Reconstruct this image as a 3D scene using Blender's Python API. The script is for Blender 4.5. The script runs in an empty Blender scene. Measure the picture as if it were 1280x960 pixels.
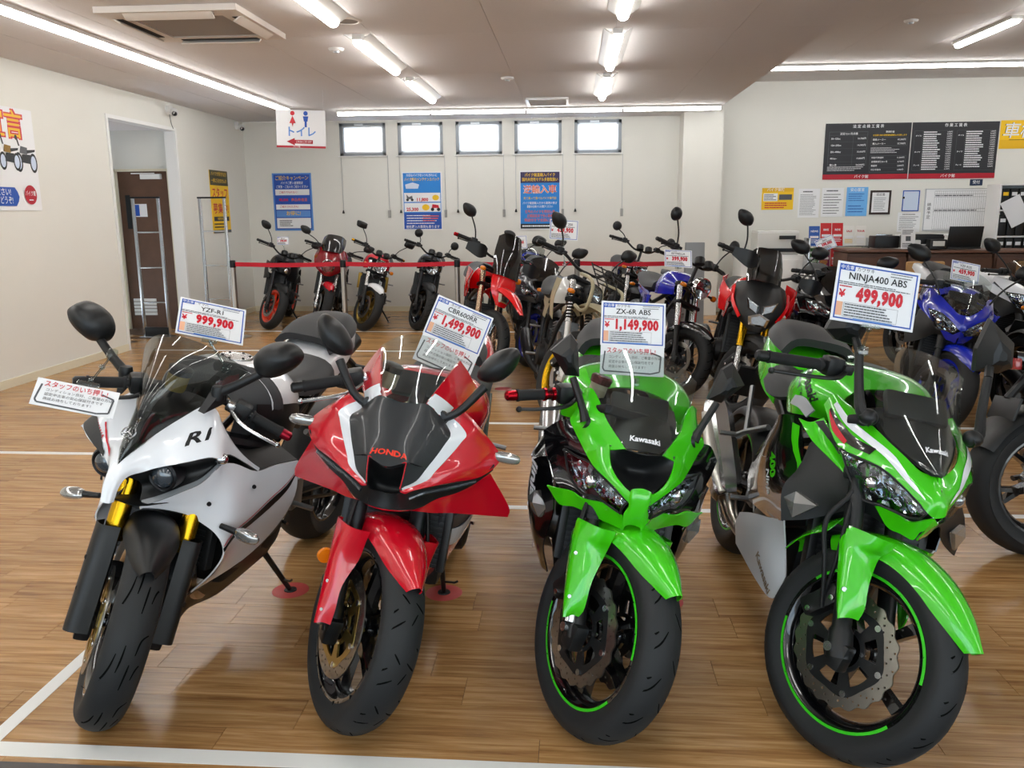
import bpy, bmesh, math, random
import numpy as np
from mathutils import Vector, Matrix
from mathutils.bvhtree import BVHTree

# ------------------------------------------------------------------ camera, sky, exposure
S = bpy.context.scene
COL = S.collection
PI = math.pi
R = math.radians
FPX = 1037.0                                   # focal length in pixels of the 1280 px wide frame
cam_data = bpy.data.cameras.new('camera')
cam_data.sensor_width = 36.0
cam_data.lens = 36.0 * FPX / 1280.0
cam_data.clip_start = 0.05
cam = bpy.data.objects.new('camera', cam_data)
COL.objects.link(cam)
yaw, pitch, roll = 0.0736, 0.2044, -0.00734
fwd = Vector((-math.sin(yaw) * math.cos(pitch), math.cos(yaw) * math.cos(pitch), -math.sin(pitch)))
rgt = Vector((math.cos(yaw), math.sin(yaw), 0))
upv = rgt.cross(fwd)
r2 = rgt * math.cos(roll) + upv * math.sin(roll)
u2 = upv * math.cos(roll) - rgt * math.sin(roll)
cm = Matrix((r2, u2, -fwd)).transposed().to_4x4()
cm.translation = (0, 0, 1.466)
cam.matrix_world = cm
S.camera = cam

S.view_settings.view_transform = 'Standard'
S.view_settings.look = 'None'
S.view_settings.gamma = 1.0
S.view_settings.use_curve_mapping = False
S.view_settings.exposure = 0.0

LAMP = 24.0                                    # emission of the fluorescent tubes
world = bpy.data.worlds.new('sky')
S.world = world
world.use_nodes = True
nt = world.node_tree
nt.nodes.clear()
wo = nt.nodes.new('ShaderNodeOutputWorld')
bg = nt.nodes.new('ShaderNodeBackground')
tc = nt.nodes.new('ShaderNodeTexCoord')
nz = nt.nodes.new('ShaderNodeTexNoise')
nz.inputs['Scale'].default_value = 3.0
nz.inputs['Detail'].default_value = 4.0
rp = nt.nodes.new('ShaderNodeValToRGB')
rp.color_ramp.elements[0].position = 0.40
rp.color_ramp.elements[0].color = (0.55, 0.74, 1.0, 1)
rp.color_ramp.elements[1].position = 0.58
rp.color_ramp.elements[1].color = (1.0, 1.0, 1.0, 1)
nt.links.new(tc.outputs['Generated'], nz.inputs['Vector'])
nt.links.new(nz.outputs['Fac'], rp.inputs['Fac'])
nt.links.new(rp.outputs['Color'], bg.inputs['Color'])
bg.inputs['Strength'].default_value = 4.5
nt.links.new(bg.outputs[0], wo.inputs['Surface'])

# ------------------------------------------------------------------ materials
def lin(c):
    if isinstance(c, str):
        c = c.lstrip('#')
        v = [int(c[i:i + 2], 16) / 255 for i in (0, 2, 4)]
        c = [x / 12.92 if x <= 0.04045 else ((x + 0.055) / 1.055) ** 2.4 for x in v]
    return (c[0], c[1], c[2], 1)

MATS = {}
def mat(name, col, rough=0.5, metal=0.0, coat=0.0, spec=0.5, trans=0.0, ior=1.45, emit=None, bump=None, vary=None, alpha=1.0):
    """principled material; bump=(scale, strength) fine relief, vary=(scale, amount) mottled colour"""
    if name in MATS:
        return MATS[name]
    m = bpy.data.materials.new(name)
    m.use_nodes = True
    n = m.node_tree
    b = n.nodes['Principled BSDF']
    c = lin(col)
    b.inputs['Base Color'].default_value = c
    b.inputs['Roughness'].default_value = rough
    b.inputs['Metallic'].default_value = metal
    b.inputs['Coat Weight'].default_value = coat
    b.inputs['Coat Roughness'].default_value = 0.03
    b.inputs['Specular IOR Level'].default_value = spec
    b.inputs['Transmission Weight'].default_value = trans
    b.inputs['IOR'].default_value = ior
    b.inputs['Alpha'].default_value = alpha
    if emit is not None:
        b.inputs['Emission Color'].default_value = c
        b.inputs['Emission Strength'].default_value = emit
    if bump or vary:
        t = n.nodes.new('ShaderNodeTexCoord')
    if vary:
        z = n.nodes.new('ShaderNodeTexNoise')
        z.inputs['Scale'].default_value = vary[0]
        z.inputs['Detail'].default_value = 3
        x = n.nodes.new('ShaderNodeMix')
        x.data_type = 'RGBA'
        x.inputs['A'].default_value = [v * (1 - vary[1]) for v in c[:3]] + [1]
        x.inputs['B'].default_value = [min(1, v * (1 + vary[1])) for v in c[:3]] + [1]
        n.links.new(t.outputs['Object'], z.inputs['Vector'])
        n.links.new(z.outputs['Fac'], x.inputs['Factor'])
        n.links.new(x.outputs['Result'], b.inputs['Base Color'])
    if bump:
        z2 = n.nodes.new('ShaderNodeTexNoise')
        z2.inputs['Scale'].default_value = bump[0]
        z2.inputs['Detail'].default_value = 2
        bp = n.nodes.new('ShaderNodeBump')
        bp.inputs['Strength'].default_value = bump[1]
        bp.inputs['Distance'].default_value = 0.002
        n.links.new(t.outputs['Object'], z2.inputs['Vector'])
        n.links.new(z2.outputs['Fac'], bp.inputs['Height'])
        n.links.new(bp.outputs['Normal'], b.inputs['Normal'])
    MATS[name] = m
    return m

def clear_mat(name, tint, gloss=0.06, rough=0.02):
    """thin clear sheet: mostly transparent, fresnel gloss on top"""
    if name in MATS:
        return MATS[name]
    m = bpy.data.materials.new(name)
    m.use_nodes = True
    n = m.node_tree
    n.nodes.clear()
    o = n.nodes.new('ShaderNodeOutputMaterial')
    a = n.nodes.new('ShaderNodeBsdfTransparent')
    a.inputs['Color'].default_value = lin(tint)
    g = n.nodes.new('ShaderNodeBsdfGlossy')
    g.inputs['Roughness'].default_value = rough
    lw = n.nodes.new('ShaderNodeLayerWeight')
    lw.inputs['Blend'].default_value = 0.5
    pw = n.nodes.new('ShaderNodeMath')
    pw.operation = 'POWER'
    pw.inputs[1].default_value = 4.0
    n.links.new(lw.outputs['Facing'], pw.inputs[0])
    ad = n.nodes.new('ShaderNodeMath')
    ad.operation = 'MULTIPLY_ADD'
    ad.inputs[1].default_value = 0.6
    ad.inputs[2].default_value = gloss
    n.links.new(pw.outputs[0], ad.inputs[0])
    x = n.nodes.new('ShaderNodeMixShader')
    n.links.new(ad.outputs[0], x.inputs[0])
    n.links.new(a.outputs[0], x.inputs[1])
    n.links.new(g.outputs[0], x.inputs[2])
    n.links.new(x.outputs[0], o.inputs['Surface'])
    MATS[name] = m
    return m

def paint(name, col, rough=0.25):
    return mat(name, col, rough, 0.0, 1.0)

# ------------------------------------------------------------------ mesh helpers
def link(o):
    COL.objects.link(o)
    return o

def tag(o, label=None, cat=None, group=None, kind=None):
    if label: o['label'] = label
    if cat: o['category'] = cat
    if group: o['group'] = group
    if kind: o['kind'] = kind
    return o

def empty(name, loc=(0, 0, 0), M=None):
    o = bpy.data.objects.new(name, None)
    o.empty_display_size = 0.05
    link(o)
    if M is not None: o.matrix_world = M
    else: o.location = loc
    return o

def catmull(P, k, closed=False):
    """P (n,d) -> dense points; k samples per segment"""
    P = np.asarray(P, float)
    n = len(P)
    if n == 2 and not closed:
        t = np.linspace(0, 1, k + 1)[:, None]
        return P[0] * (1 - t) + P[1] * t
    out = []
    segs = n if closed else n - 1
    for i in range(segs):
        if closed:
            a, b, c, d = P[(i - 1) % n], P[i], P[(i + 1) % n], P[(i + 2) % n]
        else:
            b, c = P[i], P[i + 1]
            a = P[i - 1] if i else 2 * b - c
            d = P[i + 2] if i + 2 < n else 2 * c - b
        for j in range(k):
            t = j / k
            out.append(0.5 * (2 * b + (c - a) * t + (2 * a - 5 * b + 4 * c - d) * t * t + (3 * b - a - 3 * c + d) * t ** 3))
    if not closed: out.append(P[-1])
    return np.array(out)

class MB:
    """collects geometry; build() links it as one mesh object"""
    def __init__(s):
        s.v, s.f, s.m = [], [], []
        s.cur = 0
    def add(s, vs, fs):
        o = len(s.v)
        s.v += [tuple(map(float, p)) for p in vs]
        s.f += [tuple(i + o for i in q) for q in fs]
        s.m += [s.cur] * len(fs)
        return s
    def box(s, c, d, M=None):
        x, y, z = d[0] / 2, d[1] / 2, d[2] / 2
        vs = [Vector((a * x, b * y, e * z)) for a in (-1, 1) for b in (-1, 1) for e in (-1, 1)]
        if M is not None: vs = [M @ p for p in vs]
        vs = [p + Vector(c) for p in vs]
        return s.add(vs, [(0, 1, 3, 2), (4, 6, 7, 5), (0, 4, 5, 1), (2, 3, 7, 6), (0, 2, 6, 4), (1, 5, 7, 3)])
    def cbox(s, c, d, b=0.004, M=None):
        """box with chamfered vertical-profile edges (bevelled all round)"""
        x, y, z = d[0] / 2, d[1] / 2, d[2] / 2
        b = min(b, x * .95, y * .95, z * .95)
        bm = bmesh.new()
        bmesh.ops.create_cube(bm, size=1)
        for w in bm.verts: w.co = (w.co.x * 2 * x, w.co.y * 2 * y, w.co.z * 2 * z)
        bmesh.ops.bevel(bm, geom=bm.edges[:], offset=b, segments=2, affect='EDGES', profile=0.6)
        bm.verts.index_update()
        vs = [w.co.copy() for w in bm.verts]
        fs = [[w.index for w in q.verts] for q in bm.faces]
        bm.free()
        if M is not None: vs = [M @ p for p in vs]
        return s.add([p + Vector(c) for p in vs], fs)
    def tube(s, pts, r, n=8, k=0, caps=True, closed=False, flat=1.0):
        """swept circle through pts; r number or list; k>0 smooths with catmull"""
        P = np.asarray(pts, float)
        rr = np.full(len(P), r, float) if np.isscalar(r) else np.asarray(r, float)
        if k:
            Q = catmull(np.hstack([P, rr[:, None]]), k, closed)
            P, rr = Q[:, :3], Q[:, 3]
        m = len(P)
        vs, prev = [], None
        for i in range(m):
            if closed: t = P[(i + 1) % m] - P[i - 1]
            else: t = P[min(i + 1, m - 1)] - P[max(i - 1, 0)]
            t = Vector(t).normalized()
            if prev is None:
                a = Vector((0, 0, 1)) if abs(t.z) < .9 else Vector((0, 1, 0))
                u = t.cross(a).normalized()
            else:
                u = (prev - t * prev.dot(t)).normalized()
            w = t.cross(u)
            prev = u
            for j in range(n):
                q = 2 * PI * j / n
                vs.append(Vector(P[i]) + (u * math.cos(q) + w * math.sin(q) * flat) * float(rr[i]))
        fs = []
        for i in range(m if closed else m - 1):
            i2 = (i + 1) % m
            for j in range(n):
                j2 = (j + 1) % n
                fs.append((i * n + j, i2 * n + j, i2 * n + j2, i * n + j2))
        if caps and not closed:
            fs.append(tuple(reversed(range(n))))
            fs.append(tuple(range((m - 1) * n, m * n)))
        # outward orientation
        return s.add(vs, [tuple(reversed(q)) for q in fs])
    def lathe(s, prof, c=(0, 0, 0), axis='y', n=32, closed=False, a0=0, a1=None, M=None):
        """prof list of (radius, along)"""
        full = a1 is None
        st = n if full else n + 1
        vs = []
        for i in range(st):
            q = a0 + (2 * PI if full else a1 - a0) * i / n
            for r, h in prof:
                if axis == 'y': p = Vector((r * math.cos(q), h, r * math.sin(q)))
                elif axis == 'z': p = Vector((r * math.cos(q), r * math.sin(q), h))
                else: p = Vector((h, r * math.cos(q), r * math.sin(q)))
                if M is not None: p = M @ p
                vs.append(p + Vector(c))
        k = len(prof)
        fs = []
        for i in range(n):
            i2 = (i + 1) % st
            for j in range(k if closed else k - 1):
                j2 = (j + 1) % k
                fs.append((i * k + j, i * k + j2, i2 * k + j2, i2 * k + j))
        return s.add(vs, fs)
    def ell(s, c, rad, n=16, m=10, p=1.0, M=None):
        """(super)ellipsoid"""
        vs, fs = [], []
        f = lambda x: math.copysign(abs(x) ** p, x)
        for i in range(m + 1):
            a = -PI / 2 + PI * i / m
            for j in range(n):
                b = 2 * PI * j / n
                q = Vector((rad[0] * f(math.cos(a)) * f(math.cos(b)), rad[1] * f(math.cos(a)) * f(math.sin(b)), rad[2] * f(math.sin(a))))
                if M is not None: q = M @ q
                vs.append(q + Vector(c))
        for i in range(m):
            for j in range(n):
                fs.append((i * n + j, i * n + (j + 1) % n, (i + 1) * n + (j + 1) % n, (i + 1) * n + j))
        return s.add(vs, fs)
    def prism(s, poly, t, M=None, c=(0, 0, 0)):
        """2D outline (xy) extruded along z by t, centred"""
        n = len(poly)
        vs = [Vector((x, y, t / 2)) for x, y in poly] + [Vector((x, y, -t / 2)) for x, y in poly]
        if M is not None: vs = [M @ p for p in vs]
        fs = [tuple(range(n)), tuple(reversed(range(n, 2 * n)))]
        fs += [(i, n + i, n + (i + 1) % n, (i + 1) % n) for i in range(n)]
        return s.add([p + Vector(c) for p in vs], fs)
    def grid(s, G):
        G = np.asarray(G, float)
        a, b = G.shape[:2]
        return s.add(G.reshape(-1, 3), [(i * b + j, (i + 1) * b + j, (i + 1) * b + j + 1, i * b + j + 1) for i in range(a - 1) for j in range(b - 1)])
    def shell(s, G, t):
        """grid with thickness t grown against its normal"""
        G = np.asarray(G, float)
        a, b = G.shape[:2]
        du = np.gradient(G, axis=0)
        dv = np.gradient(G, axis=1)
        N = np.cross(du, dv)
        N /= np.linalg.norm(N, axis=2, keepdims=True) + 1e-12
        B = G - N * t
        vs = np.vstack([G.reshape(-1, 3), B.reshape(-1, 3)])
        o = a * b
        fs = []
        for i in range(a - 1):
            for j in range(b - 1):
                q = (i * b + j, (i + 1) * b + j, (i + 1) * b + j + 1, i * b + j + 1)
                fs.append(q)
                fs.append(tuple(o + x for x in reversed(q)))
        rim = [j for j in range(b)] + [i * b + b - 1 for i in range(1, a)] + [(a - 1) * b + j for j in range(b - 2, -1, -1)] + [i * b for i in range(a - 2, 0, -1)]
        for i in range(len(rim)):
            x, y = rim[i], rim[(i + 1) % len(rim)]
            fs.append((x, y, o + y, o + x))
        return s.add(vs, fs)
    def mesh(s, name, mats, smooth=38, clean=True):
        me = bpy.data.meshes.new(name)
        me.from_pydata(s.v, [], s.f)
        if not isinstance(mats, (list, tuple)): mats = [mats]
        for m in mats: me.materials.append(m)
        if len(mats) > 1: me.polygons.foreach_set('material_index', s.m)
        if clean:
            bm = bmesh.new()
            bm.from_mesh(me)
            bmesh.ops.remove_doubles(bm, verts=bm.verts, dist=1e-5)
            bmesh.ops.recalc_face_normals(bm, faces=bm.faces)
            bm.to_mesh(me)
            bm.free()
        if smooth:
            me.polygons.foreach_set('use_smooth', [True] * len(me.polygons))
            me.set_sharp_from_angle(angle=R(smooth))
        me.update()
        return me
    def build(s, name, mats, parent=None, M=None, smooth=38, loc=None, clean=True):
        return put(name, s.mesh(name, mats, smooth, clean), parent, M, loc)

def put(name, me, parent=None, M=None, loc=None):
    o = bpy.data.objects.new(name, me)
    link(o)
    if parent is not None: o.parent = parent
    if M is not None: o.matrix_local = M
    if loc is not None: o.location = loc
    return o

def dense(G, k=4, kv=None):
    """tensor catmull-rom through a control grid"""
    G = np.asarray(G, float)
    a = np.stack([catmull(G[:, j], k) for j in range(G.shape[1])], axis=1)
    return np.stack([catmull(a[i], kv or k) for i in range(a.shape[0])], axis=0)

def mir(G):
    return np.asarray(G, float) * np.array([1, -1, 1])

def relax(D, n=4):
    """even out ripples of a dense grid, borders kept"""
    for _ in range(n):
        E = D.copy()
        if D.shape[0] > 2 and D.shape[1] > 2:
            E[1:-1, 1:-1] = D[1:-1, 1:-1] * .4 + .15 * (D[:-2, 1:-1] + D[2:, 1:-1] + D[1:-1, :-2] + D[1:-1, 2:])
        D = E
    return D

def panel(name, G, m, parent, k=4, kv=None, t=0.004, center=False, both=True, M=None, smooth=50):
    """G control rows given on the rider's RIGHT side (y<0). center: the last column lies on y=0 and the sheet is mirrored into one;
    else a left twin is made too"""
    G = np.asarray(G, float)
    if center:
        F = np.concatenate([G, mir(G[:, :-1])[:, ::-1]], axis=1)
        D = relax(dense(F, k, kv))
        return [MB().shell(D, t).build(name, m, parent, M, smooth)]
    D = relax(dense(G, k, kv))
    out = [MB().shell(D, t).build(name, m, parent, M, smooth)]
    if both:
        out.append(MB().shell(mir(D)[:, ::-1], t).build(name, m, parent, M, smooth))
    return out

def text_mesh(body, size, bold=0.0, align='CENTER', shear=0.0, wid=1.0, space=1.0):
    if any(ord(ch) > 0x3400 for ch in body): bold = min(bold, .010)
    elif any(ord(ch) > 0x3000 for ch in body): bold = min(bold, .02)
    c = bpy.data.curves.new('lettering', 'FONT')
    c.body = body
    c.size = size
    c.offset = bold * size
    c.align_x = align
    c.align_y = 'CENTER'
    c.resolution_u = 2
    c.shear = shear
    c.space_character = space
    o = bpy.data.objects.new('lettering', c)
    me = bpy.data.meshes.new_from_object(o)
    vs = [(v.co.x * wid, v.co.y) for v in me.vertices]
    fs = [tuple(p.vertices) for p in me.polygons]
    bpy.data.objects.remove(o)
    bpy.data.curves.remove(c)
    bpy.data.meshes.remove(me)
    return vs, fs

class Card:
    """flat print in its own plane: u right, v up, metres; layers lifted a little above each other"""
    def __init__(s):
        s.mb = MB()
        s.mats = []
        s.z = 0.0012
    def _m(s, m):
        if m not in s.mats: s.mats.append(m)
        s.mb.cur = s.mats.index(m)
    def rect(s, u0, v0, u1, v1, m, lift=1):
        s._m(m)
        s.z += 0.00015 * lift
        s.mb.add([(u0, v0, s.z), (u1, v0, s.z), (u1, v1, s.z), (u0, v1, s.z)], [(0, 1, 2, 3)])
    def poly(s, pts, m):
        s._m(m)
        s.z += 0.00015
        s.mb.add([(u, v, s.z) for u, v in pts], [tuple(range(len(pts)))])
    def disc(s, u, v, a, b, m, n=24):
        s.poly([(u + a * math.cos(2 * PI * i / n), v + b * math.sin(2 * PI * i / n)) for i in range(n)], m)
    def text(s, body, u, v, size, m, bold=0.0, align='CENTER', shear=0.0, wid=1.0, space=1.0, rot=0.0, fit=None):
        vs, fs = text_mesh(body, size, bold, align, shear, wid, space)
        if not vs: return
        if fit:
            w = max(p[0] for p in vs) - min(p[0] for p in vs)
            k = fit / w
            vs = [(p[0] * k, p[1]) for p in vs]
        s._m(m)
        s.z += 0.0002
        ca, sa = math.cos(rot), math.sin(rot)
        s.mb.add([(u + x * ca - y * sa, v + x * sa + y * ca, s.z) for x, y in vs], fs)
    def lines(s, u0, v0, u1, v1, n, m, h=0.35, seed=1):
        """rows of small print too fine to read"""
        rnd = random.Random(seed)
        s._m(m)
        s.z += 0.00015
        st = (v1 - v0) / n
        for i in range(n):
            v = v0 + st * (i + .5)
            u = u0
            end = u1 - (u1 - u0) * rnd.uniform(0, .3)
            while u < end:
                w = min(rnd.uniform(.02, .09) * (u1 - u0), end - u)
                s.mb.add([(u, v - st * h / 2, s.z), (u + w, v - st * h / 2, s.z), (u + w, v + st * h / 2, s.z), (u, v + st * h / 2, s.z)], [(0, 1, 2, 3)])
                u += w + .008 * (u1 - u0)
    def frame(s, u0, v0, u1, v1, w, m):
        s.rect(u0, v0, u1, v0 + w, m); s.rect(u0, v1 - w, u1, v1, m, 0); s.rect(u0, v0 + w, u0 + w, v1 - w, m, 0); s.rect(u1 - w, v0 + w, u1, v1 - w, m, 0)
    def build(s, name, parent):
        return s.mb.build(name, s.mats, parent, smooth=0, clean=False)

def frame_M(o, u, v):
    """matrix with local x along u, y along v, z = u x v, origin o"""
    u = Vector(u).normalized(); w = u.cross(Vector(v)).normalized(); v = w.cross(u)
    M = Matrix((u, v, w)).transposed().to_4x4()
    M.translation = o
    return M

def copy_tree(o, parent=None, depth=0):
    c = o.copy()
    COL.objects.link(c)
    if parent is not None: c.parent = parent
    for ch in list(o.children): copy_tree(ch, c, depth + 1)
    return c
# ------------------------------------------------------------------ the room
XL, XR, YB, YF, ZC, ZH, XD = -4.88, 9.0, 12.45, -3.5, 2.79, 3.23, 1.905
M_wall = mat('wallpaper', '#e0dfd8', 0.75, bump=(140, 0.25), vary=(2.0, 0.025))
M_ceil = mat('ceiling_board', '#dbd8d8', 0.85, bump=(220, 0.3), vary=(60, 0.03))
M_base = mat('baseboard_vinyl', '#dcd5bd', 0.5)
M_white = mat('white_plastic', '#e8e8e6', 0.4)
M_alu = mat('aluminium', '#b9bcc0', 0.35, 0.9)
M_dkalu = mat('window_frame_alu', '#7c8084', 0.4, 0.6)
M_steel = mat('brushed_steel', '#b4aea6', 0.28, 1.0)
M_chrome = mat('chrome', '#d8d8d8', 0.08, 1.0)
M_black = mat('black_plastic', '#161718', 0.45)
M_tube = mat('lit_diffuser', (1.0, 0.985, 0.95), 0.5, emit=LAMP)
M_refl = mat('lamp_reflector', '#e6e4e0', 0.3)

def plank_material():
    m = bpy.data.materials.new('vinyl_oak_plank')
    m.use_nodes = True
    n = m.node_tree
    b = n.nodes['Principled BSDF']
    g = n.nodes.new('ShaderNodeNewGeometry')
    oi = n.nodes.new('ShaderNodeObjectInfo')
    ad = n.nodes.new('ShaderNodeMath'); ad.operation = 'ADD'
    n.links.new(g.outputs['Random Per Island'], ad.inputs[0])
    n.links.new(oi.outputs['Random'], ad.inputs[1])
    fr = n.nodes.new('ShaderNodeMath'); fr.operation = 'FRACT'
    n.links.new(ad.outputs[0], fr.inputs[0])
    mu = n.nodes.new('ShaderNodeMath'); mu.operation = 'MULTIPLY'; mu.inputs[1].default_value = 37.0
    n.links.new(fr.outputs[0], mu.inputs[0])
    cx = n.nodes.new('ShaderNodeCombineXYZ')
    n.links.new(mu.outputs[0], cx.inputs[2])
    va = n.nodes.new('ShaderNodeVectorMath'); va.operation = 'ADD'
    n.links.new(g.outputs['Position'], va.inputs[0])
    n.links.new(cx.outputs[0], va.inputs[1])
    mp = n.nodes.new('ShaderNodeMapping')
    mp.inputs['Scale'].default_value = (1.6, 26.0, 1.0)
    n.links.new(va.outputs[0], mp.inputs['Vector'])
    nz = n.nodes.new('ShaderNodeTexNoise')
    nz.inputs['Scale'].default_value = 1.6
    nz.inputs['Detail'].default_value = 6
    nz.inputs['Roughness'].default_value = 0.62
    nz.inputs['Distortion'].default_value = 0.6
    n.links.new(mp.outputs[0], nz.inputs['Vector'])
    mp2 = n.nodes.new('ShaderNodeMapping')
    mp2.inputs['Scale'].default_value = (5.0, 160.0, 1.0)
    n.links.new(va.outputs[0], mp2.inputs['Vector'])
    n2 = n.nodes.new('ShaderNodeTexNoise')
    n2.inputs['Scale'].default_value = 1.0
    n2.inputs['Detail'].default_value = 3
    n.links.new(mp2.outputs[0], n2.inputs['Vector'])
    rp = n.nodes.new('ShaderNodeValToRGB')
    e = rp.color_ramp.elements
    e[0].position, e[0].color = 0.30, lin('#8a6037')
    e[1].position, e[1].color = 0.72, lin('#cda472')
    k = rp.color_ramp.elements.new(0.5); k.color = lin('#b08553')
    n.links.new(nz.outputs['Fac'], rp.inputs['Fac'])
    hs = n.nodes.new('ShaderNodeHueSaturation')
    mr = n.nodes.new('ShaderNodeMapRange')
    mr.inputs['To Min'].default_value = 0.86; mr.inputs['To Max'].default_value = 1.1
    n.links.new(fr.outputs[0], mr.inputs['Value'])
    n.links.new(mr.outputs[0], hs.inputs['Value'])
    n.links.new(rp.outputs['Color'], hs.inputs['Color'])
    mx = n.nodes.new('ShaderNodeMix'); mx.data_type = 'RGBA'; mx.blend_type = 'MULTIPLY'
    mx.inputs['Factor'].default_value = 0.32
    r2_ = n.nodes.new('ShaderNodeValToRGB')
    r2_.color_ramp.elements[0].position = 0.35; r2_.color_ramp.elements[0].color = (0.55, 0.5, 0.45, 1)
    r2_.color_ramp.elements[1].position = 0.6; r2_.color_ramp.elements[1].color = (1, 1, 1, 1)
    n.links.new(n2.outputs['Fac'], r2_.inputs['Fac'])
    n.links.new(hs.outputs['Color'], mx.inputs['A'])
    n.links.new(r2_.outputs['Color'], mx.inputs['B'])
    n.links.new(mx.outputs['Result'], b.inputs['Base Color'])
    b.inputs['Roughness'].default_value = 0.24
    b.inputs['Specular IOR Level'].default_value = 0.45
    bp = n.nodes.new('ShaderNodeBump')
    bp.inputs['Strength'].default_value = 0.06; bp.inputs['Distance'].default_value = 0.001
    n.links.new(n2.outputs['Fac'], bp.inputs['Height'])
    n.links.new(bp.outputs['Normal'], b.inputs['Normal'])
    return m
M_plank = plank_material()
M_seam = mat('floor_seam', '#4a3626', 0.8)

floor = MB().box(((XL + XR) / 2, (YB + YF) / 2, -0.03), (XR - XL + 2.6, YB - YF, 0.05)).build('floor', M_seam, smooth=0)
tag(floor, 'glossy brown wood-grain plank floor of the showroom', 'floor', kind='structure')
PLW, PLL = 0.1524, 0.9144
pm = MB().box((PLL / 2, PLW / 2, -0.0025), (PLL - 0.0016, PLW - 0.0016, 0.005)).mesh('plank', M_plank, 0)
known = {0: -1.3625, -1: -1.242, 2: -1.243, 1: -0.95, -2: -0.80}     # joint offsets of the rows round Y = 2.406
rnd = random.Random(4)
cand, far = [], MB()
row = 0
for rw in range(-39, 66):
    y0 = 2.4055 + rw * PLW
    if y0 < YF - 0.1 or y0 + PLW > YB + 0.1: continue
    off = known.get(rw, rnd.uniform(0, PLL))
    x = XL - PLL + ((off - XL) % PLL)
    while x < XR:
        cand.append((x, y0))
        x += PLL
def in_view(x, y):
    p = cam.matrix_world.inverted() @ Vector((x + PLL / 2, y + PLW / 2, 0))
    if p.z > -0.5: return None
    u, v = 640 - FPX * p.x / p.z, 480 + FPX * p.y / p.z
    return -p.z if -250 < u < 1530 and -20 < v < 1000 else None
vis = sorted([(in_view(*c), c) for c in cand if in_view(*c)])
near = set(c for _, c in vis[:296])
for c in cand:
    if c in near:
        put('plank', pm, floor, loc=(c[0], c[1], 0))
    else:
        far.box((c[0] + PLL / 2, c[1] + PLW / 2, -0.0025), (PLL - 0.0016, PLW - 0.0016, 0.005))
tag(far.build('remaining_planks', M_plank, floor, smooth=0, clean=False), kind='stuff')

def slab(name, boxes, m, label, cat='wall'):
    b = MB()
    for x0, x1, y0, y1, z0, z1 in boxes:
        b.box(((x0 + x1) / 2, (y0 + y1) / 2, (z0 + z1) / 2), (x1 - x0, y1 - y0, z1 - z0))
    return tag(b.build(name, m, smooth=0), label, cat, kind='structure')

OY0, OY1, OZ = 8.735, 10.25, 2.475           # doorway opening in the left wall
slab('wall_left', [(XL - .12, XL, YF, OY0, 0, ZC + .05), (XL - .12, XL, OY1, YB, 0, ZC + .05), (XL - .12, XL, OY0, OY1, OZ, ZC + .05)], M_wall, 'pale textured side wall with a doorway recess')
WX = [(-3.436, -2.746), (-2.568, -1.902), (-1.714, -1.037), (-0.857, -0.175), (0.009, 0.684)]
WZ0, WZ1 = 2.29, 2.755
bx, x0 = [], XL
for a, b in WX:
    bx += [(x0, a, YB, YB + .14, 0, ZC), (a, b, YB, YB + .14, 0, WZ0), (a, b, YB, YB + .14, WZ1, ZC)]
    x0 = b
bx += [(x0, XR, YB, YB + .14, 0, ZH + .04)]
slab('wall_back', bx, M_wall, 'long pale back wall with a row of high windows')
slab('pillar', [(1.505, 2.045, 12.0, YB, 0, ZC)], M_wall, 'square pale pillar standing out from the back wall', 'pillar')
slab('wall_right', [(XR, XR + .12, YF, YB, 0, ZH)], M_wall, 'plain pale wall beyond the service counter')
# street front behind the viewer: piers and big panes
fb = [(XL, XR, YF - .12, YF, 0, .25), (XL, XR, YF - .12, YF, 2.62, ZH)]
px = [XL + i * (XR - XL) / 7 for i in range(8)]
for x in px: fb.append((x - .06, x + .06, YF - .12, YF, .25, 2.62))
slab('wall_front', fb, M_wall, 'street front with wide shop windows')
M_clear = clear_mat('clear_glass', '#f4f8f8')
for i in range(7):
    w = empty('window_%d' % (i + 6), ((px[i] + px[i + 1]) / 2, YF - .06, .25)); tag(w, 'wide shop window pane %s' % ['by the side wall', 'second from the side wall', 'third along', 'in the middle', 'fifth along', 'sixth along', 'at the far end'][i], 'window', kind='structure')
    MB().box((0, 0, 1.185), (px[i + 1] - px[i] - .12, .008, 2.37)).build('pane', M_clear, w, smooth=0)

# ceilings, board by board
def ceiling(name, x0, x1, y0, y1, z, label):
    c = slab(name, [(x0, x1, y0, y1, z + .012, z + .06)], mat('ceiling_joint', '#8d8078', 0.9), label, 'ceiling')
    xs, bw, bl = [], 0.91, 1.82
    x = 0.30 - 20 * bw
    xs = [x + i * bw for i in range(60)]
    ys = [y1] + [YB - .35 - i * bl for i in range(10)]
    ys = [y for y in ys if y > y0] + [y0]
    for xa in xs:
        a, b = max(xa, x0), min(xa + bw, x1)
        if b - a < .03: continue
        for f, e in zip(ys[:-1], ys[1:]):
            MB().box(((a + b) / 2, (e + f) / 2, z + .006), (b - a - .0025, f - e - .0025, .012)).build('panel', M_ceil, c, smooth=0)
    return c

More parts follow.
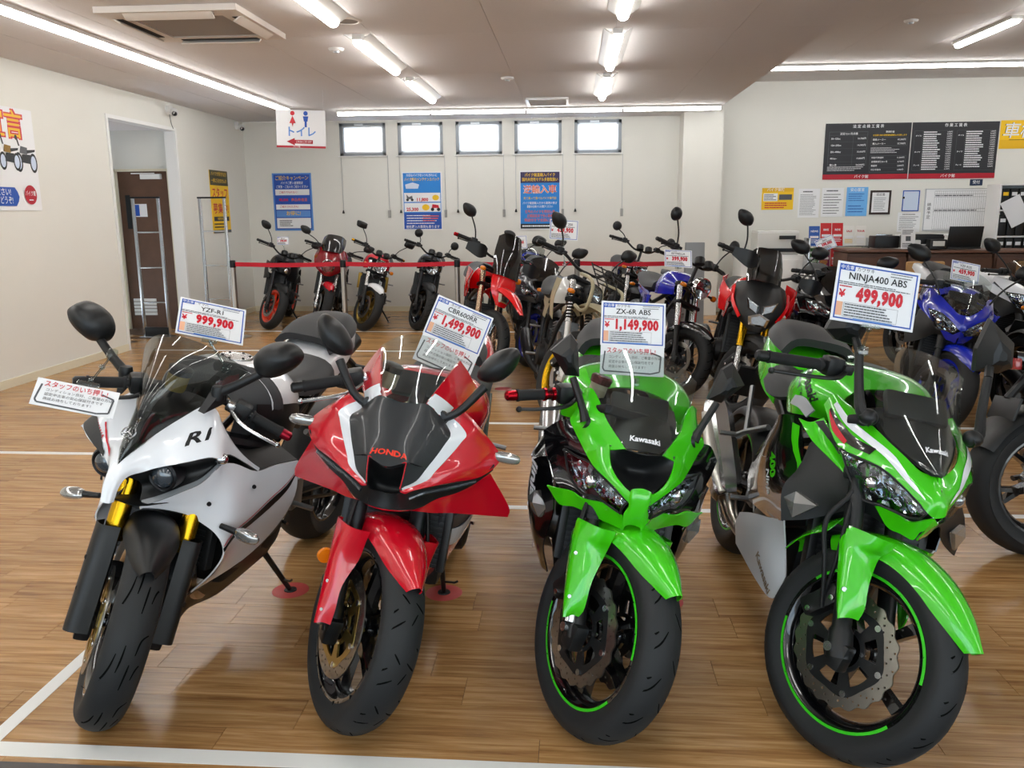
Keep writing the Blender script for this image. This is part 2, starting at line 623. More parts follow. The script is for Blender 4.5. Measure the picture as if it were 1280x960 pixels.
ceiling('ceiling', XL, XD, YF, YB, ZC, 'low pale ceiling of square boards over the showroom')
ceiling('ceiling_upper', XD, XR, YF, YB, ZH, 'raised pale ceiling over the service counter side')
slab('trim_1', [(XD - .05, XD, YF, YB, ZC + .06, ZH + .06)], M_ceil, 'step where the low ceiling meets the raised one', 'ceiling trim')
slab('baseboard_left', [(XL, XL + .012, YF, OY0 - .03, 0, .075), (XL, XL + .012, OY1 + .03, YB, 0, .075)], M_base, 'cream skirting along the side wall', 'baseboard')
slab('baseboard_back', [(XL, 1.505, YB - .012, YB, 0, .075), (2.045, XR, YB - .012, YB, 0, .075)], M_base, 'cream skirting along the back wall', 'baseboard')
slab('trim_2', [(XL - .13, XL + .012, OY0 - .03, OY0 + .01, .0, OZ - .01), (XL - .13, XL + .012, OY1 - .01, OY1 + .03, 0, OZ - .01), (XL - .13, XL + .012, OY0 - .03, OY1 + .03, OZ - .01, OZ + .03)], M_white, 'white casing round the doorway recess', 'door casing')

# recess behind the doorway: end wall with a wooden door
slab('wall_recess', [(-6.9, -5.80, 10.43, 10.53, 0, 2.7), (-5.07, XL - .10, 10.43, 10.53, 0, 2.7), (-5.80, -5.07, 10.43, 10.53, 2.03, 2.7), (-7.0, -6.9, 7.5, 10.53, 0, 2.7), (-7.0, XL - .12, 7.4, 7.5, 0, 2.7)], M_wall, 'pale walls of the small passage behind the doorway')
slab('ceiling_recess', [(-7.0, XL - .12, 7.4, 10.53, 2.5, 2.6)], M_ceil, 'ceiling of the small passage', 'ceiling')
slab('trim_3', [(-5.80, -5.77, 10.40, 10.46, 0, 2.03), (-5.10, -5.07, 10.40, 10.46, 0, 2.03), (-5.80, -5.07, 10.40, 10.46, 2.0, 2.03)], M_base, 'cream frame of the wooden door', 'door frame')
M_doorw = mat('dark_oak_veneer', '#5d4130', 0.45, vary=(9, 0.25))
dr = empty('door_1', (-5.43, 10.45, 0)); tag(dr, 'dark brown wooden door with a black glass slot', 'door', kind='structure')
MB().box((0, 0, 1.0), (.66, .04, 2.0)).build('door_leaf', M_doorw, dr, smooth=0)
MB().box((-.22, -.023, 1.5), (.06, .012, .42)).build('glass_slot', M_black, dr, smooth=0)
MB().box((.12, -.045, 1.935), (.26, .05, .06)).box((.02, -.05, 1.975), (.3, .02, .012)).build('door_closer', M_white, dr, smooth=0)
lv = MB()
for i in range(5): lv.box((-.12, -.026, .20 + i * .045), (.30, .016, .036))
lv.build('louvre', M_white, dr, smooth=0)
c = Card(); c.rect(-.1, -.08, .1, .08, mat('print_white', '#e9eaec', .5)); c.rect(-.08, -.07, .0, .07, mat('print_blue', '#1c4fae', .45))
c.build('door_notice', dr).matrix_local = frame_M((-.08, -.021, 1.52), (1, 0, 0), (0, 0, 1))
tag(MB().box((0, 0, 1.0), (.16, .03, 2.0)).build('partition_panel', mat('pale_blue_panel', '#a9d6dc', .5), loc=(-5.85, 10.2, 0), smooth=0), 'pale blue panel beside the brown door', 'panel')

# windows high in the back wall
M_frost = mat('frosted_pane', '#eef4fa', 0.35, trans=1.0, ior=1.3)
names = ['leftmost', 'second from the side wall', 'middle', 'second from the pillar', 'nearest the pillar']
for i, (a, b) in enumerate(WX):
    w = empty('window_%d' % (i + 1), ((a + b) / 2, YB, WZ0))
    tag(w, 'small high window in the back wall, %s of five' % names[i], 'window', kind='structure')
    W, Hh = b - a, WZ1 - WZ0
    fr = MB()
    for x in (-W / 2 + .022, W / 2 - .022): fr.box((x, .06, Hh / 2), (.044, .09, Hh))
    fr.box((0, .06, .02), (W, .09, .04)).box((0, .06, Hh - .02), (W, .09, .04))
    fr.build('window_frame', M_dkalu, w, smooth=0)
    sa = MB()
    for x in (-W / 2 + .056, W / 2 - .056): sa.box((x, .05, Hh / 2), (.024, .05, Hh - .08))
    sa.box((0, .05, .052), (W - .1, .05, .024)).box((0, .05, Hh - .052), (W - .1, .05, .024))
    sa.build('sash', M_alu, w, smooth=0)
    MB().box((0, .05, Hh / 2), (W - .12, .006, Hh - .12)).build('pane', M_frost, w, smooth=0)
    MB().box((0, -.012, -.008), (W + .04, .05, .016)).build('sill', M_white, w, smooth=0)
    MB().cbox((-.05, .005, Hh - .022), (.13, .03, .03)).build('latch', M_alu, w)
    cord = tag(MB().tube([(a + .015, YB - .012, WZ0 - .01), (a + .02, YB - .012, 1.5)], .0035, 5).build('pull_rope', M_alu), 'pull cord with dark knob under window %s' % names[i], 'pull cord', 'window pull cords')
    MB().lathe([(.0, 0), (.02, .005), (.014, .03), (.006, .05), (0, .052)], (a + .02, YB - .03, 1.46), 'z', 10).build('knob', M_black, cord)
    cr = tag(MB().tube([(b + .02, YB - .012, WZ0 + .01), (b + .022, YB - .012, 1.5)], .0035, 5).build('window_crank', M_alu), 'crank cable with grey box under window %s' % names[i], 'crank', 'window crank cables')
    MB().cbox((b + .022, YB - .02, 1.45), (.035, .035, .11)).build('crank_box', mat('grey_box', '#9c9c98', .5), cr)

# white floor tape
M_tape = mat('white_floor_tape', '#e4e4e0', 0.45)
def tape(x0, x1, y0, y1, label):
    tag(MB().box(((x0 + x1) / 2, (y0 + y1) / 2, .0006), (x1 - x0, y1 - y0, .0012)).build('floor_tape', M_tape, smooth=0), label, 'floor tape', 'white tape lines on the floor')
tape(-4.4, 4.5, 1.935, 1.995, 'white floor tape running just ahead of the front tyres')
tape(-1.665, -1.617, 1.996, 3.95, 'white floor tape beside the white sport bike, running away from the viewer')
tape(-1.665, 4.0, 3.955, 4.005, 'white floor tape crossing behind the front row of bikes')
tape(-4.6, -1.3, 4.78, 4.83, 'white floor tape across the open floor by the side wall')
tape(-1.2, 3.4, 5.655, 5.705, 'white floor tape across the aisle behind the red sport bike')
tape(-4.6, -1.0, 8.725, 8.775, 'white floor tape across the floor before the belt barrier')
tape(-4.6, 0.5, 10.215, 10.265, 'white floor tape under the back row of motorcycles')
tag(MB().box((2, -.1, .001), (13.2, 4.02, .002)).build('floor_mat', mat('dark_grey_mat', '#55504e', .6)), 'dark grey mat along the walkway in front of the tape', 'mat')

# lamps
def bar_lamp(loc, rz, L, label, group, w=.07, body=.10):
    t = empty('fluorescent_lamp', loc); t.rotation_euler = (0, 0, rz); tag(t, label, 'lamp', group)
    MB().box((0, 0, -.014), (L, body, .028)).build('lamp_body', M_refl, t, smooth=0)
    n = 8
    pr = [(w / 2 * math.cos(PI + PI * i / n), -.028 + .04 * math.sin(PI + PI * i / n)) for i in range(n + 1)]
    g = np.array([[(x, y, z) for y, z in pr] for x in (-L / 2 + .012, L / 2 - .012)])
    m = MB().grid(g)
    m.add(g[0], [tuple(range(n + 1))]); m.add(g[1], [tuple(range(n + 1))])
    m.build('diffuser', M_tube, t)
    return t
ords = ['first', 'second', 'third', 'fourth', 'fifth', 'sixth', 'seventh', 'eighth', 'ninth', 'tenth', 'eleventh', 'twelfth']
for i in range(11):
    bar_lamp((-3.64, 10.79 - .62 - i * 1.245, ZC), PI / 2, 1.24, 'ceiling tube lamp in the line along the side wall, %s from the back' % ords[i], 'tube lamps along the side wall')
for i in range(4):
    bar_lamp((-3.115 + 1.247 * (i + .5), 11.22, ZC), 0, 1.24, 'ceiling tube lamp above the back windows, %s from the side wall' % ords[i], 'tube lamps above the windows', .06, .08)
for i in range(5):
    bar_lamp((1.975 + 1.285 * (i + .5), 11.1, ZH), 0, 1.28, 'tube lamp on the raised ceiling above the counter, %s from the pillar' % ords[i], 'tube lamps above the counter', .07, .09)
for i in range(9):
    bar_lamp((4.13, 9.85 - .62 - i * 1.5, ZH), PI / 2, 1.24, 'tube lamp on the raised ceiling running towards the counter, %s from the back' % ords[i], 'tube lamps over the counter aisle', .08, .11)
def troffer(x, y, label):
    t = empty('ceiling_lamp', (x, y, ZC)); tag(t, label, 'lamp', 'reflector lamps on the low ceiling')
    L = 1.44
    m = MB()
    for s in (-1, 1):
        m.add([(s * .035, -L / 2, -.045), (s * .035, L / 2, -.045), (s * .10, L / 2, 0), (s * .10, -L / 2, 0), (s * .035, -L / 2, -.049), (s * .035, L / 2, -.049), (s * .104, L / 2, -.004), (s * .104, -L / 2, -.004)], [(0, 1, 2, 3), (4, 5, 6, 7), (0, 1, 5, 4), (2, 3, 7, 6), (0, 3, 7, 4), (1, 2, 6, 5)])
    m.box((0, 0, -.02), (.07, L, .04))
    m.build('reflector', M_refl, t, smooth=0)
    n = 8
    pr = [(.04 * math.cos(PI + PI * i / n), -.05 + .035 * math.sin(PI + PI * i / n)) for i in range(n + 1)]
    g = np.array([[(a, yy, b) for a, b in pr] for yy in (-L / 2 + .03, L / 2 - .03)])
    d = MB().grid(g)
    d.add(g[0], [tuple(range(n + 1))]); d.add(g[1], [tuple(range(n + 1))])
    d.build('diffuser', M_tube, t)
for j, (x, w) in enumerate(((-1.64, 'nearer the side wall'), (.32, 'nearer the pillar'))):
    for i in range(6):
        troffer(x, 9.32 - 2.04 * i, 'reflector ceiling lamp in the row %s, %s from the back wall' % (w, ords[i]))

# cassette air conditioner, vent, speaker, detectors, cameras
M_ac = mat('ac_plastic', '#ddd4cb', 0.45)
ac = empty('air_conditioner', (-2.64, 6.02, ZC - .002)); tag(ac, 'square ceiling cassette air conditioner with open flaps', 'air conditioner')
m = MB()
for s in (-1, 1):
    m.box((s * .40, 0, -.02), (.15, .95, .04)); m.box((0, s * .40, -.02), (.65, .15, .04))
m.build('cover', M_ac, ac, smooth=0)
g = MB()
for i in range(26): g.box((0, -.31 + i * .0248, -.022), (.64, .012, .02))
g.box((0, 0, -.006), (.65, .65, .012))
g.build('grille', mat('ac_grille', '#a79b90', 0.6), ac, smooth=0)
for k in range(4):
    Mx = Matrix.Rotation(k * PI / 2, 4, 'Z') @ Matrix.Translation((0, -.42, -.05)) @ Matrix.Rotation(R(-32), 4, 'X')
    MB().cbox((0, 0, 0), (.60, .075, .012), .004).build('flap', M_ac, ac, Mx)
    MB().box((0, -.40, -.041), (.58, .05, .004)).build('air_slot', mat('slot_dark', '#4c4642', .8), ac, Matrix.Rotation(k * PI / 2, 4, 'Z'), smooth=0)
v = empty('ceiling_vent', (-.32, 10.6, ZC)); tag(v, 'slatted air vent in the low ceiling before the windows', 'vent')
m = MB()
for s in (-1, 1): m.box((s * .24, 0, -.012), (.03, .64, .024)); m.box((0, s * .31, -.012), (.48, .03, .024))
m.build('vent_frame', M_refl, v, smooth=0)
MB().box((0, 0, -.002), (.46, .6, .004)).build('vent_back', mat('slot_dark', '#4c4642', .8), v, smooth=0)
for i in range(14): MB().box((0, 0, 0), (.45, .022, .004), Matrix.Rotation(R(40), 3, 'X')).build('slat', M_refl, v, loc=(0, -.27 + i * .0415, -.012), smooth=0)
sp = empty('ceiling_speaker', (-1.60, 6.12, ZC)); tag(sp, 'round speaker set in the ceiling beside a lamp', 'speaker')
MB().lathe([(.0, -.004), (.085, -.004), (.085, 0)], (0, 0, 0), 'z', 24).build('speaker_mesh', mat('mesh_grey', '#8c8078', .7), sp)
MB().lathe([(.083, 0), (.083, -.008), (.105, -.006), (.112, 0)], (0, 0, 0), 'z', 28).build('speaker_ring', M_ac, sp)
for (x, y, z, l) in ((-1.95, 7.1, ZC, 'by the ceiling speaker'), (-.67, 8.76, ZC, 'in the middle of the low ceiling'), (3.2, 8.7, ZH, 'on the raised ceiling')):
    d = empty('smoke_detector', (x, y, z)); tag(d, 'small round smoke detector %s' % l, 'detector')
    MB().lathe([(.0, -.022), (.05, -.022), (.062, -.012), (.065, 0)], (0, 0, 0), 'z', 20).build('housing', M_white, d)
    MB().lathe([(0, -.036), (.022, -.034), (.026, -.02)], (0, 0, 0), 'z', 14).build('sensor', M_alu, d)
def cctv(x, y, z, label, s=1):
    d = empty('security_camera', (x, y, z)); tag(d, label, 'camera')
    MB().lathe([(0, .05), (.05, .05), (.055, 0), (0, 0)], (0, 0, 0), 'x', 16).build('mount', M_white, d)
    MB().ell((.09, -.02, -.03), (.05, .05, .05)).tube([(.04, 0, 0), (.08, -.01, -.02)], .02, 10).build('body', M_white, d)
    MB().lathe([(.026, -.03), (.026, 0), (0, .004)], (.12, -.06, -.055), 'y', 14).build('lens', M_black, d)
cctv(XL, 10.12, 2.70, 'white security camera on the wall above the doorway recess')
MB().tube([(XL + .02, 10.12, 2.66), (XL + .014, 10.16, 2.55), (XL + .014, 10.2, 2.49)], .004, 6, 4).build('cable', M_black, bpy.data.objects['security_camera'], Matrix.Translation((-XL, -10.12, -2.70)))
cctv(XL, 12.2, 2.72, 'small white security camera in the back corner')
# ------------------------------------------------------------------ motorcycle materials
M_rubber = mat('tyre_rubber', '#232425', 0.62, bump=(90, 0.12), spec=0.4)
M_groove = mat('tread_groove', '#050505', 0.9, spec=0.1)
M_gblack = mat('gloss_black', '#08080a', 0.2, coat=1.0)
M_mblack = mat('satin_black', '#141516', 0.42)
M_dark = mat('dark_metal', '#232427', 0.38, 0.6)
M_grey = mat('grey_plastic', '#3a3b3d', 0.5)
M_engine = mat('engine_black', '#18191b', 0.45, 0.3)
M_cast = mat('cast_aluminium', '#8d8e90', 0.4, 0.9)
M_silver = mat('silver_metal', '#c4c6c8', 0.25, 1.0)
M_gold = mat('gold_anodised', '#c79a1e', 0.22, 1.0)
M_disc = mat('disc_steel', '#a7a39c', 0.3, 1.0)
M_discgold = mat('disc_carrier_gold', '#b8a05a', 0.3, 1.0)
M_seat = mat('seat_vinyl', '#2b2c2e', 0.6, bump=(260, 0.25))
M_grip = mat('grip_rubber', '#1a1a1b', 0.75)
M_mirglass = mat('mirror_glass', '#d0d4d8', 0.03, 1.0)
M_lens = clear_mat('lamp_lens', '#e8eef2', 0.12)
M_reflect = mat('lamp_bowl', '#d9dcdf', 0.12, 1.0)
M_amber = mat('amber_lens', '#d9780c', 0.15, coat=1.0)
M_smoke = clear_mat('smoked_screen', '#d3d5d3', 0.06)
M_clearscr = clear_mat('clear_screen', '#f0f5f4', 0.06)
M_darkscr = clear_mat('dark_screen', '#7d7f80', 0.08)
M_white_p = paint('white_paint', '#e6e8ec')
M_red_p = paint('red_paint', '#c5061f')
M_green_p = paint('lime_green_paint', '#3fc40d')
M_blue_p = paint('blue_paint', '#1226b0')
M_hose = mat('rubber_hose', '#101011', 0.55)
M_fin = mat('radiator_fins', '#1d1e20', 0.5, 0.4)

CACHE = {}
def cached(key, fn):
    if key not in CACHE: CACHE[key] = fn()
    return CACHE[key]

def tyre_prof(Rt, w, rim):
    bw = w * .40
    h = [(rim - .004, bw * .96), (rim + .008, bw * 1.03), (rim + .022, w * .485), ((rim + Rt) / 2 + .002, w * .505), (Rt - w * .27, w * .48), (Rt - w * .17, w * .415), (Rt - w * .09, w * .32), (Rt - w * .034, w * .2), (Rt - w * .008, w * .1)]
    return [(r, -y) for r, y in h] + [(Rt, 0)] + [(r, y) for r, y in reversed(h)]

def crown_r(prof, y):
    ys = [p[1] for p in prof]; rs = [p[0] for p in prof]
    return float(np.interp(y, ys, rs))

TREADS = {
    'curves': (9, [[(-.005, -.055), (.02, -.042), (.06, -.03), (.10, -.024)], [(.05, -.012), (.085, -.008), (.125, -.006)], [(.0, .010), (.05, .014), (.075, .016)], [(.03, .03), (.06, .036), (.08, .047), (.10, .058)], [(.10, .024), (.14, .03), (.16, .05)]]),
    'slash': (12, [[(0, -.052), (.018, -.03), (.03, -.014)], [(.045, -.05), (.06, -.034)], [(.075, -.006), (.10, -.026)], [(.05, .052), (.065, .032), (.08, .014)], [(.02, .006), (.05, .022)], [(.105, .05), (.12, .036)]]),
    'arrow': (16, [[(0, -.05), (.02, -.03), (.052, -.012)], [(.035, -.052), (.05, -.036)], [(.05, .05), (.07, .03), (.10, .012)], [(.09, .052), (.105, .036)]]),
    'block': (26, [[(0, -.055), (.01, -.02)], [(.01, -.02), (.035, 0)], [(.035, 0), (.01, .02)], [(.01, .02), (0, .055)]]),
}
def tread_mesh(Rt, w, rim, pat, gw=.005):
    prof = tyre_prof(Rt, w, rim)
    n, strokes = TREADS[pat]
    mb = MB()
    sc = w / .12
    for k in range(n):
        for st in strokes:
            P = catmull(np.array(st), 4)
            L = []
            for i, (a, y) in enumerate(P):
                d = P[min(i + 1, len(P) - 1)] - P[max(i - 1, 0)]
                d = d / (np.linalg.norm(d) + 1e-9)
                nx, ny = -d[1], d[0]
                taper = .4 + .6 * math.sin(PI * (i + .5) / len(P))
                for sgn in (-1, 1):
                    aa, yy = a + nx * gw / 2 * sgn * taper, (y + ny * gw / 2 * sgn * taper) * sc
                    yy = max(-w * .47, min(w * .47, yy))
                    th = 2 * PI * k / n + aa / Rt
                    r = crown_r(prof, yy) + .0005
                    L.append((r * math.cos(th), yy, r * math.sin(th)))
            mb.add(L, [(2 * i, 2 * i + 1, 2 * i + 3, 2 * i + 2) for i in range(len(P) - 1)])
    return mb.mesh('tread', M_groove, 0, False)

def curve2d(loops, t, name, m):
    """outline with holes -> flat plate of thickness t in the XZ plane (axis y)"""
    c = bpy.data.curves.new(name, 'CURVE')
    c.dimensions = '2D'
    c.fill_mode = 'BOTH'
    c.extrude = t / 2
    for lp in loops:
        s = c.splines.new('POLY')
        s.points.add(len(lp) - 1)
        for i, (x, y) in enumerate(lp): s.points[i].co = (x, y, 0, 1)
        s.use_cyclic_u = True
    o = bpy.data.objects.new(name, c)
    me = bpy.data.meshes.new_from_object(o)
    bpy.data.objects.remove(o)
    bpy.data.curves.remove(c)
    me.transform(Matrix.Rotation(PI / 2, 4, 'X'))
    me.materials.clear()
    me.materials.append(m)
    me.name = name
    return me

def ring(r, n, cx=0, cy=0, wob=0, k=0, ph=0):
    return [(cx + (r + wob * math.cos(k * 2 * PI * i / n)) * math.cos(2 * PI * i / n + ph), cy + (r + wob * math.cos(k * 2 * PI * i / n)) * math.sin(2 * PI * i / n + ph)) for i in range(n)]

def disc_meshes(Ro, Ri, petal, carrier, holes=3):
    loops = [ring(Ro, 120 if petal else 64, 0, 0, .004 if petal else 0, 20), ring(Ri, 48)]
    for k in range(holes):
        rr = Ri + (Ro - Ri) * (k + .8) / (holes + .6)
        n = 20
        for i in range(n):
            a = 2 * PI * (i + (k % 3) / 3) / n
            loops.append(ring(.0034, 6, rr * math.cos(a), rr * math.sin(a)))
    d = curve2d(loops, .0045, 'brake_disc', M_disc)
    lp = [ring(Ri + .004, 60, 0, 0, .005, 6), ring(.05, 24)]
    for i in range(6):
        a0, a1 = 2 * PI * (i + .18) / 6, 2 * PI * (i + .82) / 6
        ra, rb = .062, Ri - .018
        lp.append([(ra * math.cos(a0 + (a1 - a0) * j / 6), ra * math.sin(a0 + (a1 - a0) * j / 6)) for j in range(7)] + [(rb * math.cos(a1 - (a1 - a0) * j / 8), rb * math.sin(a1 - (a1 - a0) * j / 8)) for j in range(9)])
    cme = curve2d(lp, .006, 'disc_carrier', carrier)
    b = MB()
    for i in range(6):
        a = 2 * PI * i / 6
        b.lathe([(0, .006), (.009, .006), (.009, -.006), (0, -.006)], (Ri * math.cos(a), 0, Ri * math.sin(a)), 'y', 10)
    for i in range(5):
        a = 2 * PI * i / 5 + .3
        b.lathe([(0, .009), (.006, .009), (.006, -.004), (0, -.004)], (.056 * math.cos(a), 0, .056 * math.sin(a)), 'y', 8)
    return d, cme, b.mesh('disc_buttons', M_silver)

def make_wheel(root, name, M, Rt, w, rim, m_rim, spokes=5, style='y', tread=None, discs=(), petal=False, Rd=.155, Ri=None, carrier=None, stripe=None, fine=True, wire=False, hub_m=None):
    """part: rim mesh with sub-parts tyre, spoke, disc ..., axle along y at the origin of M"""
    n = 56 if fine else 36
    bw = w * .40
    def rimf():
        p = [(rim + .006, -bw), (rim - .006, -bw), (rim - .012, -bw * .9), (rim - .022, -bw * .72), (rim - .032, -bw * .3), (rim - .032, bw * .3), (rim - .022, bw * .72), (rim - .012, bw * .9), (rim - .006, bw), (rim + .006, bw), (rim + .002, bw * .9), (rim - .014, bw * .6), (rim - .02, 0), (rim - .014, -bw * .6), (rim + .002, -bw * .9)]
        return MB().lathe(p, n=n, closed=True).mesh('rim', m_rim, 50)
    wh = put(name, cached(('rim', rim, bw, m_rim.name, n), rimf), root, M)
    put('tyre', cached(('tyre', Rt, w, rim, n), lambda: MB().lathe(tyre_prof(Rt, w, rim), n=n + 8).mesh('tyre', M_rubber, 60)), wh)
    if tread: tag(put('tread_grooves', cached(('tread', Rt, w, rim, tread), lambda: tread_mesh(Rt, w, rim, tread)), wh), kind='stuff')
    hm = hub_m or m_rim
    put('hub', cached(('hub', w, hm.name), lambda: MB().lathe([(0, -w * .5), (.02, -w * .5), (.024, -w * .42), (.05, -w * .40), (.052, -w * .2), (.038, 0), (.052, w * .2), (.05, w * .40), (.024, w * .42), (.02, w * .5), (0, w * .5)], n=20).mesh('hub', hm)), wh)
    if wire:
        def wiref():
            mb = MB()
            for i in range(36):
                a = 2 * PI * i / 36
                s = 1 if i % 2 else -1
                b = a + (.35 if (i // 2) % 2 else -.35)
                mb.tube([(.045 * math.cos(b), s * w * .3, .045 * math.sin(b)), ((rim - .02) * math.cos(a), 0, (rim - .02) * math.sin(a))], .0018, 4, caps=False)
            return mb.mesh('wire_spokes', M_silver)
        put('wire_spokes', cached(('wire', rim, w), wiref), wh)
    else:
        def spf():
            mb = MB()
            r0, r1 = .04, rim - .024
            if style == 'y':
                rm = (r0 + r1) * .5
                def arm(p, q, w0, w1, t0, t1):
                    d = np.array(q) - np.array(p); d /= np.linalg.norm(d); nn = np.array([-d[1], d[0]])
                    vs = []
                    for pt, ww, tt in ((p, w0, t0), (q, w1, t1)):
                        for sx, sy in ((-1, -1), (1, -1), (1, 1), (-1, 1)):
                            x, z = np.array(pt) + nn * sx * ww / 2
                            vs.append((x, sy * tt / 2, z))
                    mb.add(vs, [(0, 1, 5, 4), (1, 2, 6, 5), (2, 3, 7, 6), (3, 0, 4, 7), (0, 3, 2, 1), (4, 5, 6, 7)])
                arm((r0, 0), (rm, 0), .034, .028, w * .36, w * .28)
                for s in (-1, 1): arm((rm - .01, s * .004), (r1 + .008, s * .034), .02, .016, w * .27, w * .24)
            else:
                mb.add([(r, sy * t, sx * ww) for r, ww, t in ((r0, .017, w * .19), ((r0 + r1) / 2, .011, w * .15), (r1 + .006, .016, w * .13)) for sx, sy in ((-1, -1), (1, -1), (1, 1), (-1, 1))],
                       [(4 * k + a, 4 * k + (a + 1) % 4, 4 * k + 4 + (a + 1) % 4, 4 * k + 4 + a) for k in (0, 1) for a in range(4)])
            return mb.mesh('spoke', m_rim, 30)
        sm = cached(('spoke', rim, w, style, m_rim.name), spf)
        for i in range(spokes):
            put('spoke', sm, wh, Matrix.Rotation(2 * PI * i / spokes + .35, 4, 'Y'))
    if stripe:
        def strf():
            mb = MB()
            for s in (-1, 1):
                for a0, a1 in ((.2, 2.6), (3.3, 5.8)):
                    mb.lathe([(rim + .002, s * (bw + .0012)), (rim - .006, s * (bw + .0012))], n=30, a0=a0, a1=a1)
            return mb.mesh('rim_stripe', stripe, 0, False)
        put('rim_stripe', cached(('stripe', rim, bw, stripe.name), strf), wh)
    Ri = Ri or Rd - .038
    if discs:
        cm_ = carrier or M_dark
        dm = cached(('disc', Rd, Ri, petal, cm_.name), lambda: disc_meshes(Rd, Ri, petal, cm_))
        for y in discs:
            put('brake_disc', dm[0], wh, Matrix.Translation((0, y, 0)))
            put('disc_carrier', dm[1], wh, Matrix.Translation((0, y, 0)))
            tag(put('disc_buttons', dm[2], wh, Matrix.Translation((0, y, 0))), kind='stuff')
    return wh

def steer_matrix(Rt, rake, off, delta):
    d = Vector((-math.sin(rake), 0, math.cos(rake)))
    p = Vector((-off * math.cos(rake), 0, Rt - off * math.sin(rake)))
    return Matrix.Translation(p) @ Matrix.Rotation(delta, 4, d) @ Matrix.Translation(-p), d, p

def pod(outline, rings, m, name, root, M=None, smooth=45, face=None, n=None):
    """closed shell from an outline in (y,z); rings = [(scale, x)], scaled about the outline's centroid"""
    O = np.array(outline, float)
    if n: O = catmull(O, n, True)
    c = O.mean(axis=0)
    mb = MB()
    k = len(O)
    vs = []
    for s, x in rings:
        Q = c + (O - c) * s
        vs += [(x, y, z) for y, z in Q]
    fs = [tuple(range(k))]
    for i in range(len(rings) - 1):
        for j in range(k):
            fs.append((i * k + j, i * k + (j + 1) % k, (i + 1) * k + (j + 1) % k, (i + 1) * k + j))
    fs.append(tuple(reversed(range((len(rings) - 1) * k, len(rings) * k))))
    mb.add(vs, fs)
    o = mb.build(name, m, root, M, smooth)
    if face is not None:
        Q = c + (O - c) * face[0]
        MB().add([(face[1], y, z) for y, z in Q], [tuple(range(k))]).build('mirror_glass', M_mirglass, o, smooth=0)
    return o

def line_frame(p, q):
    """matrix whose z runs from p to q, origin p"""
    p, q = Vector(p), Vector(q)
    return Matrix.Translation(p) @ (q - p).to_track_quat('Z', 'Y').to_matrix().to_4x4()

def screw(root, pts, r=.006, m=None, d=(1, 0, 0), name='screw'):
    mb = MB()
    for p in pts:
        Mx = Vector((0, 0, 1)).rotation_difference(Vector(d)).to_matrix()
        mb.lathe([(0, .003), (r * .8, .003), (r, 0), (r, -.004)], p, 'z', 10, M=Mx)
    return mb.build(name, m or M_silver, root)

def decal(name, body, size, o, u, v, target, m, root, bold=0.0, shear=0.0, wid=1.0, lift=.0012, space=1.0):
    """lettering wrapped on the surface of target mesh objects (all in the thing's frame)"""
    vs, fs = text_mesh(body, size, bold, 'CENTER', shear, wid, space)
    return wrap(name, vs, fs, o, u, v, target, m, root, lift)

def wrap(name, vs, fs, o, u, v, target, m, root, lift=.0012):
    u = Vector(u).normalized(); w = u.cross(Vector(v)).normalized(); v = w.cross(u)
    tr = []
    for t in (target if isinstance(target, (list, tuple)) else [target]):
        tr.append(BVHTree.FromPolygons([q.co.copy() for q in t.data.vertices], [tuple(p.vertices) for p in t.data.polygons]))
    o = Vector(o)
    bm = bmesh.new()
    bvs = [bm.verts.new((x, y, 0)) for x, y in vs]
    for f in fs:
        try: bm.faces.new([bvs[i] for i in f])
        except ValueError: pass
    long = [e for e in bm.edges if e.calc_length() > .014]
    for _ in range(3):
        if not long: break
        bmesh.ops.subdivide_edges(bm, edges=long, cuts=1)
        bmesh.ops.triangulate(bm, faces=[f for f in bm.faces if len(f.verts) > 4])
        long = [e for e in bm.edges if e.calc_length() > .014]
    for q in bm.verts:
        p = o + u * q.co.x + v * q.co.y + w * .025
        best = None
        for t in tr:
            h, nn, i, d = t.find_nearest(p)
            if h is not None and (best is None or d < best[1]): best = (h, d, nn)
        nn, ex = (best[2], 0) if best[2].dot(w) > 0 else (-best[2], .0052)
        q.co = best[0] + nn * (lift + ex)
    me = bpy.data.meshes.new(name)
    bm.to_mesh(me)
    bm.free()
    me.materials.append(m)
    return put(name, me, root)

def fork_leg(root, M, Rt, rake, y, L, up=(.026, None), low=(.021, None), split=.45, axle_clamp=True, foot=None):
    """one upside-down or conventional leg from the axle up along the rake"""
    d = Vector((-math.sin(rake), 0, math.cos(rake)))
    a = Vector((0.012, y, Rt)) - d * .02
    mid = a + d * L * split
    top = a + d * L
    lo = MB().tube([a, a + d * .07, a + d * .08, mid + d * .03], [low[0] * 1.35, low[0] * 1.25, low[0], low[0]], 16)
    o = lo.build('fork_leg', low[1], root, M)
    MB().tube([mid, mid + d * .012, mid + d * .014, top], [up[0] * 1.08, up[0] * 1.08, up[0], up[0]], 18).build('fork_tube', up[1], root, M)
    if axle_clamp:
        s = 1 if y > 0 else -1
        MB().cbox((a.x - .002, y, Rt - .012), (.058, .046, .078), .012).build('axle_clamp', foot or low[1], o)
        MB().lathe([(0, .012), (.013, .012), (.014, 0), (.014, -.02)] if s > 0 else [(0, -.012), (.013, -.012), (.014, 0), (.014, .02)], (0, y + s * .026, Rt), 'y', 14).build('axle_nut', M_silver, o)
    return o

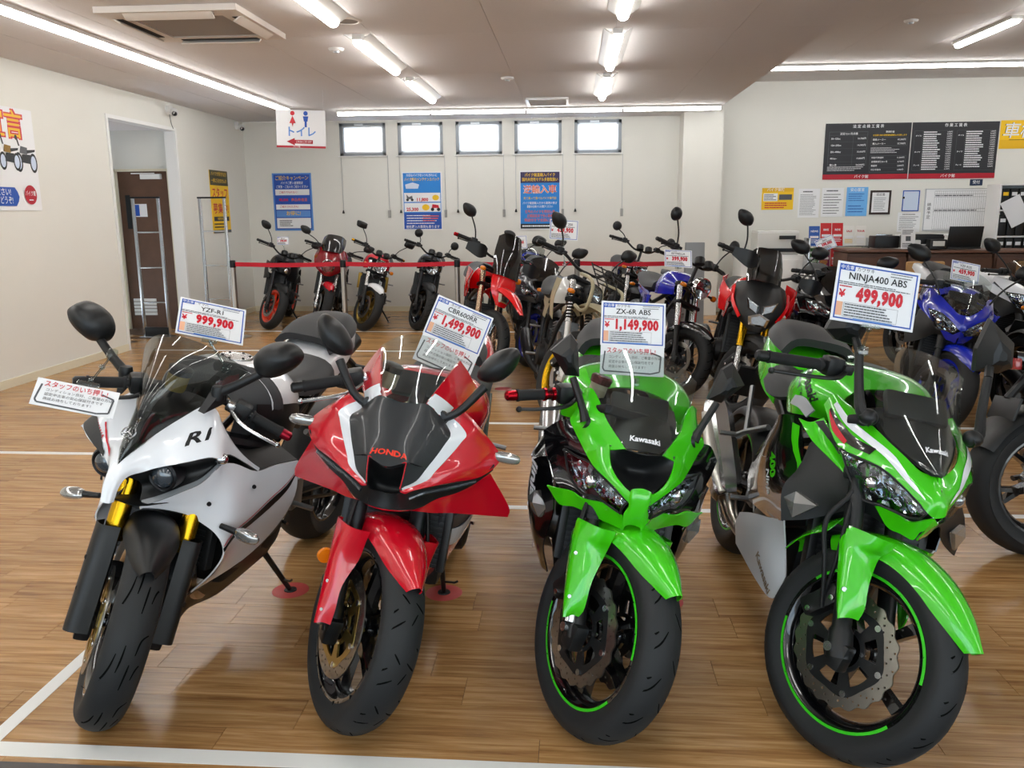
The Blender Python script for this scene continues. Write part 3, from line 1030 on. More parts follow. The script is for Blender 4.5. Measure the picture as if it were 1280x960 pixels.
def caliper(root, M, Rt, y, ang, r, m=None):
    """brake caliper hugging the disc at polar angle ang (from +x towards +z)"""
    m = m or M_mblack
    c = Vector((r * math.cos(ang), y, Rt + r * math.sin(ang)))
    Rm = Matrix.Rotation(-ang, 3, 'Y')
    mb = MB().cbox(c, (.055, .07, .125), .012, Rm)
    o = mb.build('brake_caliper', m, root, M)
    s = -1 if y < 0 else 1
    b = MB()
    for t in (-.04, .04):
        q = c + Rm @ Vector((-.012, s * .036, t))
        b.lathe([(0, .006), (.008, .005), (.009, -.003)] if s > 0 else [(0, -.006), (.008, -.005), (.009, .003)], q, 'y', 10)
    b.build('caliper_bolt', M_silver, o)
    return o

def fender(root, M, Rt, w, a0, a1, m, gap=.022, name='front_fender', tabs=True, y_leg=.1, droop=.03):
    """wrap-round mudguard over the tyre between polar angles a0..a1 (from +x towards +z), drawn to a point in front"""
    G = []
    n = 10
    for i in range(n):
        t = i / (n - 1)
        a = a0 + (a1 - a0) * t
        e = min(1.0, (t / .42 + .02) ** .55) * min(1.0, ((1 - t) / .25 + .25) ** .5)
        row = []
        for yy, dr in ((1.0, -.060), (.93, -.028), (.62, -.003), (0, .006)):
            r = Rt + gap + dr * min(1, .25 + e) + .012 * (1 - min(1, t / .3)) * (1 - yy)
            row.append((r * math.cos(a), -w * .63 * (.12 + .88 * e) * yy, Rt + r * math.sin(a)))
        G.append(row)
    return panel(name, G, m, root, 3, 3, .003, center=True, M=M)[0]

def grip_set(root, M, c, d, side, L=.13, end=None, grip_m=None, lever_m=None, r=.017, lever=True, pod_m=None, lev_drop=-.02):
    """handlebar end: grip, bar-end weight, switch pod, lever with perch. c inner end of the grip, d outward direction"""
    d = Vector(d).normalized(); c = Vector(c)
    e = c + d * L
    g = MB().tube([c, c + d * .006, c + d * .01, e - d * .01, e - d * .006, e], [r * 1.2, r * 1.2, r, r, r * 1.12, r * 1.12], 14).build('handlebar_grip', grip_m or M_grip, root, M)
    MB().tube([e, e + d * .006, e + d * .03, e + d * .036], [r * .9, r * 1.0, r * .95, r * .6], 14).build('bar_end', end or M_mblack, g)
    Rm = Vector((0, 1, 0)).rotation_difference(d if side > 0 else -d).to_matrix()
    MB().cbox(c - d * .035, (.055, .055, .06), .014, Rm).build('switch_pod', pod_m or M_mblack, root, M)
    if lever:
        f = Vector((1, 0, 0)); f = (f - d * f.dot(d)).normalized()
        q = c - d * .065 + f * .03 + Vector((0, 0, lev_drop * .3))
        ln = MB().cbox(c - d * .07 + f * .012, (.05, .03, .03), .008, Rm).tube([q, c - d * .02 + f * .062 + Vector((0, 0, lev_drop)), c + d * L * .45 + f * .066 + Vector((0, 0, lev_drop * 1.2)), c + d * L * .98 + f * .055 + Vector((0, 0, lev_drop * 1.3))], [.008, .0075, .0065, .006], 8, 5, flat=.8)
        ln.ell(c + d * L * 1.0 + f * .054 + Vector((0, 0, lev_drop * 1.3)), (.0095, .0095, .0095), 10, 8)
        ln.build('brake_lever' if side < 0 else 'clutch_lever', lever_m or M_mblack, root, M)
    return g

def turn_signal(root, c, d, m_body=None, lens=None, L=.07, r=.022, stem=.05, M=None):
    """stalk indicator pointing along d (outward), lens facing forward"""
    c, d = Vector(c), Vector(d).normalized()
    o = MB().tube([c - d * stem, c + d * .005], [.009, .011], 10).build('turn_signal', m_body or M_mblack, root, M)
    Rm = Vector((0, 1, 0)).rotation_difference(d).to_matrix()
    MB().ell(c + d * L / 2, (r * .75, L / 2, r), 14, 10, .8, Rm).build('signal_lens', lens or mat('clear_signal', '#a9a7a3', .12, .7, 1.0), o)
    return o

def radiator(root, c, W, H, ang, n=18):
    Rm = Matrix.Rotation(ang, 4, 'Y')
    M = Matrix.Translation(c) @ Rm
    o = MB().box((0, 0, 0), (.03, W, H)).build('radiator', M_fin, root, M, smooth=0)
    for s in (-1, 1): MB().cbox((0, s * (W / 2 + .012), 0), (.04, .026, H + .02), .006).build('radiator_tank', M_mblack, o)
    f = MB()
    for i in range(n): f.box((.0165, 0, -H / 2 + H * (i + .5) / n), (.004, W, H / n * .4))
    tag(f.build('radiator_fins', mat('fin_grey', '#2c2e30', .4, .6), o, smooth=0), kind='stuff')
    return o

def side_stand(root, pose_M, pivot, foot_world, m=None, r=.011):
    """stand from pivot (bike frame) to a floor point (world)"""
    f = pose_M.inverted() @ Vector(foot_world)
    p = Vector(pivot)
    mid = p.lerp(f, .5)
    o = MB().tube([p, mid, f + (p - f).normalized() * .012], [r * 1.1, r, r * .85], 10).build('side_stand', m or M_mblack, root)
    up = (pose_M.to_3x3().inverted() @ Vector((0, 0, 1))).normalized()
    rot = Vector((0, 0, 1)).rotation_difference(up).to_matrix()
    MB().lathe([(0, .007), (.024, .006), (.026, .0005), (0, .0005)], f, 'z', 14, M=rot).tube([mid.lerp(f, .45), mid.lerp(f, .35) + Vector((.03, .05, .012)), mid.lerp(f, .33) + Vector((.035, .06, .02))], .0045, 8).build('stand_foot', m or M_mblack, o)
    return o

def bike_pose(X, Y, head, lean):
    return Matrix.Translation((X, Y, 0)) @ Matrix.Rotation(R(head), 4, 'Z') @ Matrix.Rotation(R(-lean), 4, 'X')

def strip(name, top, bot, targets, m, root, n=40, lift=.0028, k=6):
    """coloured band lying on panels, between two edge polylines (thing's frame)"""
    tr = [BVHTree.FromPolygons([q.co for q in t.data.vertices], [tuple(p.vertices) for p in t.data.polygons]) for t in targets]
    T, B = catmull(np.array(top, float), k), catmull(np.array(bot, float), k)
    rs = lambda P: P[np.linspace(0, len(P) - 1, n).round().astype(int)]
    T, B = rs(T), rs(B)
    G = []
    for i in range(n):
        row = []
        for f in np.linspace(0, 1, 5):
            p = Vector(T[i] * (1 - f) + B[i] * f)
            p += Vector((.4, p.y * 3, p.z - .55)).normalized() * .015
            best = min((t.find_nearest(p) for t in tr), key=lambda h: h[3])
            nn = best[1]
            ex = 0
            if nn.dot(Vector((.5, best[0].y * 3, best[0].z - .55))) < 0: nn, ex = -nn, .0052
            row.append(best[0] + nn * (lift + ex))
        G.append(row)
    return MB().grid([[tuple(p) for p in r] for r in G]).build(name, m, root, clean=False)

def mir_pts(P):
    return [(x, -y, z) for x, y, z in P]

def screen_grid(E, C):
    """E edge points (right side), C centre points, same count -> half grid of 4 columns"""
    G = []
    for (xe, ye, ze), (xc, zc) in zip(E, C):
        G.append([(xc - (xc - xe) * u ** 2, ye * u, zc - (zc - ze) * u ** 2.2) for u in (1, .8, .45)] + [(xc, 0, zc)])
    return G

def head_lamp(root, G, deep=.03, cells=(5, 3)):
    """clear lens sheet with a faceted reflector behind, both sides"""
    D = dense(np.array(G), 5, 5)
    for s in (-1, 1):
        A = D if s < 0 else mir(D)[:, ::-1]
        back = A + np.array([-deep, -s * deep * .25, 0])
        rng = random.Random(3)
        a, b = back.shape[:2]
        for i in range(1, a - 1):
            for j in range(1, b - 1):
                back[i, j, 0] += (.010 if (i // 2 + j // 3) % 2 else -.010) + rng.uniform(-.003, .003)
        m = MB().shell(back, .003)
        h = m.build('headlight', M_reflect, root, smooth=25)
        rim = [A[0, j] for j in range(b)] + [A[i, b - 1] for i in range(1, a)] + [A[a - 1, j] for j in range(b - 2, -1, -1)] + [A[i, 0] for i in range(a - 2, 0, -1)]
        MB().tube(np.array(rim), .0035, 6, closed=True).build('lamp_rim', M_mblack, h)
        mid = A[a // 2, b // 2] + np.array([-deep * .55, 0, 0])
        MB().ell(mid, (.016, .022, .022), 14, 10).build('lamp_bulb', M_chrome, h)
        MB().grid(A).build('lamp_lens', M_lens, h)

def rear_seat_tail(root, m_tail, m_seat, rider, pillion, tail, side_m=None):
    t = panel('tail_cowl', tail, m_tail, root, 4, 4, .004, center=True)[0]
    panel('rider_seat', rider, m_seat, root, 4, 4, .03, center=True)
    panel('pillion_seat', pillion, m_seat, root, 4, 4, .03, center=True)
    return t
def tank_of(root, rows, m, cap=None):
    t = panel('fuel_tank', rows, m, root, 5, 5, .004, center=True)[0]
    if cap:
        MB().lathe([(.055, 0), (.053, .006), (.03, .009), (0, .009)], cap, 'z', 28).build('filler_cap', M_dark, t)
    return t
# ------------------------------------------------------------------ running gear shared by the sport bikes
def lowest(me, M):
    return min((M @ v.co).z for v in me.vertices)

def sport_bike(name, X, Y, head, lean, delta, label, wb=1.40, rake=24, Rt=.30, tw=.12, rw=.18, Rr=.315, rim_m=None, stripe=None, tread='slash', discs=(-.068, .068),
               petal=False, Rd=.155, carrier=None, up=None, low=None, fork_y=.1, split=.45, spokes=5, style='y', grip=None, grips=True, stand=None, stand_m=None, muffler=None, fork_L=.66, body_up=.027, body_low=.021, cal_ang=2.5, cal_m=None, dash=(-.40, .955), tx=-.055, ty=0.0):
    rim_m = rim_m or M_gblack
    SM, d, p = steer_matrix(Rt, R(rake), .03, R(delta))
    SM = Matrix.Translation((tx, ty, 0)) @ SM
    pose = bike_pose(X, Y, head, lean)
    wb = wb - tx
    WM = SM @ Matrix.Translation((0, 0, Rt))
    tm = cached(('tyre', Rt, tw, .2159, 56), lambda: MB().lathe(tyre_prof(Rt, tw, .2159), n=64).mesh('tyre', M_rubber, 60))
    gap = lowest(tm, pose @ WM)
    pose = pose @ Matrix.Translation((-wb, 0, 0)) @ Matrix.Rotation(math.atan2(gap, wb), 4, 'Y') @ Matrix.Translation((wb, 0, 0))
    root = empty(name, M=pose)
    tag(root, label, 'motorcycle', 'sport bikes in the front row')
    make_wheel(root, 'front_wheel', WM, Rt, tw, .2159, rim_m, spokes, style, tread, discs, petal, Rd, None, carrier, stripe)
    for s in (-1, 1):
        fork_leg(root, SM, Rt, R(rake), s * fork_y, fork_L, (body_up, up or M_gold), (body_low, low or M_mblack), split)
    for y in discs:
        caliper(root, SM, Rt, y * 1.12, cal_ang, Rd - .02, cal_m)
    top = Vector((0.012, 0, Rt)) + d * (fork_L - .06)
    low_c = Vector((0.012, 0, Rt)) + d * (fork_L - .18)
    MB().cbox(top + d * .03, (.07, 2 * fork_y + .07, .03), .01, Matrix.Rotation(-R(rake), 3, 'Y')).build('top_clamp', M_dark, root, SM)
    MB().cbox(low_c, (.07, 2 * fork_y + .05, .035), .01, Matrix.Rotation(-R(rake), 3, 'Y')).build('lower_clamp', M_dark, root, SM)
    # rear end
    RWM = Matrix.Translation((-wb, 0, Rr))
    make_wheel(root, 'rear_wheel', RWM, Rr, rw, .2159, rim_m, spokes, style, None, (-.07,), False, .11, .075, carrier, stripe)
    sw = MB()
    for s in (-1, 1):
        sw.tube([(-.86, s * .09, .43), (-1.0, s * (rw / 2 + .035), .42), (-wb - .04, s * (rw / 2 + .04), Rr)], [.035, .034, .024], 8, 3, flat=.6)
    sw.cbox((-.96, 0, .43), (.08, rw + .06, .07), .012)
    sw.build('swingarm', M_dark, root)
    MB().tube([(-wb, -rw / 2 - .06, Rr), (-wb, rw / 2 + .06, Rr)], .012, 12).build('rear_axle', M_silver, root)
    ch = MB()
    ch.tube([(-.90, rw / 2 + .006, .46), (-wb, rw / 2 + .006, Rr + .09)], .008, 6).tube([(-.90, rw / 2 + .006, .39), (-wb, rw / 2 + .006, Rr - .09)], .008, 6)
    ch.build('chain', M_dark, root)
    MB().lathe([(.055, -.004), (.095, -.004), (.095, .004), (.055, .004)], (-wb, rw / 2 + .006, Rr), 'y', 32, closed=True).build('sprocket', M_dark, root)
    hug = []
    for a in np.linspace(R(60), R(150), 6):
        hug.append([(-wb + (Rr + dr) * math.cos(a), -rw * yy, Rr + (Rr + dr) * math.sin(a)) for yy, dr in ((.6, -.02), (.55, .014), (.3, .025), (0, .028))])
    panel('rear_hugger', hug, M_mblack, root, 3, 3, .003, center=True)
    # engine and frame
    en = MB().cbox((-.60, 0, .40), (.40, .30, .24), .03).cbox((-.50, 0, .58), (.22, .34, .24), .03, Matrix.Rotation(R(-22), 3, 'Y')).cbox((-.78, 0, .46), (.22, .24, .22), .03)
    en.build('engine_block', M_engine, root)
    for s in (-1, 1):
        MB().lathe([(0, s * .05), (.05, s * .05), (.075, s * .04), (.085, 0), (.085, -s * .03)], (-.66, s * .15, .40), 'y', 24).build('engine_cover', M_cast if s < 0 else M_engine, root)
        MB().tube([(-.27, s * .05, .86), (-.40, s * .13, .80), (-.66, s * .155, .70), (-.86, s * .125, .55), (-.88, s * .115, .42)], [.035, .042, .045, .04, .035], 8, 4, flat=.55).build('frame_spar', M_dark, root)
        fp = MB().cbox((-.93, s * .145, .43), (.09, .02, .12), .008).tube([(-.90, s * .15, .40), (-.90, s * .235, .395)], .011, 8)
        fp.build('footpeg', M_cast, root)
        MB().tube([(-.88, s * .15, .40), (-.76, s * .175, .385), (-.74, s * .21, .39)], .006, 8).build('gear_pedal' if s > 0 else 'brake_pedal', M_silver, root)
        pp = MB().tube([(-1.0, s * .13, .66), (-1.12, s * .17, .60), (-1.15, s * .19, .57)], [.012, .012, .014], 8).tube([(-1.12, s * .17, .60), (-1.25, s * .15, .76)], .010, 8).tube([(-1.15, s * .18, .575), (-1.15, s * .26, .57)], .010, 8)
        pp.build('pillion_peg', M_cast, root)
    hd = MB()
    for i in range(4):
        y = -.09 + .06 * i
        hd.tube([(-.40, y, .56), (-.32, y, .46), (-.34, y * .9, .30), (-.46, y * .5, .20), (-.70, -.02, .16)], .019, 8, 4)
    hd.build('exhaust_header', M_steel, root)
    radiator(root, (-.315, 0, .56), .30, .30, R(-14))
    if muffler:
        muffler(root)
    sub = MB()
    for s in (-1, 1): sub.tube([(-.80, s * .11, .68), (-1.10, s * .10, .80), (-1.52, s * .06, .93)], .014, 8)
    sub.cbox((-1.15, 0, .76), (.34, .17, .08), .02, Matrix.Rotation(R(18), 3, 'Y'))
    sub.build('subframe', M_mblack, root)
    MB().tube([(-.72, 0, .42), (-.95, 0, .60)], .03, 12).build('rear_shock', M_dark, root)
    MB().cbox((-wb - .30, 0, .70), (.02, .18, .16), .006, Matrix.Rotation(R(25), 3, 'Y')).tube([(-1.5, 0, .9), (-wb - .28, 0, .76)], .02, 8).build('plate_hanger', M_mblack, root)
    MB().cbox((dash[0], 0, dash[1]), (.03, .18, .085), .012, Matrix.Rotation(R(-40), 3, 'Y')).tube([(-.30, 0, .84), (dash[0] + .01, 0, dash[1] - .015)], .03, 8).build('dashboard', M_mblack, root)
    if stand:
        side_stand(root, pose, (-.78, .10, .24), stand, stand_m)
    return root, SM, pose, d

def clip_on(root, SM, s, inner, outer, **kw):
    """handlebar stub plus grip set in the steered frame; s +1 left, -1 right; inner/outer = (x, |y|, z) of the grip"""
    a = Vector((inner[0], s * inner[1], inner[2])); b = Vector((outer[0], s * outer[1], outer[2]))
    d = (b - a).normalized()
    MB().tube([a - d * .10, a + d * .01], .012, 10).build('handlebar', M_mblack, root, SM)
    return grip_set(root, SM, a, d, s, L=(b - a).length - .03, **kw)
R1 = {
    'cowl': [
        [(-0.008, 0, 0.69), (-0.006, -0.014, 0.693), (-0.02, -0.018, 0.692)],
        [(-0.02, 0, 0.735), (-0.018, -0.017, 0.739), (-0.033, -0.024, 0.735)],
        [(-0.05, 0, 0.785), (-0.048, -0.022, 0.776), (-0.06, -0.031, 0.759)],
        [(-0.1, -0.022, 0.827), (-0.089, -0.047, 0.804), (-0.09, -0.06, 0.771)],
        [(-0.18, -0.043, 0.864), (-0.139, -0.071, 0.832), (-0.11, -0.094, 0.786)],
        [(-0.235, -0.078, 0.901), (-0.181, -0.122, 0.863), (-0.14, -0.163, 0.809)],
        [(-0.29, -0.116, 0.934), (-0.227, -0.166, 0.886), (-0.175, -0.209, 0.823)],
        [(-0.31, -0.143, 0.922), (-0.255, -0.195, 0.876), (-0.2, -0.233, 0.817)],
        [(-0.31, -0.17, 0.876), (-0.293, -0.205, 0.846), (-0.27, -0.223, 0.806)],
        [(-0.32, -0.206, 0.803), (-0.354, -0.223, 0.777), (-0.38, -0.227, 0.739)],
        [(-0.42, -0.23, 0.716), (-0.429, -0.24, 0.716), (-0.43, -0.237, 0.703)],
    ],
    'screen': [
        [(-0.42, -0.188, 1.031), (-0.36, -0.11, 1.1), (-0.31, 0, 1.123)],
        [(-0.295, -0.113, 0.932), (-0.26, -0.07, 1.055), (-0.235, 0, 1.075)],
        [(-0.24, -0.075, 0.899), (-0.205, -0.05, 0.995), (-0.19, 0, 1.012)],
        [(-0.185, -0.04, 0.862), (-0.165, -0.03, 0.94), (-0.155, 0, 0.952)],
        [(-0.11, -0.028, 0.832), (-0.105, -0.014, 0.868), (-0.1, 0, 0.872)],
        [(-0.066, -0.004, 0.8), (-0.063, -0.002, 0.8), (-0.06, 0, 0.8)],
    ],
    'side': [
        [(-0.1, -0.046, 0.657), (-0.1, -0.047, 0.655), (-0.1, -0.047, 0.653), (-0.1, -0.049, 0.652), (-0.105, -0.047, 0.65)],
        [(-0.14, -0.082, 0.668), (-0.146, -0.082, 0.659), (-0.153, -0.081, 0.649), (-0.159, -0.081, 0.64), (-0.165, -0.081, 0.631)],
        [(-0.172, -0.132, 0.696), (-0.19, -0.128, 0.666), (-0.205, -0.126, 0.639), (-0.215, -0.127, 0.617), (-0.22, -0.127, 0.603)],
        [(-0.205, -0.173, 0.722), (-0.222, -0.171, 0.683), (-0.235, -0.166, 0.643), (-0.24, -0.163, 0.606), (-0.24, -0.162, 0.577)],
        [(-0.235, -0.211, 0.773), (-0.265, -0.207, 0.715), (-0.27, -0.203, 0.655), (-0.265, -0.2, 0.595), (-0.255, -0.199, 0.547)],
        [(-0.3, -0.22, 0.767), (-0.32, -0.229, 0.689), (-0.31, -0.233, 0.612), (-0.29, -0.227, 0.551), (-0.265, -0.226, 0.504)],
        [(-0.42, -0.236, 0.706), (-0.42, -0.242, 0.616), (-0.38, -0.236, 0.545), (-0.325, -0.223, 0.497), (-0.275, -0.222, 0.458)],
        [(-0.52, -0.256, 0.701), (-0.52, -0.254, 0.569), (-0.47, -0.222, 0.478), (-0.38, -0.195, 0.422), (-0.285, -0.178, 0.381)],
        [(-0.6, -0.293, 0.699), (-0.63, -0.279, 0.556), (-0.62, -0.218, 0.417), (-0.48, -0.178, 0.348), (-0.3, -0.107, 0.296)],
    ],
    'belly': [
        [(-0.31, -0.102, 0.29), (-0.34, -0.041, 0.222), (-0.38, -0.023, 0.137)],
        [(-0.42, -0.127, 0.3), (-0.45, -0.072, 0.211), (-0.46, -0.01, 0.135)],
        [(-0.5, -0.168, 0.336), (-0.54, -0.122, 0.249), (-0.55, -0.056, 0.152)],
        [(-0.63, -0.213, 0.412), (-0.66, -0.162, 0.293), (-0.66, -0.092, 0.192)],
        [(-0.7, -0.212, 0.447), (-0.74, -0.18, 0.344), (-0.76, -0.131, 0.242)],
    ],
    'tail': [
        [(-1.62, -0.04, 0.96), (-1.62, -0.035, 0.985), (-1.62, -0.02, 0.993), (-1.62, 0, 0.995)],
        [(-1.52, -0.09, 0.93), (-1.52, -0.085, 0.985), (-1.52, -0.05, 1.005), (-1.52, 0, 1.01)],
        [(-1.35, -0.13, 0.88), (-1.35, -0.12, 0.955), (-1.35, -0.08, 0.98), (-1.35, 0, 0.985)],
        [(-1.18, -0.14, 0.83), (-1.18, -0.135, 0.905), (-1.18, -0.09, 0.925), (-1.18, 0, 0.93)],
        [(-1.02, -0.125, 0.8), (-1.02, -0.12, 0.86), (-1.02, -0.08, 0.875), (-1.02, 0, 0.88)],
    ],
}
# ------------------------------------------------------------------ white sport bike
def sock(name, rows, m, root, k=4, t=.004, center=True, **kw):
    return panel(name, rows, m, root, k, k, t, center=center, **kw)

def dome_seat(root, rows, name='seat', m=None):
    return panel(name, rows, m or M_seat, root, 4, 4, .03, center=True)[0]

def white_muffler(root):
    for s in (-1, 1):
        MB().tube([(-1.05, s * .05, .66), (-1.25, s * .06, .83), (-1.56, s * .06, .93)], [.03, .045, .042], 12, 4).build('muffler', M_dark, root)

r1, r1S, r1P, r1d = sport_bike('sport_motorcycle', -1.4136, 2.1262, -98, 9.5, 36, 'white sport motorcycle with gold forks and dark smoked screen', wb=1.415, rake=24, tread='curves', rim_m=M_gblack, up=M_gold, low=M_dark,
    split=.40, stand=(-1.109, 2.99, 0), muffler=white_muffler, carrier=M_discgold, spokes=5, body_up=.029, fork_L=.64, tx=-.055, ty=.02)
cw = panel('front_cowl', R1['cowl'], M_white_p, r1, 4, 4, .004)
scr = panel('windscreen', screen_grid([(-.066, -.004, .80), (-.11, -.028, .832), (-.185, -.040, .862), (-.24, -.075, .899), (-.295, -.113, .932), (-.355, -.148, .98), (-.415, -.182, 1.03)], [(-.06, .80), (-.098, .872), (-.148, .948), (-.185, 1.005), (-.225, 1.06), (-.268, 1.10), (-.31, 1.123)]), M_smoke, r1, 4, 5, .0025, center=True)[0]
sd = panel('side_fairing', R1['side'], M_white_p, r1, 4, 4, .005)
panel('belly_pan', R1['belly'], M_mblack, r1, 4, 4, .004)
tl = panel('tail_cowl', R1['tail'], M_white_p, r1, 4, 4, .004, center=True)[0]
# black infill behind the smoked screen and round the instruments
panel('screen_infill', [[(-.085, -.004, .795), (-.08, 0, .80)], [(-.135, -.03, .82), (-.125, 0, .85)], [(-.21, -.06, .85), (-.20, 0, .885)], [(-.30, -.10, .905), (-.29, 0, .93)], [(-.36, -.12, .92), (-.36, 0, .94)]], M_mblack, r1, 3, 3, .003, center=True)
for s in (-1, 1):
    # dark headlight cavity with projector lamp
    A = np.array(R1['cowl'])[2:8, -1]; B = np.array(R1['side'])[0:5, 0]
    B = catmull(B, 4)[np.linspace(0, 16, 6).astype(int)]
    G = [[A[i] * [1, 1, 1] + [-.004, .002, -.003], A[i] * .5 + B[i] * .5 + [-.055, .012, 0], B[i] + [-.004, .002, .003]] for i in range(6)]
    G = np.array(G)
    G[0, :, 1] *= .9
    G = G if s < 0 else mir(G)[:, ::-1]
    MB().shell(dense(G, 4, 4), .004).build('headlight_cavity', M_mblack, r1, smooth=50)
    c = Vector((-.128, s * .094, .752))
    h = MB().lathe([(.043, -.05), (.046, 0), (.040, .006), (.036, .003)], c, 'x', 24).build('headlight', M_dark, r1)
    MB().ell(c + Vector((-.004, 0, 0)), (.022, .036, .036), 20, 12).build('projector_lens', mat('projector_glass', '#3a4148', .03, .2, 1.0, 1.0), h)
    # light strip along the lower lip
    L = catmull(np.array(R1['side'])[0:5, 0], 4)
    st = np.array([[p + np.array([.002, -.001, .001]), p + np.array([-.012, .004, .013])] for p in L])
    st = st if s < 0 else mir(st)[:, ::-1]
    MB().shell(st, .003).build('position_light', mat('led_strip', '#b9bcbf', .2, .5, 1.0), r1)
    MB().ell((-.222, s * .222, .806), (.018, .022, .018), 12, 8).build('position_lamp', M_reflect, r1)
    # mirrors
    piv = Vector((-.29, s * .157, .982)); neck = Vector((-.318, s * .281, 1.052))
    mb = MB().tube([piv, piv.lerp(neck, .5) + Vector((0, 0, .004)), neck + Vector((-.008, s * .01, .02))], [.016, .0135, .0125], 10, 3).lathe([(0, .022), (.018, .02), (.021, .008), (.02, -.02)], piv, 'z', 16)
    mb.add([piv + Vector(q) for q in ((.055, -s * .03, -.05), (.055, -s * .01, -.055), (-.03, s * .012, -.035), (-.035, -s * .016, -.02), (.01, -s * .02, .002), (.01, s * .012, .002), (-.02, s * .015, .002), (-.02, -s * .018, .002))], [(0, 1, 5, 4), (1, 2, 6, 5), (2, 3, 7, 6), (3, 0, 4, 7), (4, 5, 6, 7), (0, 3, 2, 1)])
    stalk = mb.build('mirror_stalk', M_mblack, r1)
    ol = [(s * (y), z) for y, z in ((.262, 1.055), (.300, 1.047), (.350, 1.075), (.385, 1.112), (.388, 1.143), (.350, 1.165), (.300, 1.158), (.258, 1.132), (.244, 1.092))]
    pod(ol, [(.9, -.36), (1.0, -.352), (.98, -.335), (.86, -.305), (.6, -.285), (.25, -.278)], M_mblack, 'mirror', r1, n=4, face=(.88, -.361))
    turn = Vector((-.262, s * .262, .565))
    turn_signal(r1, turn, (.05, s, -.12), L=.085, r=.021, stem=.05)
    screw(r1, [(-.235, s * .186, .647), (-.40, s * .243, .66)], .007, M_dark, (.6, s * .8, 0))
# fork guards and mudguard, steered
for s in (-1, 1):
    a = Vector((.012, s * .118, .30))
    G = []
    for t, wx in ((-.03, .028), (.06, .036), (.16, .042), (.26, .045), (.285, .043)):
        c = a + r1d * t
        G.append([c + Vector((-.03, s * .012, -.012)), c + Vector((wx * .2, s * .032, 0)), c + Vector((wx + .006, s * .018, .012)), c + Vector((wx + .008, -s * .03, .014))])
    G = np.array([[tuple(q) for q in r] for r in G])
    g = MB().shell(dense(G if s > 0 else G, 4, 4), .004).build('fork_guard', M_mblack, r1, r1S)
    screw(r1, [a + r1d * .10 + Vector((.030, s * .03, 0)), a + r1d * .19 + Vector((.032, s * .032, 0))], .009, M_dark, (.6, s * .8, .2)).matrix_local = r1S
fender(r1, r1S, .30, .12, R(58), R(140), M_mblack, gap=.028)
# handlebars
clip_on(r1, r1S, -1, (-.281, .19, .925), (-.255, .322, .898), end=M_mblack)
clip_on(r1, r1S, 1, (-.281, .19, .925), (-.255, .322, .898), end=mat('red_bar_end', '#8d1226', .3, .8), lever_m=M_silver)
rs = MB().lathe([(0, 0), (.03, 0), (.033, .01), (.034, .055), (0, .055)], (-.285, -.055, .945), 'z', 18).build('fluid_reservoir', mat('brake_fluid', '#b79a3c', .25, coat=1.0), r1, r1S)
MB().lathe([(.036, 0), (.037, .018), (.03, .022), (0, .022)], (-.285, -.055, .998), 'z', 18).build('reservoir_cap', M_black, rs)
MB().tube([(-.285, -.055, .95), (-.285, -.07, .90), (-.27, -.10, .87)], .006, 8, 4).build('brake_hose', M_hose, r1, r1S)
for s in (-1, 1): MB().tube([(-.06, s * .10, .40), (-.10, s * .095, .52), (-.16, s * .08, .66), (-.24, s * .04, .80)], .006, 8, 5).build('brake_hose', M_hose, r1, r1S)
# inner fairing tops, dark
panel('inner_panel', [[(-.33, -.10, .86), (-.31, -.20, .80)], [(-.43, -.13, .80), (-.42, -.232, .712)], [(-.52, -.16, .77), (-.52, -.252, .705)], [(-.60, -.18, .76), (-.60, -.288, .703)]], M_mblack, r1, 4, 4, .004)
# tank: grey cover in front, white top and shoulders
tank_rows = [
    [(-.44, -.12, .80), (-.44, -.13, .87), (-.45, -.09, .925), (-.46, 0, .94)],
    [(-.55, -.19, .78), (-.55, -.20, .90), (-.55, -.13, .975), (-.55, 0, .99)],
    [(-.66, -.205, .76), (-.66, -.215, .89), (-.66, -.14, .975), (-.66, 0, .995)],
    [(-.78, -.17, .76), (-.78, -.19, .86), (-.78, -.13, .945), (-.78, 0, .968)],
    [(-.88, -.12, .78), (-.88, -.135, .835), (-.88, -.09, .885), (-.88, 0, .90)]]
tk = panel('fuel_tank', tank_rows[1:], M_white_p, r1, 5, 5, .004, center=True)[0]
panel('tank_cover', [[(a - .004 if i else a, b * 1.015, c + .003) for a, b, c in r] for i, r in enumerate(tank_rows[:2])] + [[(-.60, -.209, .775), (-.60, -.213, .90), (-.585, -.14, .984), (-.57, 0, .997)]], M_grey, r1, 5, 5, .004, center=True)
panel('tank_side_cover', [[(-.47, -.16, .77), (-.48, -.185, .83), (-.50, -.175, .90)], [(-.58, -.208, .765), (-.58, -.222, .83), (-.60, -.216, .885)], [(-.68, -.212, .745), (-.70, -.222, .81), (-.72, -.208, .86)], [(-.78, -.176, .75), (-.79, -.186, .79), (-.80, -.182, .82)]], M_mblack, r1, 4, 4, .003)
cap = MB().lathe([(.058, 0), (.056, .006), (.03, .008), (0, .008)], (-.66, 0, .996), 'z', 28).build('filler_cap', M_silver, tk)
screw(cap, [(-.66 + .045 * math.cos(a), .045 * math.sin(a), 1.003) for a in np.linspace(0, 5.2, 6)], .005, M_dark, (0, 0, 1))
dome_seat(r1, [[(-.86, -.10, .835), (-.86, -.08, .87), (-.86, 0, .88)], [(-.95, -.13, .82), (-.95, -.11, .862), (-.95, 0, .868)], [(-1.05, -.155, .83), (-1.05, -.13, .876), (-1.05, 0, .882)], [(-1.13, -.14, .86), (-1.13, -.12, .905), (-1.13, 0, .912)]], 'rider_seat', M_grey)
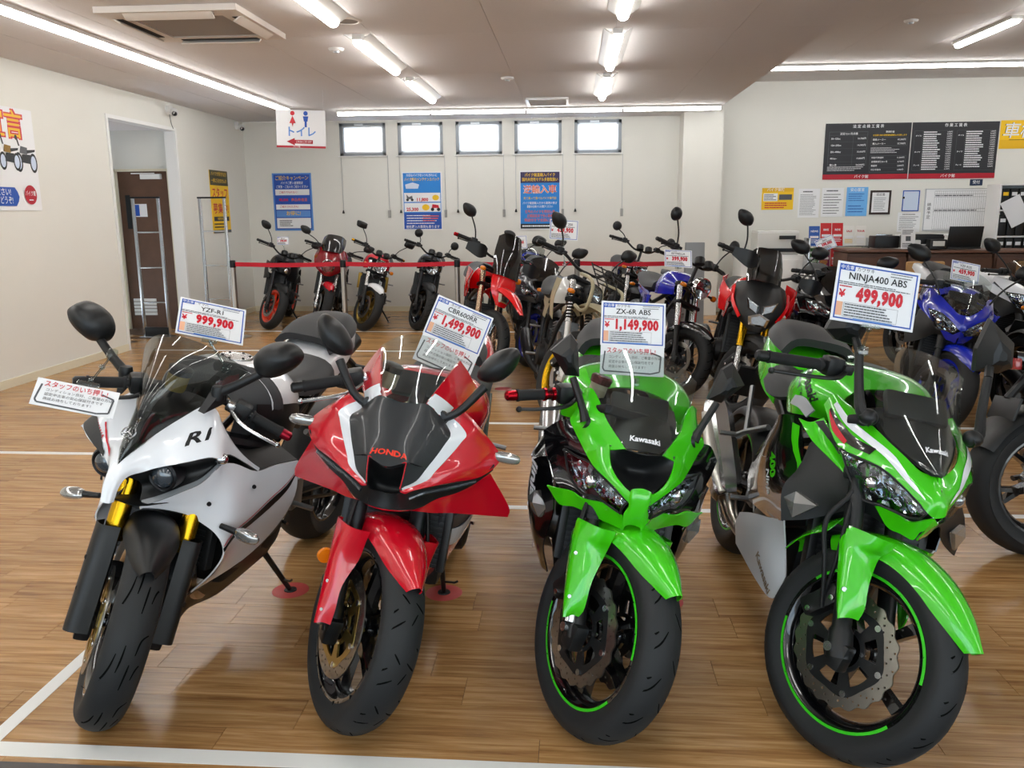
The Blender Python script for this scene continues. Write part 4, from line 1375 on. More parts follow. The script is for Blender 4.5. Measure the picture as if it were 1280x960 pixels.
dome_seat(r1, [[(-1.20, -.11, .93), (-1.20, -.08, .962), (-1.20, 0, .968)], [(-1.32, -.12, .965), (-1.32, -.095, 1.0), (-1.32, 0, 1.008)], [(-1.45, -.09, .995), (-1.45, -.07, 1.022), (-1.45, 0, 1.028)], [(-1.53, -.045, 1.0), (-1.53, -.03, 1.018), (-1.53, 0, 1.02)]], 'pillion_seat', M_seat)
# marks
M_pr_black = mat('print_black', '#0b0b0c', .4)
M_pr_red = mat('print_red', '#c80f26', .4)
M_pr_white = mat('print_white', '#e9eaec', .5)
decal('lettering', 'R1', .058, (-.195, .155, .866), (-.116, .124, .044), (-.115, -.093, .111), cw, M_pr_black, r1, bold=.03, shear=.45, wid=1.5)
bd = MB().lathe([(.017, 0), (.021, .002), (.021, -.004)], (-.098, 0, .875), 'x', 24).build('tuning_fork_badge', M_silver, r1, Matrix.Translation((-.098, 0, .875)) @ Matrix.Rotation(R(-52), 4, 'Y') @ Matrix.Translation((.098, 0, -.875)))
b2 = MB()
for i in range(3):
    a = PI / 2 + 2 * PI * i / 3
    b2.tube([(-.096, 0, .875), (-.096, .018 * math.cos(a), .875 + .018 * math.sin(a))], .0022, 6)
b2.build('badge_forks', M_silver, bd)
# dark flash low on the flank, red and black marks beside the lamp
fl = [(-.27, .228, .50), (-.34, .229, .53), (-.42, .237, .545), (-.50, .25, .575), (-.57, .272, .61), (-.61, .285, .66)]
fb = [(-.27, .226, .485), (-.34, .224, .51), (-.43, .236, .52), (-.51, .25, .545), (-.58, .272, .59), (-.61, .285, .655)]
for s in (-1, 1):
    g = lambda P: [(x, s * y, z) for x, y, z in P]
    strip('flank_flash', g(fl), g(fb), [sd[0 if s < 0 else 1]], M_pr_black, r1)
    strip('pinstripe', g([(x, y, z + .010) for x, y, z in fl]), g([(x, y, z + .006) for x, y, z in fl]), [sd[0 if s < 0 else 1]], M_pr_red, r1)
strip('cowl_inlay', [(-.10, -.085, .80), (-.14, -.12, .835), (-.19, -.165, .858), (-.24, -.195, .86)], [(-.095, -.078, .785), (-.13, -.13, .803), (-.17, -.19, .824), (-.22, -.22, .83)], [cw[0]], M_mblack, r1)
strip('pinstripe', [(-.085, -.055, .795), (-.12, -.088, .83), (-.17, -.125, .868)], [(-.087, -.061, .792), (-.122, -.094, .827), (-.172, -.131, .865)], [cw[0]], M_pr_red, r1)
decal('lettering', 'YAMAHA', .026, (-.16, -.15, .838), (.116, .124, -.044), (-.10, .09, .12), cw, M_pr_red, r1, bold=.02, lift=.0025)
panel('inner_cowl', [[(-.03, -.017, .695), (-.03, 0, .70)], [(-.08, -.05, .665), (-.08, 0, .68)], [(-.17, -.10, .655), (-.17, 0, .66)], [(-.27, -.17, .64), (-.27, 0, .65)]], M_mblack, r1, 3, 3, .003, center=True)
CBR = {
    'nose_black': [
        [(-0.165, -0.128, 0.913), (-0.14, -0.094, 0.954), (-0.125, -0.065, 0.975), (-0.115, 0, 0.97)],
        [(-0.13, -0.147, 0.894), (-0.1, -0.103, 0.91), (-0.085, -0.061, 0.922), (-0.075, 0, 0.92)],
        [(-0.09, -0.127, 0.851), (-0.06, -0.086, 0.862), (-0.045, -0.048, 0.867), (-0.035, 0, 0.866)],
        [(-0.055, -0.104, 0.811), (-0.033, -0.078, 0.825), (-0.012, -0.053, 0.832), (0, 0, 0.815)],
    ],
    'nose_wedge': [
        [(-0.055, -0.104, 0.811), (-0.012, -0.053, 0.832)],
        [(-0.03, -0.085, 0.78), (-0.008, -0.05, 0.791)],
        [(-0.012, -0.055, 0.76), (-0.006, -0.047, 0.757)],
    ],
    'stripe': [
        [(-0.178, -0.137, 0.935), (-0.165, -0.121, 0.912)],
        [(-0.172, -0.169, 0.916), (-0.148, -0.134, 0.904)],
        [(-0.16, -0.189, 0.896), (-0.13, -0.147, 0.894)],
        [(-0.145, -0.18, 0.879), (-0.11, -0.14, 0.877)],
        [(-0.125, -0.166, 0.855), (-0.09, -0.127, 0.851)],
        [(-0.072, -0.127, 0.801), (-0.055, -0.104, 0.811)],
        [(-0.05, -0.11, 0.778), (-0.03, -0.085, 0.778)],
        [(-0.012, -0.053, 0.752), (-0.01, -0.052, 0.76)],
    ],
    'upper': [
        [(-0.21, -0.168, 0.952), (-0.184, -0.157, 0.949), (-0.178, -0.137, 0.935)],
        [(-0.215, -0.202, 0.924), (-0.186, -0.191, 0.926), (-0.172, -0.169, 0.916)],
        [(-0.22, -0.229, 0.898), (-0.186, -0.216, 0.903), (-0.16, -0.189, 0.896)],
        [(-0.23, -0.267, 0.861), (-0.18, -0.225, 0.872), (-0.145, -0.18, 0.879)],
        [(-0.23, -0.292, 0.829), (-0.165, -0.227, 0.846), (-0.125, -0.166, 0.855)],
        [(-0.215, -0.288, 0.808), (-0.135, -0.214, 0.82), (-0.095, -0.144, 0.822)],
        [(-0.18, -0.264, 0.787), (-0.109, -0.194, 0.802), (-0.072, -0.127, 0.801)],
        [(-0.145, -0.229, 0.774), (-0.079, -0.158, 0.773), (-0.05, -0.11, 0.778)],
        [(-0.09, -0.151, 0.763), (-0.024, -0.092, 0.757), (-0.012, -0.053, 0.752)],
        [(-0.035, -0.084, 0.757), (-0.014, -0.064, 0.743), (-0.012, -0.047, 0.746)],
    ],
    'screen_side': [
        [(-0.35, -0.178, 0.989), (-0.33, -0.149, 1.039), (-0.3, -0.121, 1.078)],
        [(-0.3, -0.171, 0.96), (-0.26, -0.132, 1.01), (-0.23, -0.1, 1.041)],
        [(-0.22, -0.138, 0.948), (-0.18, -0.103, 0.98), (-0.16, -0.078, 0.998)],
        [(-0.165, -0.118, 0.925), (-0.14, -0.089, 0.958), (-0.126, -0.065, 0.975)],
    ],
    'chin': [
        [(-0.205, -0.278, 0.79), (-0.2, -0.281, 0.809)],
        [(-0.17, -0.238, 0.755), (-0.155, -0.235, 0.77)],
        [(-0.145, -0.192, 0.725), (-0.1, -0.154, 0.758)],
        [(-0.11, -0.138, 0.707), (-0.05, -0.089, 0.751)],
        [(-0.08, -0.098, 0.683), (-0.025, -0.05, 0.739)],
        [(-0.05, -0.05, 0.677), (-0.03, -0.035, 0.73)],
        [(-0.04, 0, 0.675), (-0.05, 0, 0.72)],
    ],
    'intake': [
        [(-0.02, -0.054, 0.826), (-0.03, -0.032, 0.811), (-0.02, 0, 0.802)],
        [(-0.05, -0.059, 0.769), (-0.1, -0.046, 0.743), (-0.11, 0, 0.727)],
        [(-0.04, -0.053, 0.733), (-0.09, -0.042, 0.703), (-0.09, 0, 0.698)],
        [(-0.045, -0.042, 0.683), (-0.045, -0.028, 0.679), (-0.04, 0, 0.679)],
    ],
    'wing': [
        [(-0.31, -0.342, 0.613), (-0.3, -0.34, 0.652), (-0.21, -0.273, 0.777)],
        [(-0.21, -0.224, 0.638), (-0.19, -0.233, 0.72), (-0.172, -0.238, 0.755)],
        [(-0.165, -0.177, 0.65), (-0.155, -0.184, 0.695), (-0.147, -0.192, 0.724)],
        [(-0.125, -0.129, 0.656), (-0.115, -0.132, 0.682), (-0.112, -0.139, 0.706)],
        [(-0.09, -0.075, 0.665), (-0.085, -0.087, 0.674), (-0.08, -0.098, 0.683)],
        [(-0.06, -0.042, 0.668), (-0.057, -0.046, 0.673), (-0.052, -0.05, 0.676)],
        [(-0.047, 0, 0.668), (-0.044, 0, 0.671), (-0.042, 0, 0.674)],
    ],
    'side': [
        [(-0.28, -0.134, 0.599), (-0.29, -0.136, 0.571), (-0.3, -0.133, 0.513), (-0.3, -0.131, 0.46), (-0.3, -0.123, 0.409), (-0.32, -0.1, 0.342)],
        [(-0.46, -0.199, 0.567), (-0.46, -0.199, 0.533), (-0.46, -0.192, 0.471), (-0.46, -0.175, 0.418), (-0.46, -0.148, 0.351), (-0.47, -0.111, 0.288)],
        [(-0.62, -0.23, 0.7), (-0.62, -0.235, 0.62), (-0.62, -0.225, 0.52), (-0.62, -0.195, 0.42), (-0.62, -0.15, 0.31), (-0.62, -0.09, 0.21)],
        [(-0.8, -0.19, 0.66), (-0.8, -0.2, 0.6), (-0.8, -0.195, 0.5), (-0.8, -0.17, 0.4), (-0.8, -0.13, 0.3), (-0.8, -0.07, 0.21)],
    ],
}
# ------------------------------------------------------------------ red sport bike
def cbr_muffler(root):
    MB().tube([(-1.05, .0, .60), (-1.25, 0, .80), (-1.58, 0, .90)], [.03, .055, .045], 12, 4).build('muffler', M_dark, root)
cb, cbS, cbP, cbd = sport_bike('sport_motorcycle', -.6433, 2.1419, -91, 10, 34, 'red sport motorcycle with matte black nose and white stripes', wb=1.37, tread='slash', up=M_dark, low=mat('fork_black', '#1b1c1e', .3, .5),
    split=.42, stand=(-.496, 3.003, 0), muffler=cbr_muffler, carrier=M_discgold, ty=-.03, body_up=.027, fork_L=.66, spokes=6, style='i', rim_m=M_gblack)
M_matblk = mat('matte_black_paint', '#26282a', .38, coat=.2)
nb = panel('nose_panel', CBR['nose_black'], M_matblk, cb, 4, 4, .004, center=True)[0]
panel('nose_panel', CBR['nose_wedge'], M_matblk, cb, 4, 4, .004)
panel('white_stripe', CBR['stripe'], M_white_p, cb, 4, 4, .005)
up_ = panel('upper_fairing', CBR['upper'], M_red_p, cb, 4, 4, .005)
ss = panel('screen_surround', CBR['screen_side'], M_red_p, cb, 4, 4, .005)
for i, s in enumerate((-1, 1)):
    strip('white_stripe', [(-.165, s * .078, .995), (-.20, s * .115, .965), (-.215, s * .135, .95)], [(-.128, s * .066, .974), (-.15, s * .098, .945), (-.165, s * .116, .926)], [ss[i]], M_white_p, cb)
panel('chin_lip', CBR['chin'], M_mblack, cb, 4, 4, .005)
panel('air_intake', CBR['intake'], M_black, cb, 4, 4, .004, center=True)
panel('lower_cowl', CBR['wing'], M_red_p, cb, 4, 4, .005)
sdc = panel('side_fairing', CBR['side'], mat('dark_grey_paint', '#3a3a40', .25, coat=1.0), cb, 4, 4, .005)
for i, s in enumerate((-1, 1)):
    g = lambda P: [(x, s * y, z) for x, y, z in P]
    a = [(-.295, .134, .53), (-.46, .195, .50), (-.62, .228, .55), (-.79, .197, .53)]
    b = [(-.30, .132, .47), (-.46, .178, .43), (-.62, .20, .44), (-.79, .18, .43)]
    c_ = [(-.315, .105, .35), (-.465, .115, .295), (-.62, .10, .22), (-.79, .075, .215)]
    strip('white_band', g(a), g(b), [sdc[i]], M_white_p, cb)
    strip('red_band', g(b), g(c_), [sdc[i]], M_red_p, cb)
    # headlight slit under the red edge
    ln = catmull(np.array(CBR['chin'])[1:5, -1], 4) * .62 + catmull(np.array(CBR['chin'])[1:5, 0], 4) * .38 + np.array([-.002, 0, 0])
    if s > 0: ln = mir(ln)
    MB().tube(ln + np.array([.004, 0, 0]), .006, 8).build('headlight', mat('dark_led', '#3c4247', .08, .3, 1.0), cb)
scr = panel('windscreen', screen_grid([(-.125, -.065, .975), (-.17, -.081, 1.008), (-.23, -.10, 1.041), (-.30, -.121, 1.078)], [(-.112, .972), (-.155, 1.035), (-.21, 1.095), (-.285, 1.135)]), M_clearscr, cb, 5, 5, .0025, center=True)[0]
for s in (-1, 1):
    piv = Vector((-.168, s * .107, .927)); neck = Vector((-.198, s * .215, 1.037))
    mb = MB().tube([piv + Vector((.004, 0, 0)), piv.lerp(neck, .35) + Vector((.01, s * .012, -.006)), neck], [.0125, .0115, .0135], 10, 4)
    mb.cbox(piv, (.03, .034, .05), .01, Matrix.Rotation(s * R(-35), 3, 'X'))
    st = mb.build('mirror_stalk', M_mblack, cb)
    MB().lathe([(0, .004), (.008, .004), (.009, 0)], piv + Vector((.016, 0, -.006)), 'x', 10).build('stalk_bolt', M_dark, st)
    ol = [(s * y, z) for y, z in ((.288, 1.158), (.300, 1.135), (.286, 1.09), (.255, 1.056), (.215, 1.046), (.185, 1.058), (.197, 1.10), (.226, 1.135), (.262, 1.156))]
    pod(ol, [(.92, -.235), (1.0, -.228), (.97, -.212), (.8, -.190), (.45, -.176), (.15, -.173)], M_mblack, 'mirror', cb, n=3, face=(.9, -.236))
    turn_signal(cb, (-.225, s * .268, .83), (.0, s, -.02), L=.085, r=.017, stem=.05)
# steered: fork covers joined to the red mudguard
fender(cb, cbS, .30, .125, R(50), R(140), M_red_p, gap=.026)
for s in (-1, 1):
    a = Vector((.012, s * .12, .30))
    G = []
    for t, w0, w1 in ((.0, .012, .020), (.05, .016, .032), (.12, .018, .042), (.20, .016, .05), (.265, .012, .075), (.30, -.01, .09)):
        c = a + cbd * t
        G.append([c + Vector((-w0 - .01, s * .016, -.004)), c + Vector((.01, s * .034, .002)), c + Vector((w1, s * .020, .014)), c + Vector((w1 + .012, -s * .03 if t > .18 else -s * .002, .016))])
    G = np.array([[tuple(q) for q in r] for r in G])
    MB().shell(dense(G, 4, 4), .004).build('fork_cover', M_red_p, cb, cbS)
    screw(cb, [a + cbd * .05 + Vector((.028, s * .03, 0)), a + cbd * .13 + Vector((.030, s * .032, 0))], .006, M_silver, (.6, s * .8, .2)).matrix_local = cbS
    rf = MB().lathe([(0, .006), (.022, .005), (.024, 0), (.024, -.006)], a + cbd * .17 + Vector((-.03, s * .035, 0)), 'x', 18).build('reflector', M_amber, cb, cbS)
    MB().tube([(-.03, s * .12, .42), (-.05, s * .135, .52), (-.13, s * .11, .66), (-.22, s * .05, .78)], .006, 8, 5).build('brake_hose', M_hose, cb, cbS)
clip_on(cb, cbS, -1, (-.341, .205, .908), (-.369, .334, .835), lever_m=M_silver)
clip_on(cb, cbS, 1, (-.341, .205, .908), (-.369, .334, .835), lever_m=M_dark)
rs = MB().lathe([(0, 0), (.028, 0), (.03, .008), (.03, .05), (0, .05)], (-.31, -.085, .935), 'z', 18).build('fluid_reservoir', mat('reservoir_tan', '#b3a58c', .3), cb, cbS)
MB().lathe([(.033, 0), (.034, .02), (.028, .024), (0, .024)], (-.31, -.085, .985), 'z', 18).build('reservoir_cap', M_black, rs)
tank_of(cb, [[(-.46, -.12, .80), (-.46, -.13, .86), (-.46, -.09, .90), (-.46, 0, .92)], [(-.56, -.18, .78), (-.56, -.195, .87), (-.56, -.13, .945), (-.56, 0, .96)], [(-.68, -.185, .77), (-.68, -.20, .86), (-.68, -.14, .94), (-.68, 0, .955)], [(-.80, -.14, .77), (-.80, -.155, .83), (-.80, -.11, .895), (-.80, 0, .915)], [(-.88, -.10, .78), (-.88, -.11, .81), (-.88, -.08, .845), (-.88, 0, .855)]], M_red_p, (-.66, 0, .957))
rear_seat_tail(cb, M_red_p, M_seat,
    [[(-.86, -.10, .80), (-.86, -.08, .835), (-.86, 0, .845)], [(-.97, -.14, .80), (-.97, -.11, .84), (-.97, 0, .845)], [(-1.10, -.14, .83), (-1.10, -.11, .87), (-1.10, 0, .878)]],
    [[(-1.14, -.09, .885), (-1.14, -.065, .915), (-1.14, 0, .92)], [(-1.28, -.085, .91), (-1.28, -.065, .935), (-1.28, 0, .94)], [(-1.38, -.05, .94), (-1.38, -.035, .955), (-1.38, 0, .96)]],
    [[(-1.04, -.13, .76), (-1.04, -.125, .83), (-1.04, -.08, .85), (-1.04, 0, .855)], [(-1.22, -.145, .80), (-1.22, -.14, .88), (-1.22, -.09, .91), (-1.22, 0, .915)], [(-1.42, -.12, .87), (-1.42, -.115, .935), (-1.42, -.07, .955), (-1.42, 0, .96)], [(-1.60, -.05, .93), (-1.60, -.045, .965), (-1.60, -.03, .975), (-1.60, 0, .98)]])
M_hred = mat('print_orange_red', '#e0341c', .4)
decal('lettering', 'HONDA', .022, (-.025, 0, .848), (0, 1, 0), (-.5, 0, .8), nb, M_hred, cb, bold=.035, wid=1.35, lift=.002)
for s in (-1, 1):
    MB().tube([(-.012, s * .052, .833), (-.004, s * .0, .813)], .0016, 5).tube([(-.012, s * .053, .833), (-.008, s * .051, .79), (-.005, s * .047, .757)], .0016, 5).build('notch_edge', M_red_p, cb)
ZX = {
    'upper': [
        [(-0.37, -0.18, 0.909), (-0.361, -0.182, 0.92), (-0.355, -0.173, 0.931)],
        [(-0.34, -0.184, 0.892), (-0.33, -0.173, 0.918), (-0.325, -0.152, 0.939)],
        [(-0.305, -0.191, 0.868), (-0.285, -0.163, 0.894), (-0.27, -0.127, 0.913)],
        [(-0.28, -0.204, 0.842), (-0.242, -0.162, 0.867), (-0.21, -0.111, 0.885)],
        [(-0.245, -0.184, 0.815), (-0.199, -0.139, 0.84), (-0.16, -0.086, 0.86)],
        [(-0.2, -0.163, 0.792), (-0.159, -0.119, 0.82), (-0.125, -0.066, 0.843)],
        [(-0.175, -0.151, 0.779), (-0.136, -0.106, 0.808), (-0.105, -0.054, 0.832)],
    ],
    'arm': [
        [(-0.175, -0.151, 0.779), (-0.148, -0.123, 0.807), (-0.13, -0.097, 0.829)],
        [(-0.13, -0.129, 0.76), (-0.11, -0.109, 0.778), (-0.1, -0.09, 0.791)],
        [(-0.09, -0.1, 0.747), (-0.075, -0.085, 0.757), (-0.075, -0.073, 0.764)],
        [(-0.055, -0.071, 0.734), (-0.045, -0.06, 0.739), (-0.045, -0.05, 0.746)],
        [(-0.02, -0.027, 0.705), (-0.02, -0.026, 0.719), (-0.02, -0.027, 0.735)],
    ],
    'nose': [
        [(-0.03, -0.03, 0.736), (-0.018, -0.025, 0.748), (-0.02, 0, 0.753)],
        [(-0.02, -0.03, 0.719), (-0.01, -0.024, 0.728), (-0.01, 0, 0.73)],
        [(-0.02, -0.027, 0.696), (-0.01, -0.02, 0.698), (-0.011, 0, 0.698)],
        [(-0.028, -0.034, 0.668), (-0.018, -0.019, 0.668), (-0.018, 0, 0.668)],
        [(-0.04, -0.025, 0.619), (-0.035, -0.02, 0.635), (-0.04, 0, 0.638)],
    ],
    'chin': [
        [(-0.24, -0.232, 0.634), (-0.24, -0.238, 0.64)],
        [(-0.21, -0.193, 0.601), (-0.2, -0.205, 0.651)],
        [(-0.175, -0.154, 0.613), (-0.17, -0.172, 0.659)],
        [(-0.14, -0.111, 0.612), (-0.14, -0.138, 0.653)],
        [(-0.09, -0.069, 0.615), (-0.095, -0.086, 0.668)],
        [(-0.06, -0.048, 0.62), (-0.065, -0.061, 0.666)],
        [(-0.04, -0.024, 0.619), (-0.032, -0.039, 0.662)],
    ],
    'lens': [
        [(-0.25, -0.204, 0.755), (-0.247, -0.209, 0.756), (-0.25, -0.204, 0.76)],
        [(-0.21, -0.183, 0.698), (-0.201, -0.181, 0.729), (-0.2, -0.171, 0.758)],
        [(-0.16, -0.144, 0.667), (-0.154, -0.145, 0.713), (-0.155, -0.136, 0.759)],
        [(-0.115, -0.104, 0.674), (-0.106, -0.105, 0.706), (-0.105, -0.097, 0.738)],
        [(-0.07, -0.068, 0.67), (-0.064, -0.07, 0.696), (-0.065, -0.064, 0.722)],
        [(-0.04, -0.041, 0.665), (-0.029, -0.041, 0.686), (-0.025, -0.031, 0.707)],
    ],
    'lampcowl': [
        [(-0.34, -0.272, 0.781), (-0.3, -0.233, 0.831), (-0.283, -0.204, 0.841)],
        [(-0.32, -0.258, 0.732), (-0.255, -0.213, 0.779), (-0.208, -0.165, 0.791)],
        [(-0.29, -0.234, 0.689), (-0.25, -0.186, 0.725), (-0.15, -0.118, 0.749)],
        [(-0.26, -0.213, 0.651), (-0.22, -0.139, 0.673), (-0.105, -0.069, 0.712)],
        [(-0.22, -0.188, 0.643), (-0.17, -0.107, 0.641), (-0.09, -0.045, 0.643)],
    ],
    'side': [
        [(-0.75, -0.22, 0.7), (-0.45, -0.29, 0.664), (-0.33, -0.248, 0.705)],
        [(-0.8, -0.23, 0.58), (-0.45, -0.289, 0.568), (-0.27, -0.223, 0.641)],
        [(-0.8, -0.22, 0.48), (-0.44, -0.284, 0.511), (-0.27, -0.203, 0.561)],
        [(-0.8, -0.2, 0.38), (-0.44, -0.262, 0.436), (-0.3, -0.203, 0.489)],
        [(-0.78, -0.16, 0.28), (-0.44, -0.231, 0.368), (-0.34, -0.205, 0.404)],
        [(-0.72, -0.1, 0.18), (-0.46, -0.19, 0.293), (-0.4, -0.17, 0.295)],
    ],
    'intake': [
        [(-0.135, -0.096, 0.827), (-0.12, -0.054, 0.825), (-0.1, 0, 0.824)],
        [(-0.11, -0.088, 0.786), (-0.17, -0.038, 0.767), (-0.18, 0, 0.763)],
        [(-0.085, -0.069, 0.76), (-0.15, -0.028, 0.739), (-0.15, 0, 0.738)],
        [(-0.035, -0.026, 0.728), (-0.04, -0.017, 0.735), (-0.04, 0, 0.741)],
    ],
}
# ------------------------------------------------------------------ green and black sport bike
def zx_muffler(root):
    MB().tube([(-.95, -.10, .35), (-1.15, -.16, .45), (-1.5, -.18, .62)], [.03, .06, .055], 12, 4).build('muffler', M_silver, root)
zx, zxS, zxP, zxd = sport_bike('sport_motorcycle', .0583, 2.1393, -87, 10.5, 27, 'lime green and black sport motorcycle with red bar ends', wb=1.40, tread='arrow', up=M_dark, low=M_mblack, split=.50, petal=True,
    stand=(.36, 2.98, 0), muffler=zx_muffler, carrier=M_mblack, ty=-.03, stripe=mat('rim_green', '#35c21a', .4), spokes=6, style='i', fork_L=.66, dash=(-.33, .90))
upz = panel('upper_fairing', ZX['upper'], M_green_p, zx, 4, 4, .005)
arm = panel('nose_arm', ZX['arm'], M_green_p, zx, 4, 4, .005)
panel('nose', ZX['nose'], M_green_p, zx, 4, 4, .005, center=True)
panel('chin', ZX['chin'], M_green_p, zx, 4, 4, .005)
head_lamp(zx, ZX['lens'], .03)
panel('lamp_surround', ZX['lampcowl'], M_gblack, zx, 4, 4, .004)
sdz = panel('side_fairing', ZX['side'], M_gblack, zx, 4, 4, .005)
panel('air_intake', ZX['intake'], M_black, zx, 4, 4, .004, center=True)
E_ = [(-.105, -.054, .832), (-.155, -.082, .858), (-.21, -.111, .885), (-.27, -.127, .913), (-.335, -.151, .939), (-.44, -.179, .993)]
panel('windscreen', screen_grid(E_, [(-.10, .828), (-.15, .872), (-.215, .925), (-.29, .98), (-.365, 1.02), (-.45, 1.056)]), M_clearscr, zx, 4, 5, .0025, center=True)
panel('dash_cover', [[(-.125, -.045, .825), (-.12, 0, .828)], [(-.20, -.09, .845), (-.20, 0, .87)], [(-.30, -.115, .87), (-.30, 0, .90)], [(-.40, -.12, .895), (-.40, 0, .91)]], M_mblack, zx, 3, 3, .003, center=True)
for i, s in enumerate((-1, 1)):
    piv = Vector((-.243, s * .150, .850)); neck = Vector((-.30, s * .218, .966))
    mb = MB().tube([piv + Vector((0, s * .012, .005)), piv.lerp(neck, .3) + Vector((.004, s * .006, .004)), neck], [.017, .0115, .011], 8, 3)
    mb.tube([piv + Vector((.004, -s * .03, -.012)), piv + Vector((.004, s * .012, .004))], [.012, .02], 10)
    st = mb.build('mirror_stalk', M_mblack, zx)
    screw(st, [piv + Vector((.016, -s * .03, -.014))], .006, M_dark)
    ol = [(s * y, z) for y, z in ((.248, 1.092), (.298, 1.03), (.24, .962), (.196, .966), (.220, 1.066))]
    pod(ol, [(.94, -.355), (1.0, -.346), (.97, -.33), (.45, -.296), (.2, -.29)], M_mblack, 'mirror', zx, smooth=20, face=(.9, -.356))
    sg = [(-.34, s * .262, .585), (-.30, s * .214, .556), (-.32, s * .236, .508), (-.38, s * .276, .545)]
    o = Vector((.35, s * .8, 0)).normalized() * .012
    cc = sum((Vector(q) for q in sg), Vector()) / 4 + o * 1.6
    mbs = MB().add([Vector(q) + o * .3 for q in sg] + [cc] + [Vector(q) - o for q in sg], [(0, 1, 4), (1, 2, 4), (2, 3, 4), (3, 0, 4), (0, 1, 6, 5), (1, 2, 7, 6), (2, 3, 8, 7), (3, 0, 5, 8)])
    mbs.build('turn_signal', mat('clear_signal', '#a9a7a3', .12, .7, 1.0), zx, smooth=20)
    screw(zx, [(-.30, s * .168, .886), (-.225, s * .125, .868)], .006, M_dark, (.6, s * .5, .6))
    lt = decal('lettering', 'Ninja', .075, (-.38, s * .268, .63), (.10, -s * .01, -.9) if s < 0 else (-.10, 0, .9), (.85, 0, .1) if s < 0 else (-.85, 0, -.1), [sdz[i]], mat('print_white', '#e9eaec', .5), zx, bold=.03, shear=.25)
# steered: mudguard with fork covers
fender(zx, zxS, .30, .125, R(48), R(140), M_green_p, gap=.026)
for s in (-1, 1):
    a = Vector((.012, s * .118, .30))
    G = []
    for t, w0, w1 in ((.035, .0, .012), (.07, .012, .035), (.15, .02, .052), (.24, .022, .058), (.275, .014, .075), (.31, -.03, .09)):
        c = a + zxd * t
        G.append([c + Vector((-w0 - .004, s * .022, -.004)), c + Vector((.014, s * .036, .002)), c + Vector((w1, s * .014, .014)), c + Vector((w1 + .010, -s * .034 if t > .2 else -s * .004, .016))])
    G = np.array([[tuple(q) for q in r] for r in G])
    MB().shell(dense(G, 4, 4), .004).build('fork_cover', M_green_p, zx, zxS, smooth=30)
    screw(zx, [a + zxd * .10 + Vector((.026, s * .034, 0)), a + zxd * .22 + Vector((.028, s * .036, 0))], .007, M_silver, (.6, s * .8, .2)).matrix_local = zxS
    MB().tube([a + zxd * .02 + Vector((-.004, s * .004, 0)), a + zxd * .24 + Vector((-.004, s * .004, 0))], .0225, 14).build('fork_slider', M_chrome, zx, zxS)
    MB().tube([(-.05, s * .14, .42), (-.08, s * .15, .52), (-.14, s * .12, .64), (-.22, s * .06, .76)], .007, 8, 5).build('brake_hose', M_hose, zx, zxS)
red_a = mat('red_anodised', '#a30f1e', .2, .9)
for s in (-1, 1):
    g = clip_on(zx, zxS, s, (-.392, .205, .854), (-.406, .348, .806), end=red_a)
    a = Vector((-.392, s * .205, .854)); b = Vector((-.406, s * .348, .806)); d = (b - a).normalized()
    MB().tube([a, a + d * .008, a + d * .01, a + d * .026, a + d * .028, a + d * .036], [.021, .021, .017, .017, .021, .021], 14).build('grip_collar', red_a, g)
rs = MB().lathe([(0, 0), (.026, 0), (.028, .01), (.028, .045), (0, .045)], (-.40, -.06, .88), 'z', 18).build('fluid_reservoir', mat('reservoir_tan', '#b3a58c', .3), zx, zxS)
MB().lathe([(.034, 0), (.036, .02), (.03, .026), (0, .026)], (-.40, -.06, .925), 'z', 10).build('reservoir_cap', mat('dark_red_cap', '#5d1a20', .2, .7), rs)
tank_of(zx, [[(-.48, -.13, .80), (-.48, -.14, .86), (-.48, -.10, .91), (-.48, 0, .93)], [(-.58, -.20, .78), (-.58, -.215, .88), (-.58, -.14, .955), (-.58, 0, .975)], [(-.68, -.20, .77), (-.68, -.215, .87), (-.68, -.14, .95), (-.68, 0, .97)], [(-.80, -.15, .77), (-.80, -.165, .84), (-.80, -.11, .90), (-.80, 0, .92)], [(-.88, -.10, .78), (-.88, -.11, .81), (-.88, -.08, .845), (-.88, 0, .855)]], M_green_p, (-.68, 0, .972))
rear_seat_tail(zx, M_green_p, M_seat,
    [[(-.86, -.10, .80), (-.86, -.08, .84), (-.86, 0, .85)], [(-.97, -.14, .80), (-.97, -.11, .845), (-.97, 0, .85)], [(-1.10, -.14, .84), (-1.10, -.11, .885), (-1.10, 0, .892)]],
    [[(-1.14, -.12, .90), (-1.14, -.09, .945), (-1.14, 0, .952)], [(-1.28, -.12, .935), (-1.28, -.095, .98), (-1.28, 0, .988)], [(-1.42, -.08, .965), (-1.42, -.06, .995), (-1.42, 0, 1.0)]],
    [[(-1.04, -.135, .77), (-1.04, -.13, .85), (-1.04, -.08, .87), (-1.04, 0, .875)], [(-1.22, -.15, .81), (-1.22, -.145, .90), (-1.22, -.09, .93), (-1.22, 0, .935)], [(-1.42, -.12, .88), (-1.42, -.115, .95), (-1.42, -.07, .97), (-1.42, 0, .975)], [(-1.58, -.05, .94), (-1.58, -.045, .975), (-1.58, -.03, .985), (-1.58, 0, .99)]])
decal('lettering', 'Kawasaki', .026, (-.13, 0, .865), (0, 1, 0), (-.6, 0, .7), [o for o in zx.children if o.name.startswith('windscreen')], mat('print_white', '#e9eaec', .5), zx, bold=.03, lift=.002)
